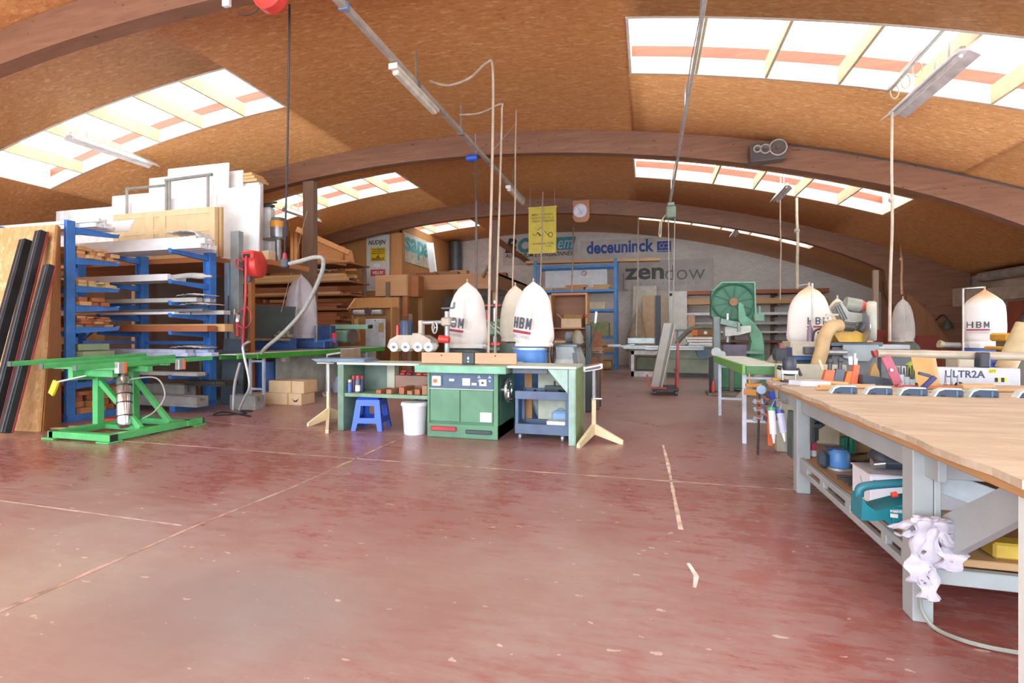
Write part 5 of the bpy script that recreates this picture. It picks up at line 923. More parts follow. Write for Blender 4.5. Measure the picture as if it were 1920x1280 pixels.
for k, (x0, x1, dz) in enumerate([(1012, 1037, 0), (1041, 1094, 0), (1098, 1142, 0), (1060, 1100, 1), (1112, 1145, 1)]): u = fr(x0, 530, x1, 538, YK + .1); one('timber_offcut', 'orange timber offcut lying on the upper shelf of the blue back rack', 'timber', B().box(u[0], u[1], YK + .06 + .05 * k, YK + .3 + .04 * k, KL[1] + .001 + dz * .1, KL[1] + .095 + dz * .1), [PINE, ORW][k % 2], 'offcuts on the blue back rack')
u = fr(1098, 553, 1135, 568, YK + .1); one('cardboard_tube', 'long pale carton lying on second shelf of the blue back rack', 'carton', B().box(u[0], u[1], YK + .08, YK + .4, KL[2] + .001, KL[2] + .26), P('#d2bf9a', .6))
u = fr(1096, 604, 1142, 626, YK + .1); one('green_crate', 'olive green crate on third shelf of the blue back rack', 'crate', B().box(u[0], u[1], YK + .06, YK + .6, KL[3] + .001, u[3], .01), P('#8c9256', .5))
for k in range(3): u = fr(1104, 640, 1148, 655, YK + .1); one('timber_offcut', 'thick timber piece on the fourth shelf of the blue back rack', 'timber', B().box(u[0], u[1] - .1 * k, YK + .06 + .2 * k, YK + .22 + .2 * k, KL[4] + .001, KL[4] + .12 + .05 * k), [ORW, PINE, REDT][k], 'timber on the fourth shelf')
for k in range(2): q = at(1122, 674, YK + .1); one('paper_roll', 'brown paper roll lying at the bottom of the blue back rack', 'roll', B().cyl((q.x - .4, YK + .25 + k * .34, .17), (q.x + .45, YK + .25 + k * .34, .17), .165, n=18), P('#b99c66', .6), 'rolls below the blue rack')
# --- banners on the back wall
YW = YB - .004
def banner(name, lab, x0, y0, x1, y1, col):
    u = fr(x0, y0, x1, y1, YW); e = T(name, lab, 'banner', ((u[0] + u[1]) / 2, YW, u[2])); e.p('cloth', B().box(u[0], u[1], YW - .012, YW, u[2], u[3], 0), P(col, .6, 0, .06, 2)); return e
YT = YW - .013
e = banner('banner', 'banner with bold blue lettering and square blue emblem on the back wall', 1088, 449, 1229, 484, '#cfc6ba'); u = fr(1229, 451, 1260, 484, YW); e.p('cloth_end', B().box(u[0], u[1], YW - .012, YW, u[2], u[3], 0), P('#cfc6ba', .6, 0, .06, 2)); NB = P('#2c4c9c', .5); sgn(e, 'deceuninck', 1100, 450, 1226, 474, YT, NB, 0, .03)
u = fr(1232, 452, 1258, 472, YT); e.p('emblem', B().box(u[0], u[1], YT - .004, YT, u[2], u[3], 0), P('#3a4a92', .5)); cx, cz = (u[0] + u[1]) / 2, (u[2] + u[3]) / 2 + .04
sw_ = B(); sw_.tube([V(cx - .08 + .1 * cos(t_ * PI / 8), YT - .005, cz + .09 * sin(t_ * PI / 8)) for t_ in range(3, 15)], .014, 6); sw_.tube([V(cx + .08 - .1 * cos(t_ * PI / 8), YT - .005, cz + .09 * sin(t_ * PI / 8)) for t_ in range(-2, 14)], .014, 6); sw_.box(u[0] + .03, u[1] - .03, YT - .008, YT - .004, u[2] + .04, u[2] + .07, 0); e.p('emblem_swirl', sw_, P('#c9c8d6', .5))
e = banner('banner', 'banner with teal panel and black serif line behind the hanging yellow sign', 943, 449, 1084, 496, '#cbbfb2'); TL = P('#3c8a94', .5); BK = P('#35302e', .6)
sgn(e, 'B', 947, 447, 969, 474, YT, BK, .3, .05); sgn(e, 'C', 971, 446, 995, 474, YT, TL, .1, .06); u = fr(1040, 444, 1080, 468, YT); e.p('teal_panel', B().prism([(u[0] - .3, u[2]), (u[1] - .12, u[2]), (u[1], u[3]), (u[0] - .3, u[3])], 'y', YT - .004, YT), TL); sgn(e, 'em', 1046, 450, 1074, 466, YT - .005, P('#a9c2c2', .5), .25, .0)
sgn(e, 'ALUMINIUM ET PASSIONNÉS', 947, 471, 1074, 481, YT, BK, .25, .012)
e = banner('banner', 'translucent banner with large dark grey lettering over the leaning boards', 1154, 487, 1338, 545, '#c4bcb2'); ZG = P('#55574e', .55); sgn(e, 'zen', 1171, 502, 1245, 524, YT, ZG, 0, .028); sgn(e, 'dow', 1247, 496, 1322, 524, YT, P('#74766e', .55), 0, -.008); sgn(e, 'D E C E U N I N C K', 1185, 529, 1312, 534, YT, P('#a9a29a', .6))
# cream banner edge lines
one('sign_bracket', 'thin grey bracket line beside the lower left of lettered banner', 'bracket', B().bar(at(1169, 512, 21.0), at(1169, 543, 21.0), .05).bar(at(1169, 543, 21.0), at(1177, 543, 21.0), .05), P('#8d857c', .6))
# --- boards leaning on the back wall
for k, (x0, y0, x1, c_, Yb, lab) in enumerate([(1187, 536, 1231, '#dcd4c0', 20.9, 'broad cream board leaning on the back wall below the grey lettered banner'), (1205, 554, 1229, '#d6b48c', 20.5, 'plain plywood board leaning before the broad cream board'), (1229, 554, 1239, '#626a70', 20.4, 'narrow dark grey board leaning beside plywood board'), (1239, 553, 1256, '#c9b494', 20.45, 'pale board leaning between dark grey board and white board'), (1256, 546, 1288, '#e2dfd2', 20.1, 'tall white board leaning on the back wall at right'), (1289, 590, 1303, '#d0ad88', 20.12, 'short pinkish board leaning right of tall white board')]):
    u = fr(x0, y0, x1, 640, Yb); one('leaning_board', lab, 'board', slab(B(), [(u[0], Yb - .3, 0), (u[1], Yb - .3, 0), (u[1], Yb, u[3]), (u[0], Yb, u[3])], (0, .035, 0)), P(c_, .55, 0, .05))
q = at(1195, 640, 19.6); one('hopper_sack', 'beige cone shaped sack standing before the leaning boards', 'sack', B().lathe([(0, 0), (.42, 0), (.4, .35), (.28, .8), (.12, 1.35), (.05, 1.5), (0, 1.52)], c=(q.x, 19.6, .62), n=20, sy=.7).box(q.x - .3, q.x + .3, 19.4, 19.8, 0, .63), P('#b8a890', .7)); one('timber_strip', 'pale timber strip slanting beside the beige cone sack', 'timber', B().bar(at(1197, 575, 19.0), at(1223, 692, 18.9), .06, .03), PINE)
# timber stored on wall brackets, right half of the back wall
e = T('bracket_rack', 'wall brackets carrying long timbers right of the band saw', 'rack', (3.5, 20.6, 1.0))
WL = [at(1450, yy, 20.3).z for yy in (550, 569, 590, 608, 624, 642)]
for x in (1.45, 3.2, 4.6, 6.0):
    e.p('upright', B().box(x - .06, x + .06, 21.1, 21.2, 0, WL[0] + .2), GBR)
    for z in WL: e.p('bracket', B().box(x - .04, x + .04, 20.2, 21.1, z - .07, z), P('#7a5a44', .6))
for j, z in enumerate(WL):
    for k in range(3):
        L0, L1 = (1.1, 6.25) if k < 2 else (2.6, 5.9); one('long_timber', ['red brown beam on the topmost wall brackets', 'pale plank on the second wall brackets', 'white plastic length on the third wall brackets', 'grey green length on the fourth wall brackets', 'white lath on the fifth wall brackets', 'brown lath on the lowest wall brackets'][j], 'timber', B().box(L0 + random.random() * .4 - (.1 if j == 0 else 0), L1 - random.random() * .3, 20.2 + k * .24, 20.4 + k * .24, z + .001, z + [.15, .2, .1, .1, .07, .08][j]), [[REDT, MERB, REDT], [PINE, WOOD('#c9a27a', '#d8b48c', 'x'), PINE], [WPVC, GPVC, WPVC], [GPVC, P('#9aa698', .5), GPVC], [WPVC, GPVC, WPVC], [GBR, MERB, GBR]][j][k], ['topmost wall beams', 'second wall planks', 'third wall lengths', 'fourth wall lengths', 'fifth wall laths', 'lowest wall laths'][j])
# --- sliding table saw
YS = 15.6; a = fr(1150, 643, 1336, 700, YS)
e = T('sliding_table_saw', 'grey green sliding table saw with long aluminium carriage before the back wall', 'saw', ((a[0] + a[1]) / 2, 16.2, 0)); SGR = P('#8f9a82', .45, 0, .06); SWH = P('#c9cac9', .45)
x = lambda p, Y=YS: at(p, 0, Y).x
zt = at(1250, 646, YS).z
e.p('base', B().box(x(1248), x(1330), YS + .1, YS + 1.2, .12, .60, .01).box(x(1245), x(1332), YS + .05, YS + 1.2, .55, .82, .01), SGR); e.p('plinth', B().box(x(1250), x(1328), YS + .14, YS + 1.1, 0, .12), DGREY)
e.p('carriage', B().box(x(1168), x(1320), YS - .1, YS + .3, zt - .14, zt - .02, .01), P('#a9b0aa', .35, .4)); e.p('carriage_rail', B().box(x(1210), x(1318), YS - .14, YS - .1, zt - .07, zt - .03).box(x(1210), x(1318), YS - .14, YS - .1, zt - .15, zt - .11), ALU)
e.p('table', B().box(x(1290), x(1336), YS - .05, YS + 1.2, zt - .05, zt, .008), P('#b4c0b6', .35, .2)); e.p('blue_motor', B().cyl((x(1318), YS - .05, .72), (x(1318), YS + .35, .72), .17), P('#5a7288', .4)); e.p('outrigger_frame', B().box(x(1183), x(1189), YS, YS + .06, .0, .78).box(x(1183), x(1248), YS, YS + .06, .0, .16).box(x(1183), x(1248), YS, YS + .06, .66, .78), SWH); e.p('dark_motor', B().box(x(1192), x(1246), YS + .1, YS + .6, .18, .6, .03).cyl((x(1205), YS + .06, .4), (x(1205), YS + .3, .4), .18), P('#5c6048', .5))
e.p('cross_fence', B().box(x(1176), x(1228), YS + .25, YS + .33, zt + .02, zt + .2, .01), P('#b9c2ba', .35, .3)); e.p('roller_tip', B().cyl(at(1140, 648, YS), at(1164, 648, YS), .045), WHITE); e.p('outrigger_arm', B().bar(at(1164, 649, YS), at(1190, 646, YS), .07, .06), STEEL)
YQ = 15.9
for k in range(3): u = fr(1284 + k * 3, 638 + k * 4, 1340 - k * 3, 642 + k * 4, YQ); one('white_sheet', 'white sheet in the pile lying on the sliding saw table', 'sheet', B().box(u[0], u[1], YQ - .28, YQ + .12, zt + .002 + (2 - k) * .08, zt + .06 + (2 - k) * .08), WHITE, 'white sheets on the saw')
u = fr(1300, 617, 1346, 632, 16.1); e = T('control_box', 'orange and black control box with dials above the sliding saw table', 'control box', ((u[0] + u[1]) / 2, 16.1, u[2])); e.p('case', B().box(u[0], u[1], 16.1, 16.25, zt + .25, u[3], .02), P('#8a5a34', .5)); e.p('orange_side', B().box(u[0] - .03, u[0] + .12, 16.08, 16.1, zt + .27, u[3] - .02), P('#e0742a', .5)); e.p('dial', B().cyl(((u[0] + u[1]) / 2, 16.1, (zt + .25 + u[3]) / 2), ((u[0] + u[1]) / 2, 16.08, (zt + .25 + u[3]) / 2), .05), WHITE); e.p('wooden_stand', B().box(u[0] - .02, u[1] + .02, 16.08, 16.3, zt + .004, zt + .245), PINE)
one('suction_hose', 'grey suction hose arching over the sliding saw', 'hose', B().tube(smooth_path([at(1268, 645, 16.4), at(1282, 628, 16.4), at(1300, 616, 16.4), at(1330, 613, 16.4), at(1345, 622, 16.4)], 6), .07, 10), P('#7f7c6c', .5))
one('support_frame', 'dark grey square tube frame beside the trolley of grey panels', 'frame', B().bar(at(1255, 619, 15.2), at(1286, 619, 15.2), .06).bar(at(1256, 619, 15.2), at(1256, 645, 15.2), .06).bar(at(1270, 619, 15.2), at(1270, 645, 15.2), .06), P('#6a6e6c', .4, .3))
# --- trolley with grey panels
b0 = V(.28, 11.25, 0); b1 = fl(1222, 738); b2 = fl(1272, 740)
e = T('panel_trolley', 'red framed panel trolley carrying tall grey panels on castors', 'trolley', b0); RF = P('#a83f36', .45)
e.p('platform', B().box(b1.x, b2.x, 10.95, 11.8, .1, .15), P('#3f3a38', .5)); e.p('back_frame', B().bar((b2.x - .02, 11.1, .15), at(1271, 642, 11.1), .05).bar((b2.x - .02, 11.75, .15), at(1271, 642, 11.75), .05).bar((b2.x - .05, 11.1, .5), (b2.x - .05, 11.75, .5), .04), RF); e.p('front_bar', B().bar((b1.x - .05, 10.92, .18), at(1213, 702, 10.92), .04).bar((b1.x - .02, 10.92, .16), (b1.x + .3, 10.92, .16), .04), RF)
for (x_, y_) in ((b1.x + .06, 11.02), (b2.x - .05, 11.02), (b1.x + .06, 11.7), (b2.x - .05, 11.7)): e.p('castor', B().cyl((x_ - .025, y_, .055), (x_ + .025, y_, .055), .055, n=14).box(x_ - .03, x_ + .03, y_ - .02, y_ + .02, .07, .1), DGREY)
GP = P('#a9a89c', .5, 0, .05)
for k, (xb, xt, top, w_) in enumerate([(1220, 1244, 606, 14), (1234.8, 1258.8, 606, 3.4), (1238.8, 1262.8, 607, 3), (1238, 1244, 648, 4), (1246, 1249, 660, 5)]):
    p_, q_ = at(xb, 727, 11.0), at(xt, top, 11.25); ww = w_ / 88.0; yk = 11.0 if k < 3 else 11.66; dk = .6 if k < 3 else .1
    one('tall_panel', ['broad grey panel at the front of the panel trolley', 'narrow grey panel edge behind the broad one on panel trolley', 'third grey panel edge on panel trolley', 'shorter brown panel standing on the panel trolley', 'short pale panel leaning in the panel trolley'][k], 'panel', slab(B(), [(p_.x, yk, .152), (p_.x + ww, yk, .152), (q_.x + ww, yk, q_.z), (q_.x, yk, q_.z)], (0, dk, 0)), [GP, P('#77766c', .5), GP, WOOD('#8f6a50', '#a47c60', 'z'), P('#b9b09a', .5)][k])
# --- band saw
YQ = 12.1; BG = P('#4f8f68', .42, 0, .06); BG2 = P('#3f7a58', .42, 0, .06)
e = T('band_saw', 'big green band saw with open spoked wheel guard', 'saw', at(1400, 740, YQ)); e.e.location.z = 0; e.off = V(*e.e.location)
u = lambda p, y: (at(p, y, YQ).x, at(p, y, YQ).z)
hp = [u(1334, 545), u(1353, 528), u(1416, 528), u(1418, 590), u(1400, 606), u(1345, 606), u(1334, 592)]
e.p('wheel_guard', B().prism(hp, 'y', YQ + .04, YQ + .34), BG2); hub = at(1375, 566, YQ)
rim = B(); rim.tube([hub + V(.44 * cos(k * PI / 18), .0, .40 * sin(k * PI / 18)) for k in range(37)], .022, 8); wh = e.p('wheel', rim, P('#2f6a4a', .4)); sp = B()
for k in range(10): sp.bar(hub, hub + V(.43 * cos(k * PI / 5 + .2), 0, .39 * sin(k * PI / 5 + .2)), .02, .02)
e.p('spokes', sp, P('#356f4e', .4), wh); e.p('hub', B().cyl(hub + V(0, -.06, 0), hub + V(0, .06, 0), .09), P('#a8764a', .5), wh); e.p('guard_rim', B().prism([hp[0], hp[1], hp[2], hp[3], (hp[3][0] - .03, hp[3][1]), (hp[2][0] - .03, hp[2][1] - .03), (hp[1][0] + .01, hp[1][1] - .03), (hp[0][0] + .03, hp[0][1] - .01)], 'y', YQ - .03, YQ + .04), P('#7fae8e', .4))
fr_ = [u(1384, 566), u(1393, 570), u(1398, 592), u(1413, 604), u(1428, 625), u(1432, 645), u(1432, 662), u(1404, 662), u(1409, 640), u(1404, 622), u(1390, 608), u(1384, 600)]
e.p('frame_arm', B().prism(fr_, 'y', YQ - .04, YQ + .24), P('#6fa885', .42)); e.p('body', B().box(at(1404, 0, YQ).x, at(1434, 0, YQ).x, YQ - .02, YQ + .5, 0, at(1418, 660, YQ).z + .03, .02), BG); e.p('lower_housing', B().box(at(1345, 0, YQ).x, at(1410, 0, YQ).x, YQ, YQ + .45, .06, .72, .03), BG)
e.p('table', B().box(at(1352, 0, YQ).x, at(1425, 0, YQ).x, YQ - .35, YQ + .35, .86, .92), P('#7a9c88', .35, .2)); e.p('blade_guide', B().box(hub.x - .15, hub.x - .1, YQ - .05, YQ, 1.1, 1.75), STEEL); e.p('tension_block', B().box(at(1412, 0, YQ).x, at(1432, 0, YQ).x, YQ - .1, YQ + .05, at(1422, 603, YQ).z, at(1422, 588, YQ).z, .02).cyl(at(1424, 588, YQ), at(1424, 574, YQ), .03), P('#7aa588', .4))
# grey mortising column in front of it
q0 = at(1344, 740, 11.4)
e = T('mortiser', 'grey upright machine column with levers left of the band saw', 'machine', (q0.x, 11.4, 0)); MG = P('#7f8a86', .42, .1, .06); e.p('column', B().box(q0.x - .08, q0.x + .07, 11.35, 11.5, .06, at(1344, 594, 11.4).z, .02), MG); e.p('base', B().box(q0.x - .2, q0.x + .4, 11.2, 11.7, 0, .06, .01), P('#7d7a70', .4, .2)); e.p('dark_leg', B().box(q0.x - .16, q0.x - .1, 11.3, 11.36, .06, .8), BLACK); e.p('head', B().bar(at(1350, 602, 11.4), at(1385, 610, 11.4), .2, .12).cyl(at(1385, 604, 11.3), at(1385, 622, 11.3), .03), P('#8ba598', .4)); e.p('white_shroud', B().prism([u(1352, 613), u(1398, 611), u(1398, 622), u(1376, 628), u(1352, 630)], 'y', 11.5, 11.8), P('#cfd2c6', .45)); e.p('gear', B().cyl(at(1343, 660, 11.3), at(1343, 660, 11.2), .1).cyl(at(1354, 664, 11.3), at(1354, 664, 11.2), .07), P('#a9aaa4', .4, .3)); e.p('side_panel', B().box(at(1356, 0, 11.5).x, at(1400, 0, 11.5).x, 11.5, 11.54, at(1378, 668, 11.5).z, at(1378, 646, 11.5).z), P('#6a6470', .45)); e.p('hanging_lamp', B().lathe([(0, 0), (.03, .02), (.04, .08), (.03, .2), (.01, .26), (0, .26)], c=at(1337, 737, 11.2), n=12), RED, label='red bulb shaped handle'); e.p('rear_leg', B().box(q0.x + .28, q0.x + .36, 11.6, 11.68, .06, .9), P('#77726a', .4))
# ================================================================ right side: bags, mitre saw, machines
def stand_for(e_lab, px, Y, zt, col, r=.27):
    qx = at(px, 0, Y).x; e = T('dust_extractor', e_lab, 'dust extractor', (qx, Y, 0))
    e.p('ring', B().lathe([(0, zt - .2), (r, zt - .2), (r, zt), (0, zt)], c=(qx, Y, 0), n=26, sy=.7), P(col, .4)); e.p('stand', B().box(qx - r * .7, qx + r * .7, Y - .15, Y + .15, 0, zt - .21), P('#5a6a70', .5)); return e
t = NT('stained_bag_cloth'); g = t.n('ShaderNodeSeparateXYZ'); tg = t.n('ShaderNodeTexCoord'); t.l(tg.outputs['Generated'], g.inputs[0])
h_ = t.math('ADD', g.outputs[2], t.math('MULTIPLY', t.math('SUBTRACT', t.noise(t.coords(), 6, 4), .5), .25)); BAGS = t.fin(t.ramp(h_, [(.0, '#e6e0d8'), (.74, '#e8e2da'), (.86, '#e2c8a4'), (.97, '#d8a878')]), .8)
bag('filter_bag', 'big white dust bag with square printed lettering left of the mitre saw', 1517, 535, 645, 86, 7.6, BAGS, (1526, 602, 40, 15, 0, 'HBM'), fold=False)
stand_for('blue stand carrying the big white dust bag left of the mitre saw', 1517, 7.6, at(1517, 646, 7.6).z - .002, '#4a5a80')
bag('filter_bag', 'white dust bag with orange stained tip at the far right', 1846, 542, 652, 78, 8.9, BAGS, (1824, 609, 33, 14, 0, 'HBM'), fold=False, cone=True)
stand_for('blue stand under the far right dust bag', 1846, 8.9, at(1846, 653, 8.9).z - .002, '#3f5fa8')
bag('filter_bag', 'small grey dust bag hanging on a rope before the brown arch foot', 1693, 559, 641, 44, 11.6, P('#bdb6ac', .8, 0, .08, 3), None, sy=.7)
bag('filter_bag', 'cream dust bag mostly hidden behind the mitre saw', 1570, 558, 640, 50, 9.2, BAGY, None, fold=False)
stand_for('grey stand under the hidden cream dust bag', 1570, 9.2, at(1570, 641, 9.2).z - .002, '#8a8f90', .22); stand_for('dark stand under the small grey dust bag', 1693, 11.6, at(1693, 642, 11.6).z - .002, '#55605a', .2)
for (px, y0, y1, Y, ox, lab) in ((1523, 531, 645, 7.25, 10, 'thin pale rod frame holding the big white dust bag'), (1806, 541, 690, 8.6, 40, 'thin pale rod frame holding the far right dust bag')):
    p_ = at(px, y0, Y); one('bag_hanger', lab, 'hanger', B().tube([(p_.x, Y, 0), p_, p_ + V((-.1 if px < 1700 else .34), .2, -.01 if px < 1700 else .03)], .012, 6), P('#cfcac0', .4))
# plank-clad post, red panels, triangular plate
u = fr(1638, 506, 1648, 640, 15.6); one('pale_post', 'slim pale timber post standing before the brown arch foot', 'post', B().box(u[0], u[1], 15.6, 15.7, 0, u[3]), WOOD('#c2a68c', '#d0b69c', 'z'))
BRN = WOOD('#86583a', '#9a6a48', 'z', .5)
u = fr(1650, 480, 1796, 700, 16.3); one('brown_backing', 'brown plywood boarding closing the bay behind the arch foot', 'boarding', B().box(u[0] + .05, 8.15, 16.3, 16.34, 0, 2.8), BRN)
one('wall_plate', 'lighter triangular plate set on the brown arch foot', 'gusset', B().prism([at(p, y, 15.78).xz[:] if False else (at(p, y, 15.78).x, at(p, y, 15.78).z) for p, y in ((1700, 548), (1745, 590), (1778, 640), (1770, 690), (1700, 690))], 'y', 15.76, 15.81), WOOD('#94633f', '#a8744c', 'z', .5))  # lighter flat shape laid over the arch foot
for (x0, y0, x1, Y, lab) in ((1640, 618, 1668, 14.6, 'small dark red board standing behind the mitre saw'), (1716, 629, 1770, 13.6, 'wide dark red board standing before the brown arch foot'), (1668, 628, 1690, 14.2, 'narrow dark red board left of the small grey dust bag')):
    u = fr(x0, y0, x1, 720, Y); one('red_board', lab, 'board', slab(B(), [(u[0], Y, 0), (u[1], Y, 0), (u[1], Y + .15, u[3]), (u[0], Y + .15, u[3])], (0, .03, 0)), P('#8c4034', .5))
q = at(1778, 605, 15.6); e = T('wall_lamp', 'dark clamp lamp fixed on the brown arch foot', 'lamp', q); e.p('arm', B().tube(smooth_path([at(1755, 600, 15.7), at(1768, 590, 15.5), at(1778, 600, 15.4)], 5), .02, 6), BLACK); e.p('shade', B().lathe([(.13, 0), (.1, .15), (.04, .22), (0, .22)], c=at(1777, 616, 15.4), n=16), P('#4a4a40', .4))
# right wall: pipe and leaning boards
one('wall_pipe', 'thick grey insulated pipe running along the right wall', 'pipe', B().cyl((XR - .14, 10.62, 2.67), (XR - .14, 15.3, 2.72), .12, n=16), P('#9a9286', .6)); one('wall_ledge', 'pale concrete ledge below the pipe on the right wall', 'ledge', B().box(XR - .1, XR - .005, 6, 16.2, 2.1, 2.42), P('#b9aa98', .7)); one('wall_corbel', 'pale concrete block where ledge meets brown arch foot', 'block', B().box(XR - .5, XR - .11, 15.2, 15.81, 2.0, 2.48), P('#b7a08a', .7))
for k, (y, w_, h, c_, lean, lab) in enumerate([(13.6, .5, 2.05, '#9c5540', .3, 'red brown board leaning on right wall, farthest one'), (12.6, .2, 2.2, '#b9b2a6', .5, 'narrow pale grey board leaning on right wall'), (12.1, .1, 2.25, '#6a6a72', .5, 'thin dark board leaning on right wall'), (11.7, .35, 2.0, '#8a4a3a', .5, 'long red brown board leaning steeply on right wall'), (10.9, .25, 2.1, '#b9c8bc', .35, 'pale green board leaning on right wall'), (10.6, .2, 2.0, '#e2e0d8', .4, 'white board leaning on right wall'), (11.35, .2, 1.95, '#8c8a80', .4, 'grey board leaning on right wall beside red brown board'), (13.0, .3, 1.7, '#9a7048', .3, 'wide short brown board leaning on right wall')]):
    one('leaning_board', lab, 'board', slab(B(), [(XR - .1 - lean, y, 0), (XR - .1 - lean, y + w_, 0), (XR - .16, y + w_ + .2, h), (XR - .16, y + .2, h)], (.03, 0, 0)), P(c_, .55, 0, .06))
# mitre station behind the bench
Y1 = 6.9
u = fr(1508, 641, 1655, 700, Y1)
e = T('mitre_station', 'grey metal mitre saw station behind the workbench', 'station', ((u[0] + u[1]) / 2, 7.1, 0)); GM = P('#9aa3a4', .42, .1, .06)
zt = at(1600, 641, Y1).z; e.p('top', B().box(at(1555, 0, Y1).x, at(1652, 0, Y1).x, Y1 - .05, Y1 + .5, zt - .05, zt), P('#5a5e60', .4, .2)); v_ = fr(1576, 646, 1642, 676, Y1); e.p('front_panel', B().prism([(v_[0], v_[2] + .04), (v_[0] + .12, v_[2]), (v_[1] - .1, v_[2]), (v_[1], v_[3] - .05), (v_[1], v_[3]), (v_[0], v_[3])], 'y', Y1 - .08, Y1 - .05), GM)
e.p('leg_box', B().box(at(1560, 0, Y1).x, at(1645, 0, Y1).x, Y1, Y1 + .45, 0, zt - .06), P('#7b8284', .45)); v_ = fr(1543, 656, 1575, 663, Y1); e.p('rail', B().cyl((v_[0], Y1 - .15, (v_[2] + v_[3]) / 2), (v_[1] + .02, Y1 - .15, (v_[2] + v_[3]) / 2), .032), STEEL); v_ = fr(1478, 640, 1545, 648, Y1); e.p('left_table', B().box(v_[0], v_[1], Y1 - .1, Y1 + .3, v_[2] - .02, v_[3], .006).box(v_[0] + .02, v_[0] + .4, Y1 - .11, Y1 - .08, v_[2] - .12, v_[3] - .03), P('#b5aa94', .5)); v_ = fr(1507, 650, 1542, 664, Y1 - .15); e.p('dark_drawer', B().box(v_[0], v_[1], Y1 - .18, Y1 + .1, v_[2], v_[3], .01), P('#4a4c54', .4)); v_ = fr(1490, 664, 1523, 676, Y1 - .05); e.p('blue_bin', B().box(v_[0], v_[1], Y1 - .05, Y1 + .2, v_[2], v_[3], .01), P('#39588c', .4)); v_ = fr(1452, 682, 1580, 705, 6.2); e.p('lower_beam', B().box(max(v_[0], 1.25), v_[1], 6.08, 6.2, .0, v_[3], .01), P('#b3b39c', .5))
YM = 6.85; q = at(1600, 640, YM)
e = T('mitre_saw', 'grey sliding mitre saw with yellow base and red handle tip on the grey station', 'saw', (q.x, YM, zt)); w_ = lambda p, y: (at(p, y, YM).x, at(p, y, YM).z)
e.p('base', B().prism([w_(1556, 622), w_(1600, 620), w_(1628, 632), (w_(1630, 0)[0], zt + .002), (w_(1568, 0)[0], zt + .002), w_(1562, 632)], 'y', YM - .1, YM + .25), P('#d2a236', .45)); e.p('fence', B().box(w_(1562, 0)[0], w_(1628, 0)[0], YM + .1, YM + .14, zt + .002, at(1595, 628, YM).z), P('#8c8c6e', .4))
e.p('blade_guard', B().lathe([(0, -.05), (.2, -.05), (.215, -.03), (.215, .03), (.2, .05), (0, .05)], n=30, M=Matrix.Translation(at(1634, 602, YM - .06)) @ Matrix.Rotation(PI / 2, 4, 'Y') @ Matrix.Rotation(.35, 4, 'X') @ Matrix.Diagonal((1.1, .8, 1, 1))), P('#b9b5a4', .45)); bl = e.p('blade', B().cyl(at(1618, 612, YM - .12), at(1620, 612, YM - .12), .19, n=30), P('#9a9c9c', .3, .7))
e.p('arm', B().prism([w_(1563, 575), w_(1572, 566), w_(1586, 585), w_(1612, 588), w_(1614, 602), w_(1590, 606), w_(1580, 606), w_(1562, 580)], 'y', YM - .1, YM + .1), P('#9c9a8c', .4)); sl = B()
for k in range(3): sl.bar(at(1566 + k * 4, 572 - k * 2 + 2, YM - .105), at(1580 + k * 4, 602 - k * 2, YM - .105), .016, .012)
e.p('slots', sl, DGREY); e.p('motor', B().cyl(at(1584, 569, YM), at(1612, 574, YM), .085, n=20), P('#8f9084', .4)); e.p('red_tip', B().cyl(at(1612, 574, YM), at(1622, 576, YM), .08, .06, n=18), P('#e06a58', .4), label='red end of motor'); e.p('dark_handle', B().cyl(at(1566, 610, YM - .15), at(1600, 613, YM - .15), .055, n=16), P('#4a4644', .45)); e.p('pivot', B().bar(at(1606, 612, YM), at(1612, 636, YM), .12, .1).cyl(at(1616, 606, YM - .1), at(1624, 610, YM - .1), .09), P('#6d6d70', .4)); e.p('grip', B().bar(at(1545, 598, YM - .1), at(1560, 606, YM - .1), .05, .04).bar(at(1548, 590, YM - .1), at(1572, 590, YM - .1), .03, .025), P('#b9b49e', .45))
e.p('suction_hose', B().tube(smooth_path([at(1575, 610, 6.7), at(1558, 614, 6.65), at(1546, 632, 6.6), at(1540, 660, 6.6), at(1532, 690, 6.6), at(1530, 730, 6.6)], 6), .075, 12), P('#c2a274', .6), label='tan suction hose bending down to the floor')
one('glue_bottle', 'mauve glue bottle standing on the pale left table of the station', 'bottle', B().lathe([(0, 0), (.035, 0), (.035, .14), (.015, .19), (.008, .25), (0, .25)], c=(at(1519, 640, 6.95).x, 6.95, at(1511, 640, Y1).z + .001), n=14), P('#8a7684', .4)); one('wire_tangle', 'dark bent metal bracket on the pale left table beside the mauve bottle', 'bracket', B().tube(smooth_path([at(1524, 640, 6.9), at(1527, 622, 6.9), at(1540, 616, 6.9), at(1545, 622, 6.9), at(1533, 624, 6.9)], 5), .013, 6), P('#4a443e', .4))
q = at(1474, 645, 9.25); e = T('router', 'dark grey plunge motor box with red top left of the mitre station', 'tool', (q.x, 9.25, 0)); v_ = fr(1451, 653, 1474, 675, 9.25); e.p('case', B().prism([(v_[0] + .02, v_[2]), (v_[1] - .02, v_[2]), (v_[1], v_[2] + .1), (v_[1] - .01, v_[3] - .02), (v_[0] + .03, v_[3]), (v_[0], v_[2] + .1)], 'y', 9.15, 9.4), P('#52565c', .4)); e.p('red_cap', B().box(at(1461, 0, 9.25).x, at(1472, 0, 9.25).x, 9.2, 9.3, v_[3], at(1466, 643, 9.25).z), P('#a8646a', .4)); e.p('stand', B().box(v_[0] + .04, v_[1] - .04, 9.2, 9.35, 0, v_[2]), P('#9aa08c', .5))
one('extraction_pipe', 'pale grey pipe slanting up between band saw and mitre station', 'pipe', B().cyl(V(at(1425, 0, 9.8).x - .35, 9.8, .09), at(1455, 668, 9.7), .075), P('#b5ad9c', .5))
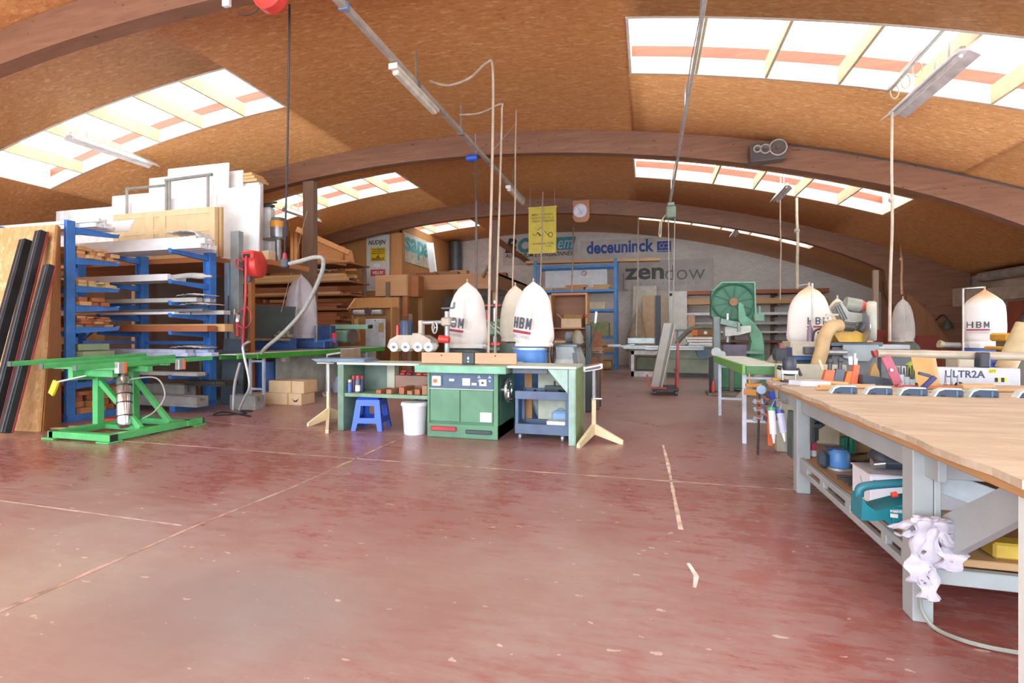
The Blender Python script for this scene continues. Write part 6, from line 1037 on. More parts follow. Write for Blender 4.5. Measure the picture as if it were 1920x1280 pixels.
# grey planer-like machine and its table in the back right
v_ = fr(1648, 648, 1770, 700, 9.3); e = T('planer', 'grey planer table with small motor before the red boards', 'machine', ((v_[0] + v_[1]) / 2, 9.6, 0)); e.p('table', B().box(v_[0], v_[1] - .45, 9.3, 9.9, at(1700, 650, 9.3).z - .04, at(1700, 646, 9.3).z), STEEL); e.p('body', B().box(v_[0] + .05, v_[1] - .1, 9.35, 9.9, 0, at(1700, 650, 9.3).z - .05), P('#7a858a', .45)); e.p('motor_top', B().prism([(at(p, y, 9.35).x, at(p, y, 9.35).z) for p, y in ((1700, 660), (1704, 648), (1712, 640), (1722, 648), (1726, 660))], 'y', 9.32, 9.6), P('#5f6858', .45)); e.p('side_bar', B().cyl(at(1765, 646, 9.0), at(1800, 647, 9.0), .04), P('#a5a6a0', .4, .2)); e.p('bar_tip', B().cyl(at(1760, 644, 9.0), at(1768, 646, 9.0), .06, .05), P('#b8ad8a', .5))
# long saw beam with printed letters
YBm = 5.75; v_ = fr(1660, 690, 1914, 731, YBm)
e = T('saw_beam', 'long light grey machine beam with dark printed letters behind the workbench', 'machine', ((v_[0] + v_[1]) / 2, 5.85, 0)); za = at(1800, 729, YBm).z; zb = at(1800, 689, YBm).z
e.p('beam', B().box(at(1690, 0, YBm).x, v_[1], YBm, YBm + .16, za, zb, .008), P('#cbced2', .4, 0, .04)); t_ = B(); t_.text('ULTR2A', at(1809, 0, YBm).x, YBm - .001, at(1809, 701, YBm).z, at(1846, 0, YBm).x - at(1771, 0, YBm).x, .07, bold=.02); e.p('lettering', t_, P('#3f4a5c', .5)); v2 = fr(1853, 692, 1868, 699, YBm); e.p('yellow_sticker', B().box(v2[0], v2[1], YBm - .003, YBm, v2[2], v2[3]), P('#d8d23a', .5)); t_ = B().text('277', (v2[0] + v2[1]) / 2, YBm - .004, (v2[2] + v2[3]) / 2, (v2[1] - v2[0]) * .75, (v2[3] - v2[2]) * .7); e.p('sticker_print', t_, P('#6a6a2a', .5))
for k, (px, c_) in enumerate(((1868, '#2c2c30'), (1873, '#d8d04a'), (1880, '#2c2c30'), (1885, '#d8d04a'))): s_ = at(px, 712, YBm); e.p('small_mark', B().box(s_.x - .012, s_.x + .012, YBm - .003, YBm, s_.z - .02, s_.z + .02), P(c_, .5))
for x_ in (at(1700, 0, YBm).x, at(1905, 0, YBm).x): e.p('leg', B().box(x_ - .06, x_ + .06, YBm + .03, YBm + .13, 0, za), P('#a9adb0', .4))
q = at(1824, 668, 6.0); e.p('bracket', B().box(q.x - .04, q.x + .04, 5.8, 5.9, zb, at(1824, 660, 5.85).z, .01), P('#3c3e46', .4)); e.p('long_tube', B().cyl(at(1644, 662, 5.95), at(1960, 669, 5.95), .042, n=14), P('#bdb39e', .35, .2)); e.p('tube_tip', B().cyl(at(1637, 664, 5.95), at(1644, 662, 5.95), .04, .03), P('#a84a44', .5))
v_ = fr(1856, 676, 1890, 688, 6.6); one('blue_case', 'blue tool case lying behind the grey printed beam', 'case', B().box(v_[0], at(1872, 0, 6.6).x, 6.6, 6.74, .0, v_[3], .02), P('#3a5cae', .4)); v_ = fr(1792, 672, 1822, 690, 6.5); one('cream_box', 'cream box standing behind the grey printed beam', 'box', B().box(v_[0], v_[1], 6.45, 6.7, 0, v_[3], .01), P('#cfc8b4', .5))
# yellow machine at the very right
e = T('yellow_saw', 'yellow machine part with tan hose at the right picture edge', 'machine', (at(1915, 650, 6.8).x, 6.9, 0)); YE = P('#d8a22e', .42); v_ = fr(1887, 624, 1945, 640, 6.8); e.p('hood', B().box(v_[0], v_[1], 6.8, 7.1, v_[2], v_[3], .02), YE); v_ = fr(1877, 650, 1945, 657, 6.8); e.p('ledge', B().box(v_[0], v_[1], 6.75, 7.1, v_[2], v_[3], .01), YE); e.p('hose', B().cyl(at(1884, 692, 6.5), at(1924, 608, 6.5), .085, n=14), P('#cdb588', .6)); e.p('strut', B().bar(at(1908, 628, 6.6), at(1924, 590, 6.6), .05, .04), BLACK); v_ = fr(1895, 640, 1945, 700, 6.8); e.p('stand', B().box(v_[0], v_[1], 6.85, 7.05, 0, v_[3]), P('#6a6458', .5))
# small green edged table at left of the bench
e = T('small_table', 'small green edged table on white legs left of the workbench', 'table', (1.3, 7.5, 0)); LG2 = P('#6fae58', .42, 0, .06)
e.p('top', B().box(1.09, 1.5, 6.3, 8.9, .905, .93), P('#dfe3da', .4)); e.p('side_edge', B().box(1.05, 1.088, 6.28, 8.92, .83, .935), LG2); e.p('side_edge', B().box(1.502, 1.53, 6.28, 8.92, .83, .935), LG2); e.p('end_edge', B().box(1.09, 1.5, 6.27, 6.298, .83, .928), P('#4f7d4a', .42))
WL_ = P('#d3dae6', .4)
for y in (6.45, 8.55):
    for x_ in (1.1, 1.46): e.p('leg', B().box(x_ - .022, x_ + .022, y - .022, y + .022, 0, .83), WL_)
    e.p('rung', B().box(1.12, 1.44, y - .015, y + .015, .25, .285), WL_); e.p('rung', B().box(1.12, 1.44, y - .015, y + .015, .76, .79), WL_)
# ================================================================ the big workbench and everything on and under it
t = NT('scarred_bench_top'); v = t.coords((.7, 3.2, 2), (0, 0, .12)); f = t.noise(v, 2.6, 7, .68, .5); g = t.noise(t.coords((1.2, 7, 3), (0, 0, -.1)), 5, 6, .7)
c = t.ramp(f, [(.28, '#b09e86'), (.5, '#c6b499'), (.72, '#d9cab2')]); c = t.mix(t.ramp(g, [(.58, 0.0), (.72, .6)]), c, '#e8ddcd'); c = t.mix(t.ramp(t.noise(t.coords((1, 5, 2)), 4, 5, .7), [(.62, 0.0), (.74, .35)]), c, '#94785e'); BTOP = t.fin(c, .6); t.bump(g, .2, .003)
BGY = P('#a3aaa8', .5, 0, .05, 3); BGW = P('#e2ebe2', .45, 0, .03)
e = T('workbench', 'big scarred plywood topped workbench with grey painted frame at right', 'workbench', (2.8, 3.7, 0)); ZT = .84
top = B(); yy = 1.93
prof = [(1.13 + .012 * sin(i * 1.7) + jit(.005), 1.94 + i * .16) for i in range(23)]
top.prism([(4.6, 1.93)] + [(4.6, 5.47)] + prof[::-1], 'z', ZT - .03, ZT); e.p('bench_top', top, BTOP)
e.p('edge_board', B().box(1.145, 4.6, 1.945, 5.46, ZT - .062, ZT - .031), WOOD('#b98a58', '#cb9f6c', 'y', .8))
e.p('apron', B().box(1.2, 1.235, 2.55, 5.3, ZT - .18, ZT - .063), BGY); e.p('apron', B().box(1.24, 4.5, 5.2, 5.24, ZT - .18, ZT - .063), BGY); e.p('cross_apron', B().box(1.24, 4.5, 2.66, 2.70, ZT - .19, ZT - .063), BGY); e.p('inner_apron', B().box(1.3, 1.33, 2.75, 5.2, ZT - .17, ZT - .063), WOOD('#9c6a44', '#b07c54', 'y'))
for (x, y) in ((1.2, 4.55), (4.2, 4.55), (4.2, 2.7)): e.p('leg', B().box(x - .03, x + .07, y, y + .1, 0, ZT - .063), BGY)
e.p('leg', B().box(1.155, 1.235, 2.66, 2.76, 0, ZT - .063).box(1.236, 1.262, 2.655, 2.72, 0.3, ZT - .063), BGY)
e.p('corner_leg', B().box(1.192, 1.31, 1.955, 2.06, 0, ZT - .063), BGW, label='white painted corner leg'); e.p('diagonal_brace', B().prism([(2.72, .33), (2.72, .45), (2.2, .775), (2.07, .775), (2.07, .72), (2.64, .30)], 'x', 1.265, 1.30), BGY)
rail = B(); z0, z1 = .17, .29
rail.box(1.19, 1.225, 2.77, 4.55, z0, z0 + .04).box(1.19, 1.225, 2.77, 4.55, z1 - .04, z1)
ys_ = 2.77
for L in (.2, .5, .1, .45, .1, .35, .08):
    pass
for (ya, yb) in ((2.77, 2.86), (3.02, 3.08), (3.5, 3.58), (3.98, 4.06), (4.35, 4.55)): rail.box(1.191, 1.224, ya, yb, z0 + .03, z1 - .03)
e.p('slotted_rail', rail, BGY); e.p('cross_rail', B().box(1.24, 4.15, 2.66, 2.7, .18, .25), BGY); e.p('cross_brace', B().bar((1.25, 2.69, .64), (2.3, 2.69, .28), .10, .02, (0, 1, 0)), P('#aeb9ba', .5)); e.p('shelf', B().box(1.24, 4.15, 2.71, 5.15, .25, .285), WOOD('#b08a5c', '#c29c6c', 'x')); e.p('rear_rail', B().box(1.24, 4.15, 5.16, 5.2, .2, .29), BGY); e.p('back_board', B().box(1.6, 4.2, 4.9, 4.94, .3, .66), WOOD('#b9925f', '#c9a472', 'x'))
nb = B()
for k in range(14): nb.cyl((1.1545, 2.68 + random.random() * .06, .3 + k * .034), (1.154, 2.68 + random.random() * .06, .3 + k * .034), .004, n=6)
# ---- rag
def rag(b, pts, w, n=10):
    """a crumpled hanging strip of cloth"""
    pts = smooth_path(pts, 6); prev = None; vs = []; fs = []
    for i, p in enumerate(pts):
        ww = w * (1 + .25 * sin(i * .9))
        for k in range(n):
            a = 2 * PI * k / n; r = (1 + .2 * sin(3 * a + i * .25) + .1 * sin(7 * a - i * .2)) * (1 if 0 < i < len(pts) - 1 else .6)
            vs.append(p + V(cos(a) * ww * r, sin(a) * ww * r * .45, .004 * sin(3 * a + i * .4)))
    for i in range(len(pts) - 1):
        for k in range(n): fs.append([i * n + k, i * n + (k + 1) % n, (i + 1) * n + (k + 1) % n, (i + 1) * n + k])
    b.add(vs, fs, True); b.add(vs[:n], [list(range(n))[::-1]]); b.add(vs[-n:], [list(range(n))]); return b
t = NT('dirty_white_cloth'); nz = t.noise(t.coords(), 14, 5); RAGM = t.fin(t.mix(t.ramp(t.noise(t.coords(), 22, 3), [(.66, 0.0), (.7, .9)]), t.ramp(nz, [(.3, '#b4adb8'), (.7, '#cfcbd2')]), '#4a4650'), .9); t.bump(nz, .5, .01)
e = T('cleaning_rag', 'stained white rag draped over the lower end of the diagonal bench brace', 'rag', (1.24, 2.6, .1)); b = B(); YR_ = 2.59
for pts, w_ in (([(1682, 990), (1700, 982), (1725, 974), (1750, 972), (1770, 975)], .030), ([(1735, 968), (1745, 980), (1760, 990), (1780, 1000)], .036), ([(1738, 972), (1730, 1000), (1724, 1040), (1722, 1070), (1730, 1095)], .040), ([(1752, 985), (1744, 1020), (1738, 1060), (1742, 1100), (1744, 1124)], .034), ([(1765, 975), (1772, 1000), (1782, 1025), (1790, 1045), (1778, 1068)], .042), ([(1760, 990), (1775, 1015), (1794, 1030)], .03), ([(1690, 1000), (1698, 1005), (1712, 995)], .022)):
    rag(b, [at(px, py, YR_ + .02 * math.sin(i * 2.3 + w_ * 90)) for i, (px, py) in enumerate(pts)], w_, 20)
e.p('cloth', b, RAGM)
one('floor_cable', 'grey cable lying on the floor past the bench leg at lower right', 'cable', B().tube(smooth_path([at(1724, 1118, 2.63), at(1729, 1146, 2.635), fl(1752, 1176, .013), fl(1800, 1198, .013), fl(1860, 1214, .013), fl(1930, 1226, .013)], 6), .009, 6), P('#8f9488', .5))
# ---- under the bench
def bz(px, py, Y, z=.286): q = at(px, py, Y); return V(q.x, Y, z)
q0, q1 = at(1600, 0, 3.35), at(1700, 0, 3.35); e = T('white_carton', 'white carton under the workbench behind the teal tool', 'box', (1.5, 3.55, .286)); a_ = fl(1598, 955, .286); e.p('carton', B().box(1.27, 1.75, 3.42, 3.69, .287, .46), P('#e9e9ee', .5, 0, .02)); e.p('lid', B().box(1.262, 1.758, 3.412, 3.698, .461, .47), P('#d9d9dc', .5)); e.p('pen_mark', B().bar((1.269, 3.52, .36), (1.269, 3.56, .42), .004, .003), P('#9a9aa4', .6))
TEAL = P('#1f7f8a', .4, 0, .06); tx, ty = 1.32, 2.93
e = T('tool_case', 'teal power tool with open handle and white lettering under the workbench', 'power tool', (1.38, 2.95, .286)); vv = lambda p, y: (at(p, y, 2.9).x, at(p, y, 2.9).z)
e.p('body', B().prism([vv(1612, 972), vv(1614, 930), vv(1624, 945), vv(1640, 955), vv(1700, 940), vv(1740, 936), vv(1740, 985), vv(1668, 985), vv(1655, 972), vv(1630, 974)], 'y', 2.88, 3.02), TEAL); e.p('handle', B().tube(smooth_path([V(*[vv(1618, 935)[0], 2.95, vv(1618, 935)[1]]), V(vv(1622, 920)[0], 2.95, vv(1622, 920)[1]), V(vv(1650, 914)[0], 2.95, vv(1650, 914)[1]), V(vv(1740, 908)[0], 2.95, vv(1740, 908)[1])], 6), .022, 10), P('#2a6f7c', .4)); e.p('battery', B().box(vv(1668, 0)[0], vv(1740, 0)[0], 2.86, 2.879, vv(1704, 985)[1] - .0, vv(1704, 950)[1]), P('#23848f', .4)); e.p('red_button', B().cyl((vv(1672, 926)[0], 2.9, vv(1672, 928)[1]), (vv(1682, 926)[0], 2.9, vv(1682, 926)[1]), .013), RED); e.p('red_strip', B().box(vv(1648, 0)[0], vv(1665, 0)[0], 2.94, 2.97, vv(1656, 912)[1], vv(1656, 907)[1]), RED)
a_, b_ = vv(1661, 955), vv(1688, 949); e.p('lettering', B().text('makita', (a_[0] + b_[0]) / 2, 2.857, (a_[1] + b_[1]) / 2, b_[0] - a_[0], .018, .15, .02), WHITE); a_, b_ = vv(1662, 964), vv(1676, 958); e.p('label_plate', B().box(a_[0], b_[0], 2.855, 2.86, a_[1], b_[1]), WHITE)
GD = P('#3f4450', .4); q = at(1650, 868, 3.2); e = T('angle_grinder', 'dark angle grinder lying on the white carton under the bench', 'grinder', (1.5, 3.55, .471)); g0, g1 = V(1.36, 3.55, .515), V(1.64, 3.55, .515); e.p('body', B().tube([g0, g0.lerp(g1, .2), g0.lerp(g1, .8), g1], [.034, .04, .034, .028], 14), GD); e.p('guard', B().lathe([(0, 0), (.085, 0), (.085, .02), (.06, .06), (0, .075)], c=(1.40, 3.57, .53), n=20), P('#35383c', .5)); e.p('chrome_head', B().cyl((1.32, 3.53, .505), (1.38, 3.53, .515), .032), CHROME); e.p('blue_end', B().cyl(g1, g1 + V(.1, 0, .0), .04), P('#3f7fb8', .4))
e = T('router', 'blue bodied router with dark base standing on the bench shelf', 'router', (1.36, 4.28, .286)); q = V(1.38, 4.26, .287); e.p('body', B().lathe([(0, 0), (.065, 0), (.07, .02), (.07, .1), (.05, .13), (0, .135)], c=q + V(0, 0, .02), n=20), P('#4f86c0', .4)); e.p('base_plate', B().lathe([(0, 0), (.085, 0), (.085, .018), (0, .018)], c=q, n=20), STEEL); e.p('dark_grip', B().box(q.x - .14, q.x - .07, q.y - .05, q.y + .05, .288, .42, .03), P('#3f4656', .4)); e.p('top_bar', B().bar(q + V(-.1, 0, .15), q + V(.03, 0, .155), .04, .025), P('#3f4656', .4))
for (px, y, c_, lab) in ((1521, 4.66, '#e9e9ec', 'white and red cartridge standing upright on the bench shelf'),):
    q = bz(px, 850, y); q.x = 1.32; e = T('cartridge', lab, 'cartridge', q); e.p('tube', B().cyl(q + V(0, 0, .001), q + V(0, 0, .24), .026), P(c_, .4)); e.p('red_label', B().cyl(q + V(0, 0, .05), q + V(0, 0, .19), .0266), P('#d2485c', .4)); e.p('cap', B().cyl(q + V(0, 0, .24), q + V(0, 0, .262), .024), WHITE)
for k, px in enumerate((1577, 1592)): q = bz(px, 852, 4.75); one('green_can', 'small dark green can standing on the bench shelf, %s of two' % ['left', 'right'][k], 'can', B().lathe([(0, .001), (.028, .001), (.03, .01), (.03, .15), (.02, .16), (0, .16)], c=q + V(.02, 0, .001), n=14), P('#1f6f52', .4))
one('yellow_level', 'upright yellow tool edge beside green cans under the bench', 'tool', B().box(1.62, 1.64, 3.95, 4.05, .287, .5), P('#d8c23a', .5)); one('green_box', 'dark green box behind the angle grinder under the bench', 'box', B().box(1.68, 1.9, 3.9, 4.1, .287, .50, .01), P('#2f5a4a', .5))
TOOLM = P('#6f7478', .35, .6)
for k in range(16):
    q = V(1.38 + (k % 2) * .27, 3.75 + (k // 2) * .04, .294); a = jit(.05); one('hand_tool', 'steel spanner or chisel in the jumble on the bench shelf', 'tool', B().bx(q, (.16 + random.random() * .06, .018, .012), (0, 0, a)).bx(q + V(cos(a) * .1, sin(a) * .1, 0), (.04, .03, .014), (0, 0, a)), [TOOLM, P('#8c8f94', .3, .7), P('#55504c', .5), P('#a58a64', .5)][k % 4], 'jumbled tools on the bench shelf')
for k in range(2): one('power_lead', 'dark power lead looping across the bench shelf', 'cable', B().tube(smooth_path([(1.4, 4.6 - k * .2, .30), (1.6, 4.5 - k * .2, .36), (1.8, 4.6 - k * .2, .34), (2.0, 4.45 - k * .2, .298)], 6), .009, 6), BLACK, 'leads on the bench shelf')
for k in range(3): one('dark_clamp', 'black hand clamp hanging inside the bench beside the near leg', 'clamp', B().box(1.24 + k * .03, 1.262 + k * .03, 4.40 + .06 * k, 4.46 + .06 * k, .44, .66, .006).box(1.24 + k * .03, 1.3 + k * .03, 4.38 + .06 * k, 4.4 + .06 * k, .56, .6, .006), P('#2f3234', .45), 'black clamps inside the bench')
for k in range(5): one('stored_panel', 'thin panel offcut stacked at front of the bench shelf', 'panel', B().bx((2.32 + k * .03, 2.98 + k * .05, .34 + k * .045), (.7, .35, .035), (.06, .05, jit(.1))), [P('#7a7670', .5), P('#b9bcc8', .5), P('#3f7a74', .5), MERB, P('#5a5450', .5)][k], 'panels at the shelf front')
one('yellow_case', 'yellow and dark case on the bench shelf beside the white rag', 'case', B().box(1.5, 1.75, 2.74, 2.84, .287, .36, .01), P('#c2a23c', .5))
# ---- tools hung at the far end of the bench
one('black_stick', 'long black rod leaning upright at the far left corner of the bench', 'rod', B().cyl(fl(1421, 852), at(1424, 735, 5.85), .012), P('#35353a', .4))
HB = [('caulking_gun', 'white sealant cartridge hanging tip down at the bench end, left one', 1447, 770, 828, '#eef0f0', 'cartridge'), ('caulking_gun', 'pale violet sealant cartridge hanging at the bench end, right one', 1463, 775, 825, '#c9cce6', 'cartridge')]
for n_, lab, px, y0, y1, c_, cat in HB:
    a_, b_ = at(px, y0, 5.0), at(px + (3 if px < 1455 else 6), y1 - 14, 4.95); a_.x -= 0; e = T(n_, lab, cat, b_); d = (b_ - a_).normalized(); e.p('tube', B().cyl(a_, b_, .03), P(c_, .4)); e.p('nozzle', B().cyl(b_, b_ + d * .08, .018, .006), WHITE); e.p('collar', B().cyl(a_ - d * .03, a_, .034), P('#3fae74' if px < 1455 else '#4a5aa0', .4)); e.p('hook', B().tube([a_ - d * .03, a_ - d * .08 + V(.03, 0, .02), V(1.17, 4.9, a_.z + .12)], .006, 6), STEEL)
one('hanging_bar', 'flat orange bar hanging behind the white cartridge', 'tool', B().bar(at(1443, 765, 5.1), at(1445, 835, 5.1), .045, .02, (0, 1, 0)), P('#e06a3a', .45)); one('blue_saw', 'dark blue hand saw hanging at the bench end', 'saw', slab(B(), [at(1443, 735, 5.2), at(1450, 775, 5.2), at(1456, 775, 5.2), at(1452, 733, 5.2)], (.01, .03, 0)), P('#2c4ab0', .4)); one('dark_tool', 'dark power tool hanging below far corner of the bench top', 'tool', B().bar(at(1438, 745, 5.3), at(1447, 738, 5.3), .08, .07).bar(at(1438, 748, 5.3), at(1440, 758, 5.3), .06, .05), P('#3f4658', .45)); one('green_bag', 'dark green cloth tool roll hanging beside the near bench leg', 'bag', B().prism([(4.66, .25), (4.82, .25), (4.84, .5), (4.8, .64), (4.7, .64)], 'x', 1.165, 1.195), P('#4a5c52', .6))
for k in range(12):
    p_ = at(1420 + (k % 4) * 9, 752 + (k // 4) * 16, 5.15 + .09 * (k % 2)); a = jit(.5); d = V(cos(a) * .045, 0, sin(a) * .03); one('hanging_clamp', 'small clamp in the cluster hanging at the far end of the bench', 'clamp', B().bar(p_ - d, p_ + d, .016, .012).bx(p_ + d, (.035, .03, .05), (0, a, 0)).bx(p_ - d * .5, (.03, .03, .045), (0, a, 0)), [P('#9a9da4', .35, .5), P('#d2603c', .45), P('#55596a', .45), STEEL][k % 4], 'clamps hanging at the bench end')
one('mirror_disc', 'small pale round disc hanging at far corner of the bench', 'disc', B().lathe([(0, 0), (.045, 0), (.045, .012), (0, .014)], n=18, M=Matrix.Translation(at(1427, 730, 5.6)) @ Matrix.Rotation(PI / 2, 4, 'X')), P('#a9c4e0', .3)); one('hanging_saw', 'orange handled saw lying under the small green table end', 'saw', B().bar(at(1395, 734, 6.24), at(1418, 736, 6.24), .07, .02, (0, 1, 0)).bar(at(1398, 722, 6.24), at(1428, 722, 6.24), .06, .04).bar(at(1405, 722, 6.24), at(1405, 700, 6.25), .015, .01), P('#c98c44', .5))
# ---- on the bench
def onb(px, py, z=ZT): return fl(px, py, z)
CL = [(1581, 737), (1646, 739), (1710, 741), (1776, 743), (1841, 744), (1932, 746)]
for k, (px, py) in enumerate(CL):
    q = onb(px, py); e = T('edge_clamp', ['leftmost dark edge clamp of the row lying on the bench', 'second dark edge clamp from left in the row on the bench', 'dark edge clamp with the dark blue lever beside it on the bench', 'fourth dark edge clamp from left in the row on the bench', 'fifth dark edge clamp from left in the row on the bench', 'edge clamp cut by the right picture edge'][k], 'clamp', (q.x, q.y, ZT), 'edge clamps in a row on the bench'); L = .085
    P2 = lambda u_, z_: (q.x + u_, ZT + .001 + z_); e.p('body', B().prism([P2(-L, .0), P2(L, .0), P2(L, .04), P2(L - .01, .05), P2(-L * .35, .05), P2(-L * .75, .035)], 'y', q.y - .03, q.y + .03), P('#33455a', .4)); e.p('pale_edge', B().prism([P2(-L - .012, 0), P2(-L, 0), P2(-L * .75, .037), P2(-L * .35, .052), P2(L - .01, .052), P2(L - .01, .06), P2(-L * .4, .06), P2(-L * .85, .044)], 'y', q.y - .032, q.y + .032), P('#cfe6d4' if k % 2 == 0 else '#e2e8e2', .4)); e.p('slot', B().box(q.x + L * .45, q.x + L * .6, q.y - .034, q.y - .03, ZT + .004, ZT + .045), P('#4f6d8c', .4)); e.p('foot', B().box(q.x - L * .6, q.x - L * .3, q.y - .035, q.y - .031, ZT + .002, ZT + .014).box(q.x + L * .6, q.x + L * .85, q.y - .035, q.y - .031, ZT + .002, ZT + .014), BLACK)
q = onb(1735, 735); e = T('pistol_clamp', 'dark blue pistol grip lever leaning behind the third edge clamp', 'clamp', (q.x, q.y + .06, ZT)); e.p('grip', B().bar(V(q.x - .01, q.y + .06, ZT + .002), at(1753, 706, q.y + .06), .035, .03, (0, 1, 0)), P('#3a3a6c', .4)); e.p('head', B().bar(at(1722, 699, q.y + .06), at(1745, 705, q.y + .06), .02, .025), P('#3f4456', .4))
for k, (x0, x1, py, c_, r_, lab) in enumerate([(1530, 1562, 729, WOOD('#c79a64', '#d8ae7a', 'x'), .012, 'short wooden bar before the trowel'), (1578, 1640, 722, P('#b9b4a8', .4, .3), .01, 'long metal bar lying behind the first edge clamps'), (1535, 1640, 725, PINE, .016, 'wooden handled bar beside the first edge clamp'), (1690, 1830, 733, STEEL, .01, 'steel clamp bar behind the third edge clamp'), (1735, 1800, 727, WOOD('#b5703f', '#c5824f', 'x'), .019, 'reddish wooden handle with dark tip behind the fourth edge clamp'), (1800, 1860, 726, WOOD('#c19a6c', '#d2ac80', 'x'), .03, 'thick wooden mallet shaped bar behind the fifth edge clamp'), (1862, 1960, 731, WOOD('#b99468', '#cba67c', 'x'), .018, 'long wooden rod at the right behind edge clamps')]):
    a_, b_ = onb(x0, py, ZT + r_), onb(x1, py, ZT + r_); a_.z = b_.z = ZT + r_ + .001; one('clamp_bar', lab, 'bar', B().cyl(a_, b_, r_, n=10), c_)
q = onb(1797, 730); one('round_tip', 'dark round tip lying right of the reddish wooden handle', 'knob', B().ball(q + V(.03, .05, .031), .03), BLACK)
a_, b_ = onb(1480, 722), onb(1545, 722); e = T('plaster_float', 'grey padded trowel shaped pad with wooden handle at far left of the bench top', 'trowel', ((a_.x + b_.x) / 2, a_.y, ZT)); e.p('pad', B().prism([(a_.x, a_.y + .02), (a_.x + .08, a_.y - .05), (b_.x, a_.y - .09), (b_.x + .0, a_.y + .12), (a_.x + .12, a_.y + .14)], 'z', ZT + .001, ZT + .045), P('#c9c5cc', .5)); e.p('blade', B().prism([(a_.x - .02, a_.y + .02), (a_.x + .07, a_.y - .07), (b_.x + .01, a_.y - .11), (b_.x + .01, a_.y - .08), (a_.x + .09, a_.y - .04)], 'z', ZT + .001, ZT + .008), STEEL); e.p('handle', B().cyl(V(b_.x + .005, a_.y - .0, ZT + .03), V(b_.x + .15, a_.y - .03, ZT + .025), .018), PINE)
one('paper_sheet', 'long pale blue paper strip lying at the back of the bench top', 'paper', B().bx(onb(1690, 716) + V(.1, .0, .003), (1.5, .16, .003), (0, 0, -.04)), P('#d5dde6', .5)); one('chisel', 'steel chisel lying flat near the far left bench corner', 'chisel', B().bar(onb(1456, 722) + V(0, 0, .008), onb(1474, 721) + V(0, 0, .008), .03, .012).bar(onb(1448, 722) + V(.0, 0, .012), onb(1456, 722) + V(0, 0, .012), .025, .02), P('#a9a4a0', .35, .4)); one('yellow_tool', 'yellow handled tool lying on far corner of the bench top', 'tool', B().bar(V(1.17, 5.4, ZT + .011), V(1.3, 5.42, ZT + .011), .04, .02), P('#cf9a3c', .45))
q = onb(1480, 708); q.y = 5.3; q.x = at(1480, 0, 5.3).x; e = T('plunge_router', 'black and white plunge router standing at far left of the bench top', 'router', (q.x, 5.3, ZT)); e.p('base', B().lathe([(0, .001), (.08, .001), (.08, .015), (0, .015)], c=(q.x, 5.3, ZT), n=20), BLACK); e.p('posts', B().cyl((q.x - .055, 5.3, ZT + .015), (q.x - .055, 5.3, ZT + .12), .009).cyl((q.x + .055, 5.3, ZT + .015), (q.x + .055, 5.3, ZT + .12), .009), CHROME); e.p('body', B().lathe([(0, .06), (.04, .06), (.06, .09), (.06, .2), (.045, .23), (0, .235)], c=(q.x, 5.3, ZT), n=18), P('#3a3f4a', .4)); e.p('white_band', B().lathe([(.0605, .08), (.075, .08), (.075, .11), (.0605, .11)], c=(q.x, 5.3, ZT), n=18), WHITE); e.p('side_handle', B().cyl((q.x - .07, 5.3, ZT + .13), (q.x - .1, 5.3, ZT + .14), .022).cyl((q.x + .07, 5.3, ZT + .13), (q.x + .1, 5.3, ZT + .06), .014), BLACK)
OR = P('#ec6f44', .4)
v_ = at(1568, 705, 5.3)
for k, (px, w_, h_, c_, lab) in enumerate([(1551, .075, .12, OR, 'orange clamp jaw upright at back of the bench, leftmost orange one'), (1570, .07, .13, P('#59636f', .4), 'grey clamp body between the orange jaws'), (1587, .04, .11, P('#f07a3a', .4), 'smaller orange block right of the grey clamp body'), (1600, .045, .17, OR, 'tall orange clamp jaw right of the smaller orange block')]):
    q = at(px, 700, 5.3); e = T('spring_clamp', lab, 'clamp', (q.x, 5.3, ZT)); e.p('jaw', B().prism([(q.x - w_ / 2 - .01, ZT + .001), (q.x + w_ / 2, ZT + .001), (q.x + w_ / 2 + .02, ZT + h_), (q.x - w_ / 2 + .02, ZT + h_)], 'y', 5.27, 5.33), c_)
    if k in (0, 3): e.p('lever', B().bar((q.x - w_ / 2, 5.3, ZT + h_), at(px - 16 if k == 0 else px - 6, 674 if k == 0 else 668, 5.3), .03, .025), P('#f0b48c', .4) if k == 0 else WHITE)
    if k in (0, 1): e.p('screw_knob', B().cyl((q.x + .02, 5.3, ZT + h_), (q.x + .025, 5.3, ZT + h_ + .07), .018).ball((q.x + .027, 5.3, ZT + h_ + .08), .028), P('#4a4a4c', .4))
for k, (px, py) in enumerate(((1601, 662), (1608, 672))): q = at(px, 690, 5.36); one('white_rod', 'slim white tool shaft upright behind the tall orange jaw, %s' % ['longer', 'shorter'][k], 'rod', B().cyl((q.x, 5.36 + k * .05, ZT + .001), (q.x + .01, 5.36 + k * .05, at(px, py, 5.36).z), .009), WHITE)
q0, q1 = at(1616, 0, 5.2), at(1690, 0, 5.2); one('mitre_board', 'dark slate coloured wedge board lying at back of the bench', 'board', B().prism([(q0.x, ZT + .002), (q1.x + .2, ZT + .002), (q1.x + .2, ZT + .012), (q0.x + .02, ZT + .085), (q0.x, ZT + .085)], 'y', 5.18, 5.4), P('#3f4a54', .45))
q = at(1668, 700, 5.05); e = T('red_square', 'dull red angle bracket standing upright at back of the bench', 'square', (q.x, 5.05, ZT)); e.p('upright', B().bar((at(1684, 0, 5.05).x, 5.05, ZT + .024), at(1660, 668, 5.05), .07, .02, (0, 1, 0)), P('#b05a6c', .45)); e.p('foot', B().box(at(1680, 0, 5.05).x, at(1735, 0, 5.05).x, 5.02, 5.08, ZT + .001, ZT + .015), P('#c04a60', .45)); e.p('bolt', B().cyl((at(1674, 694, 5.0).x, 5.035, at(1674, 694, 5.0).z), (at(1674, 694, 5.0).x, 5.02, at(1674, 694, 5.0).z), .014), STEEL)
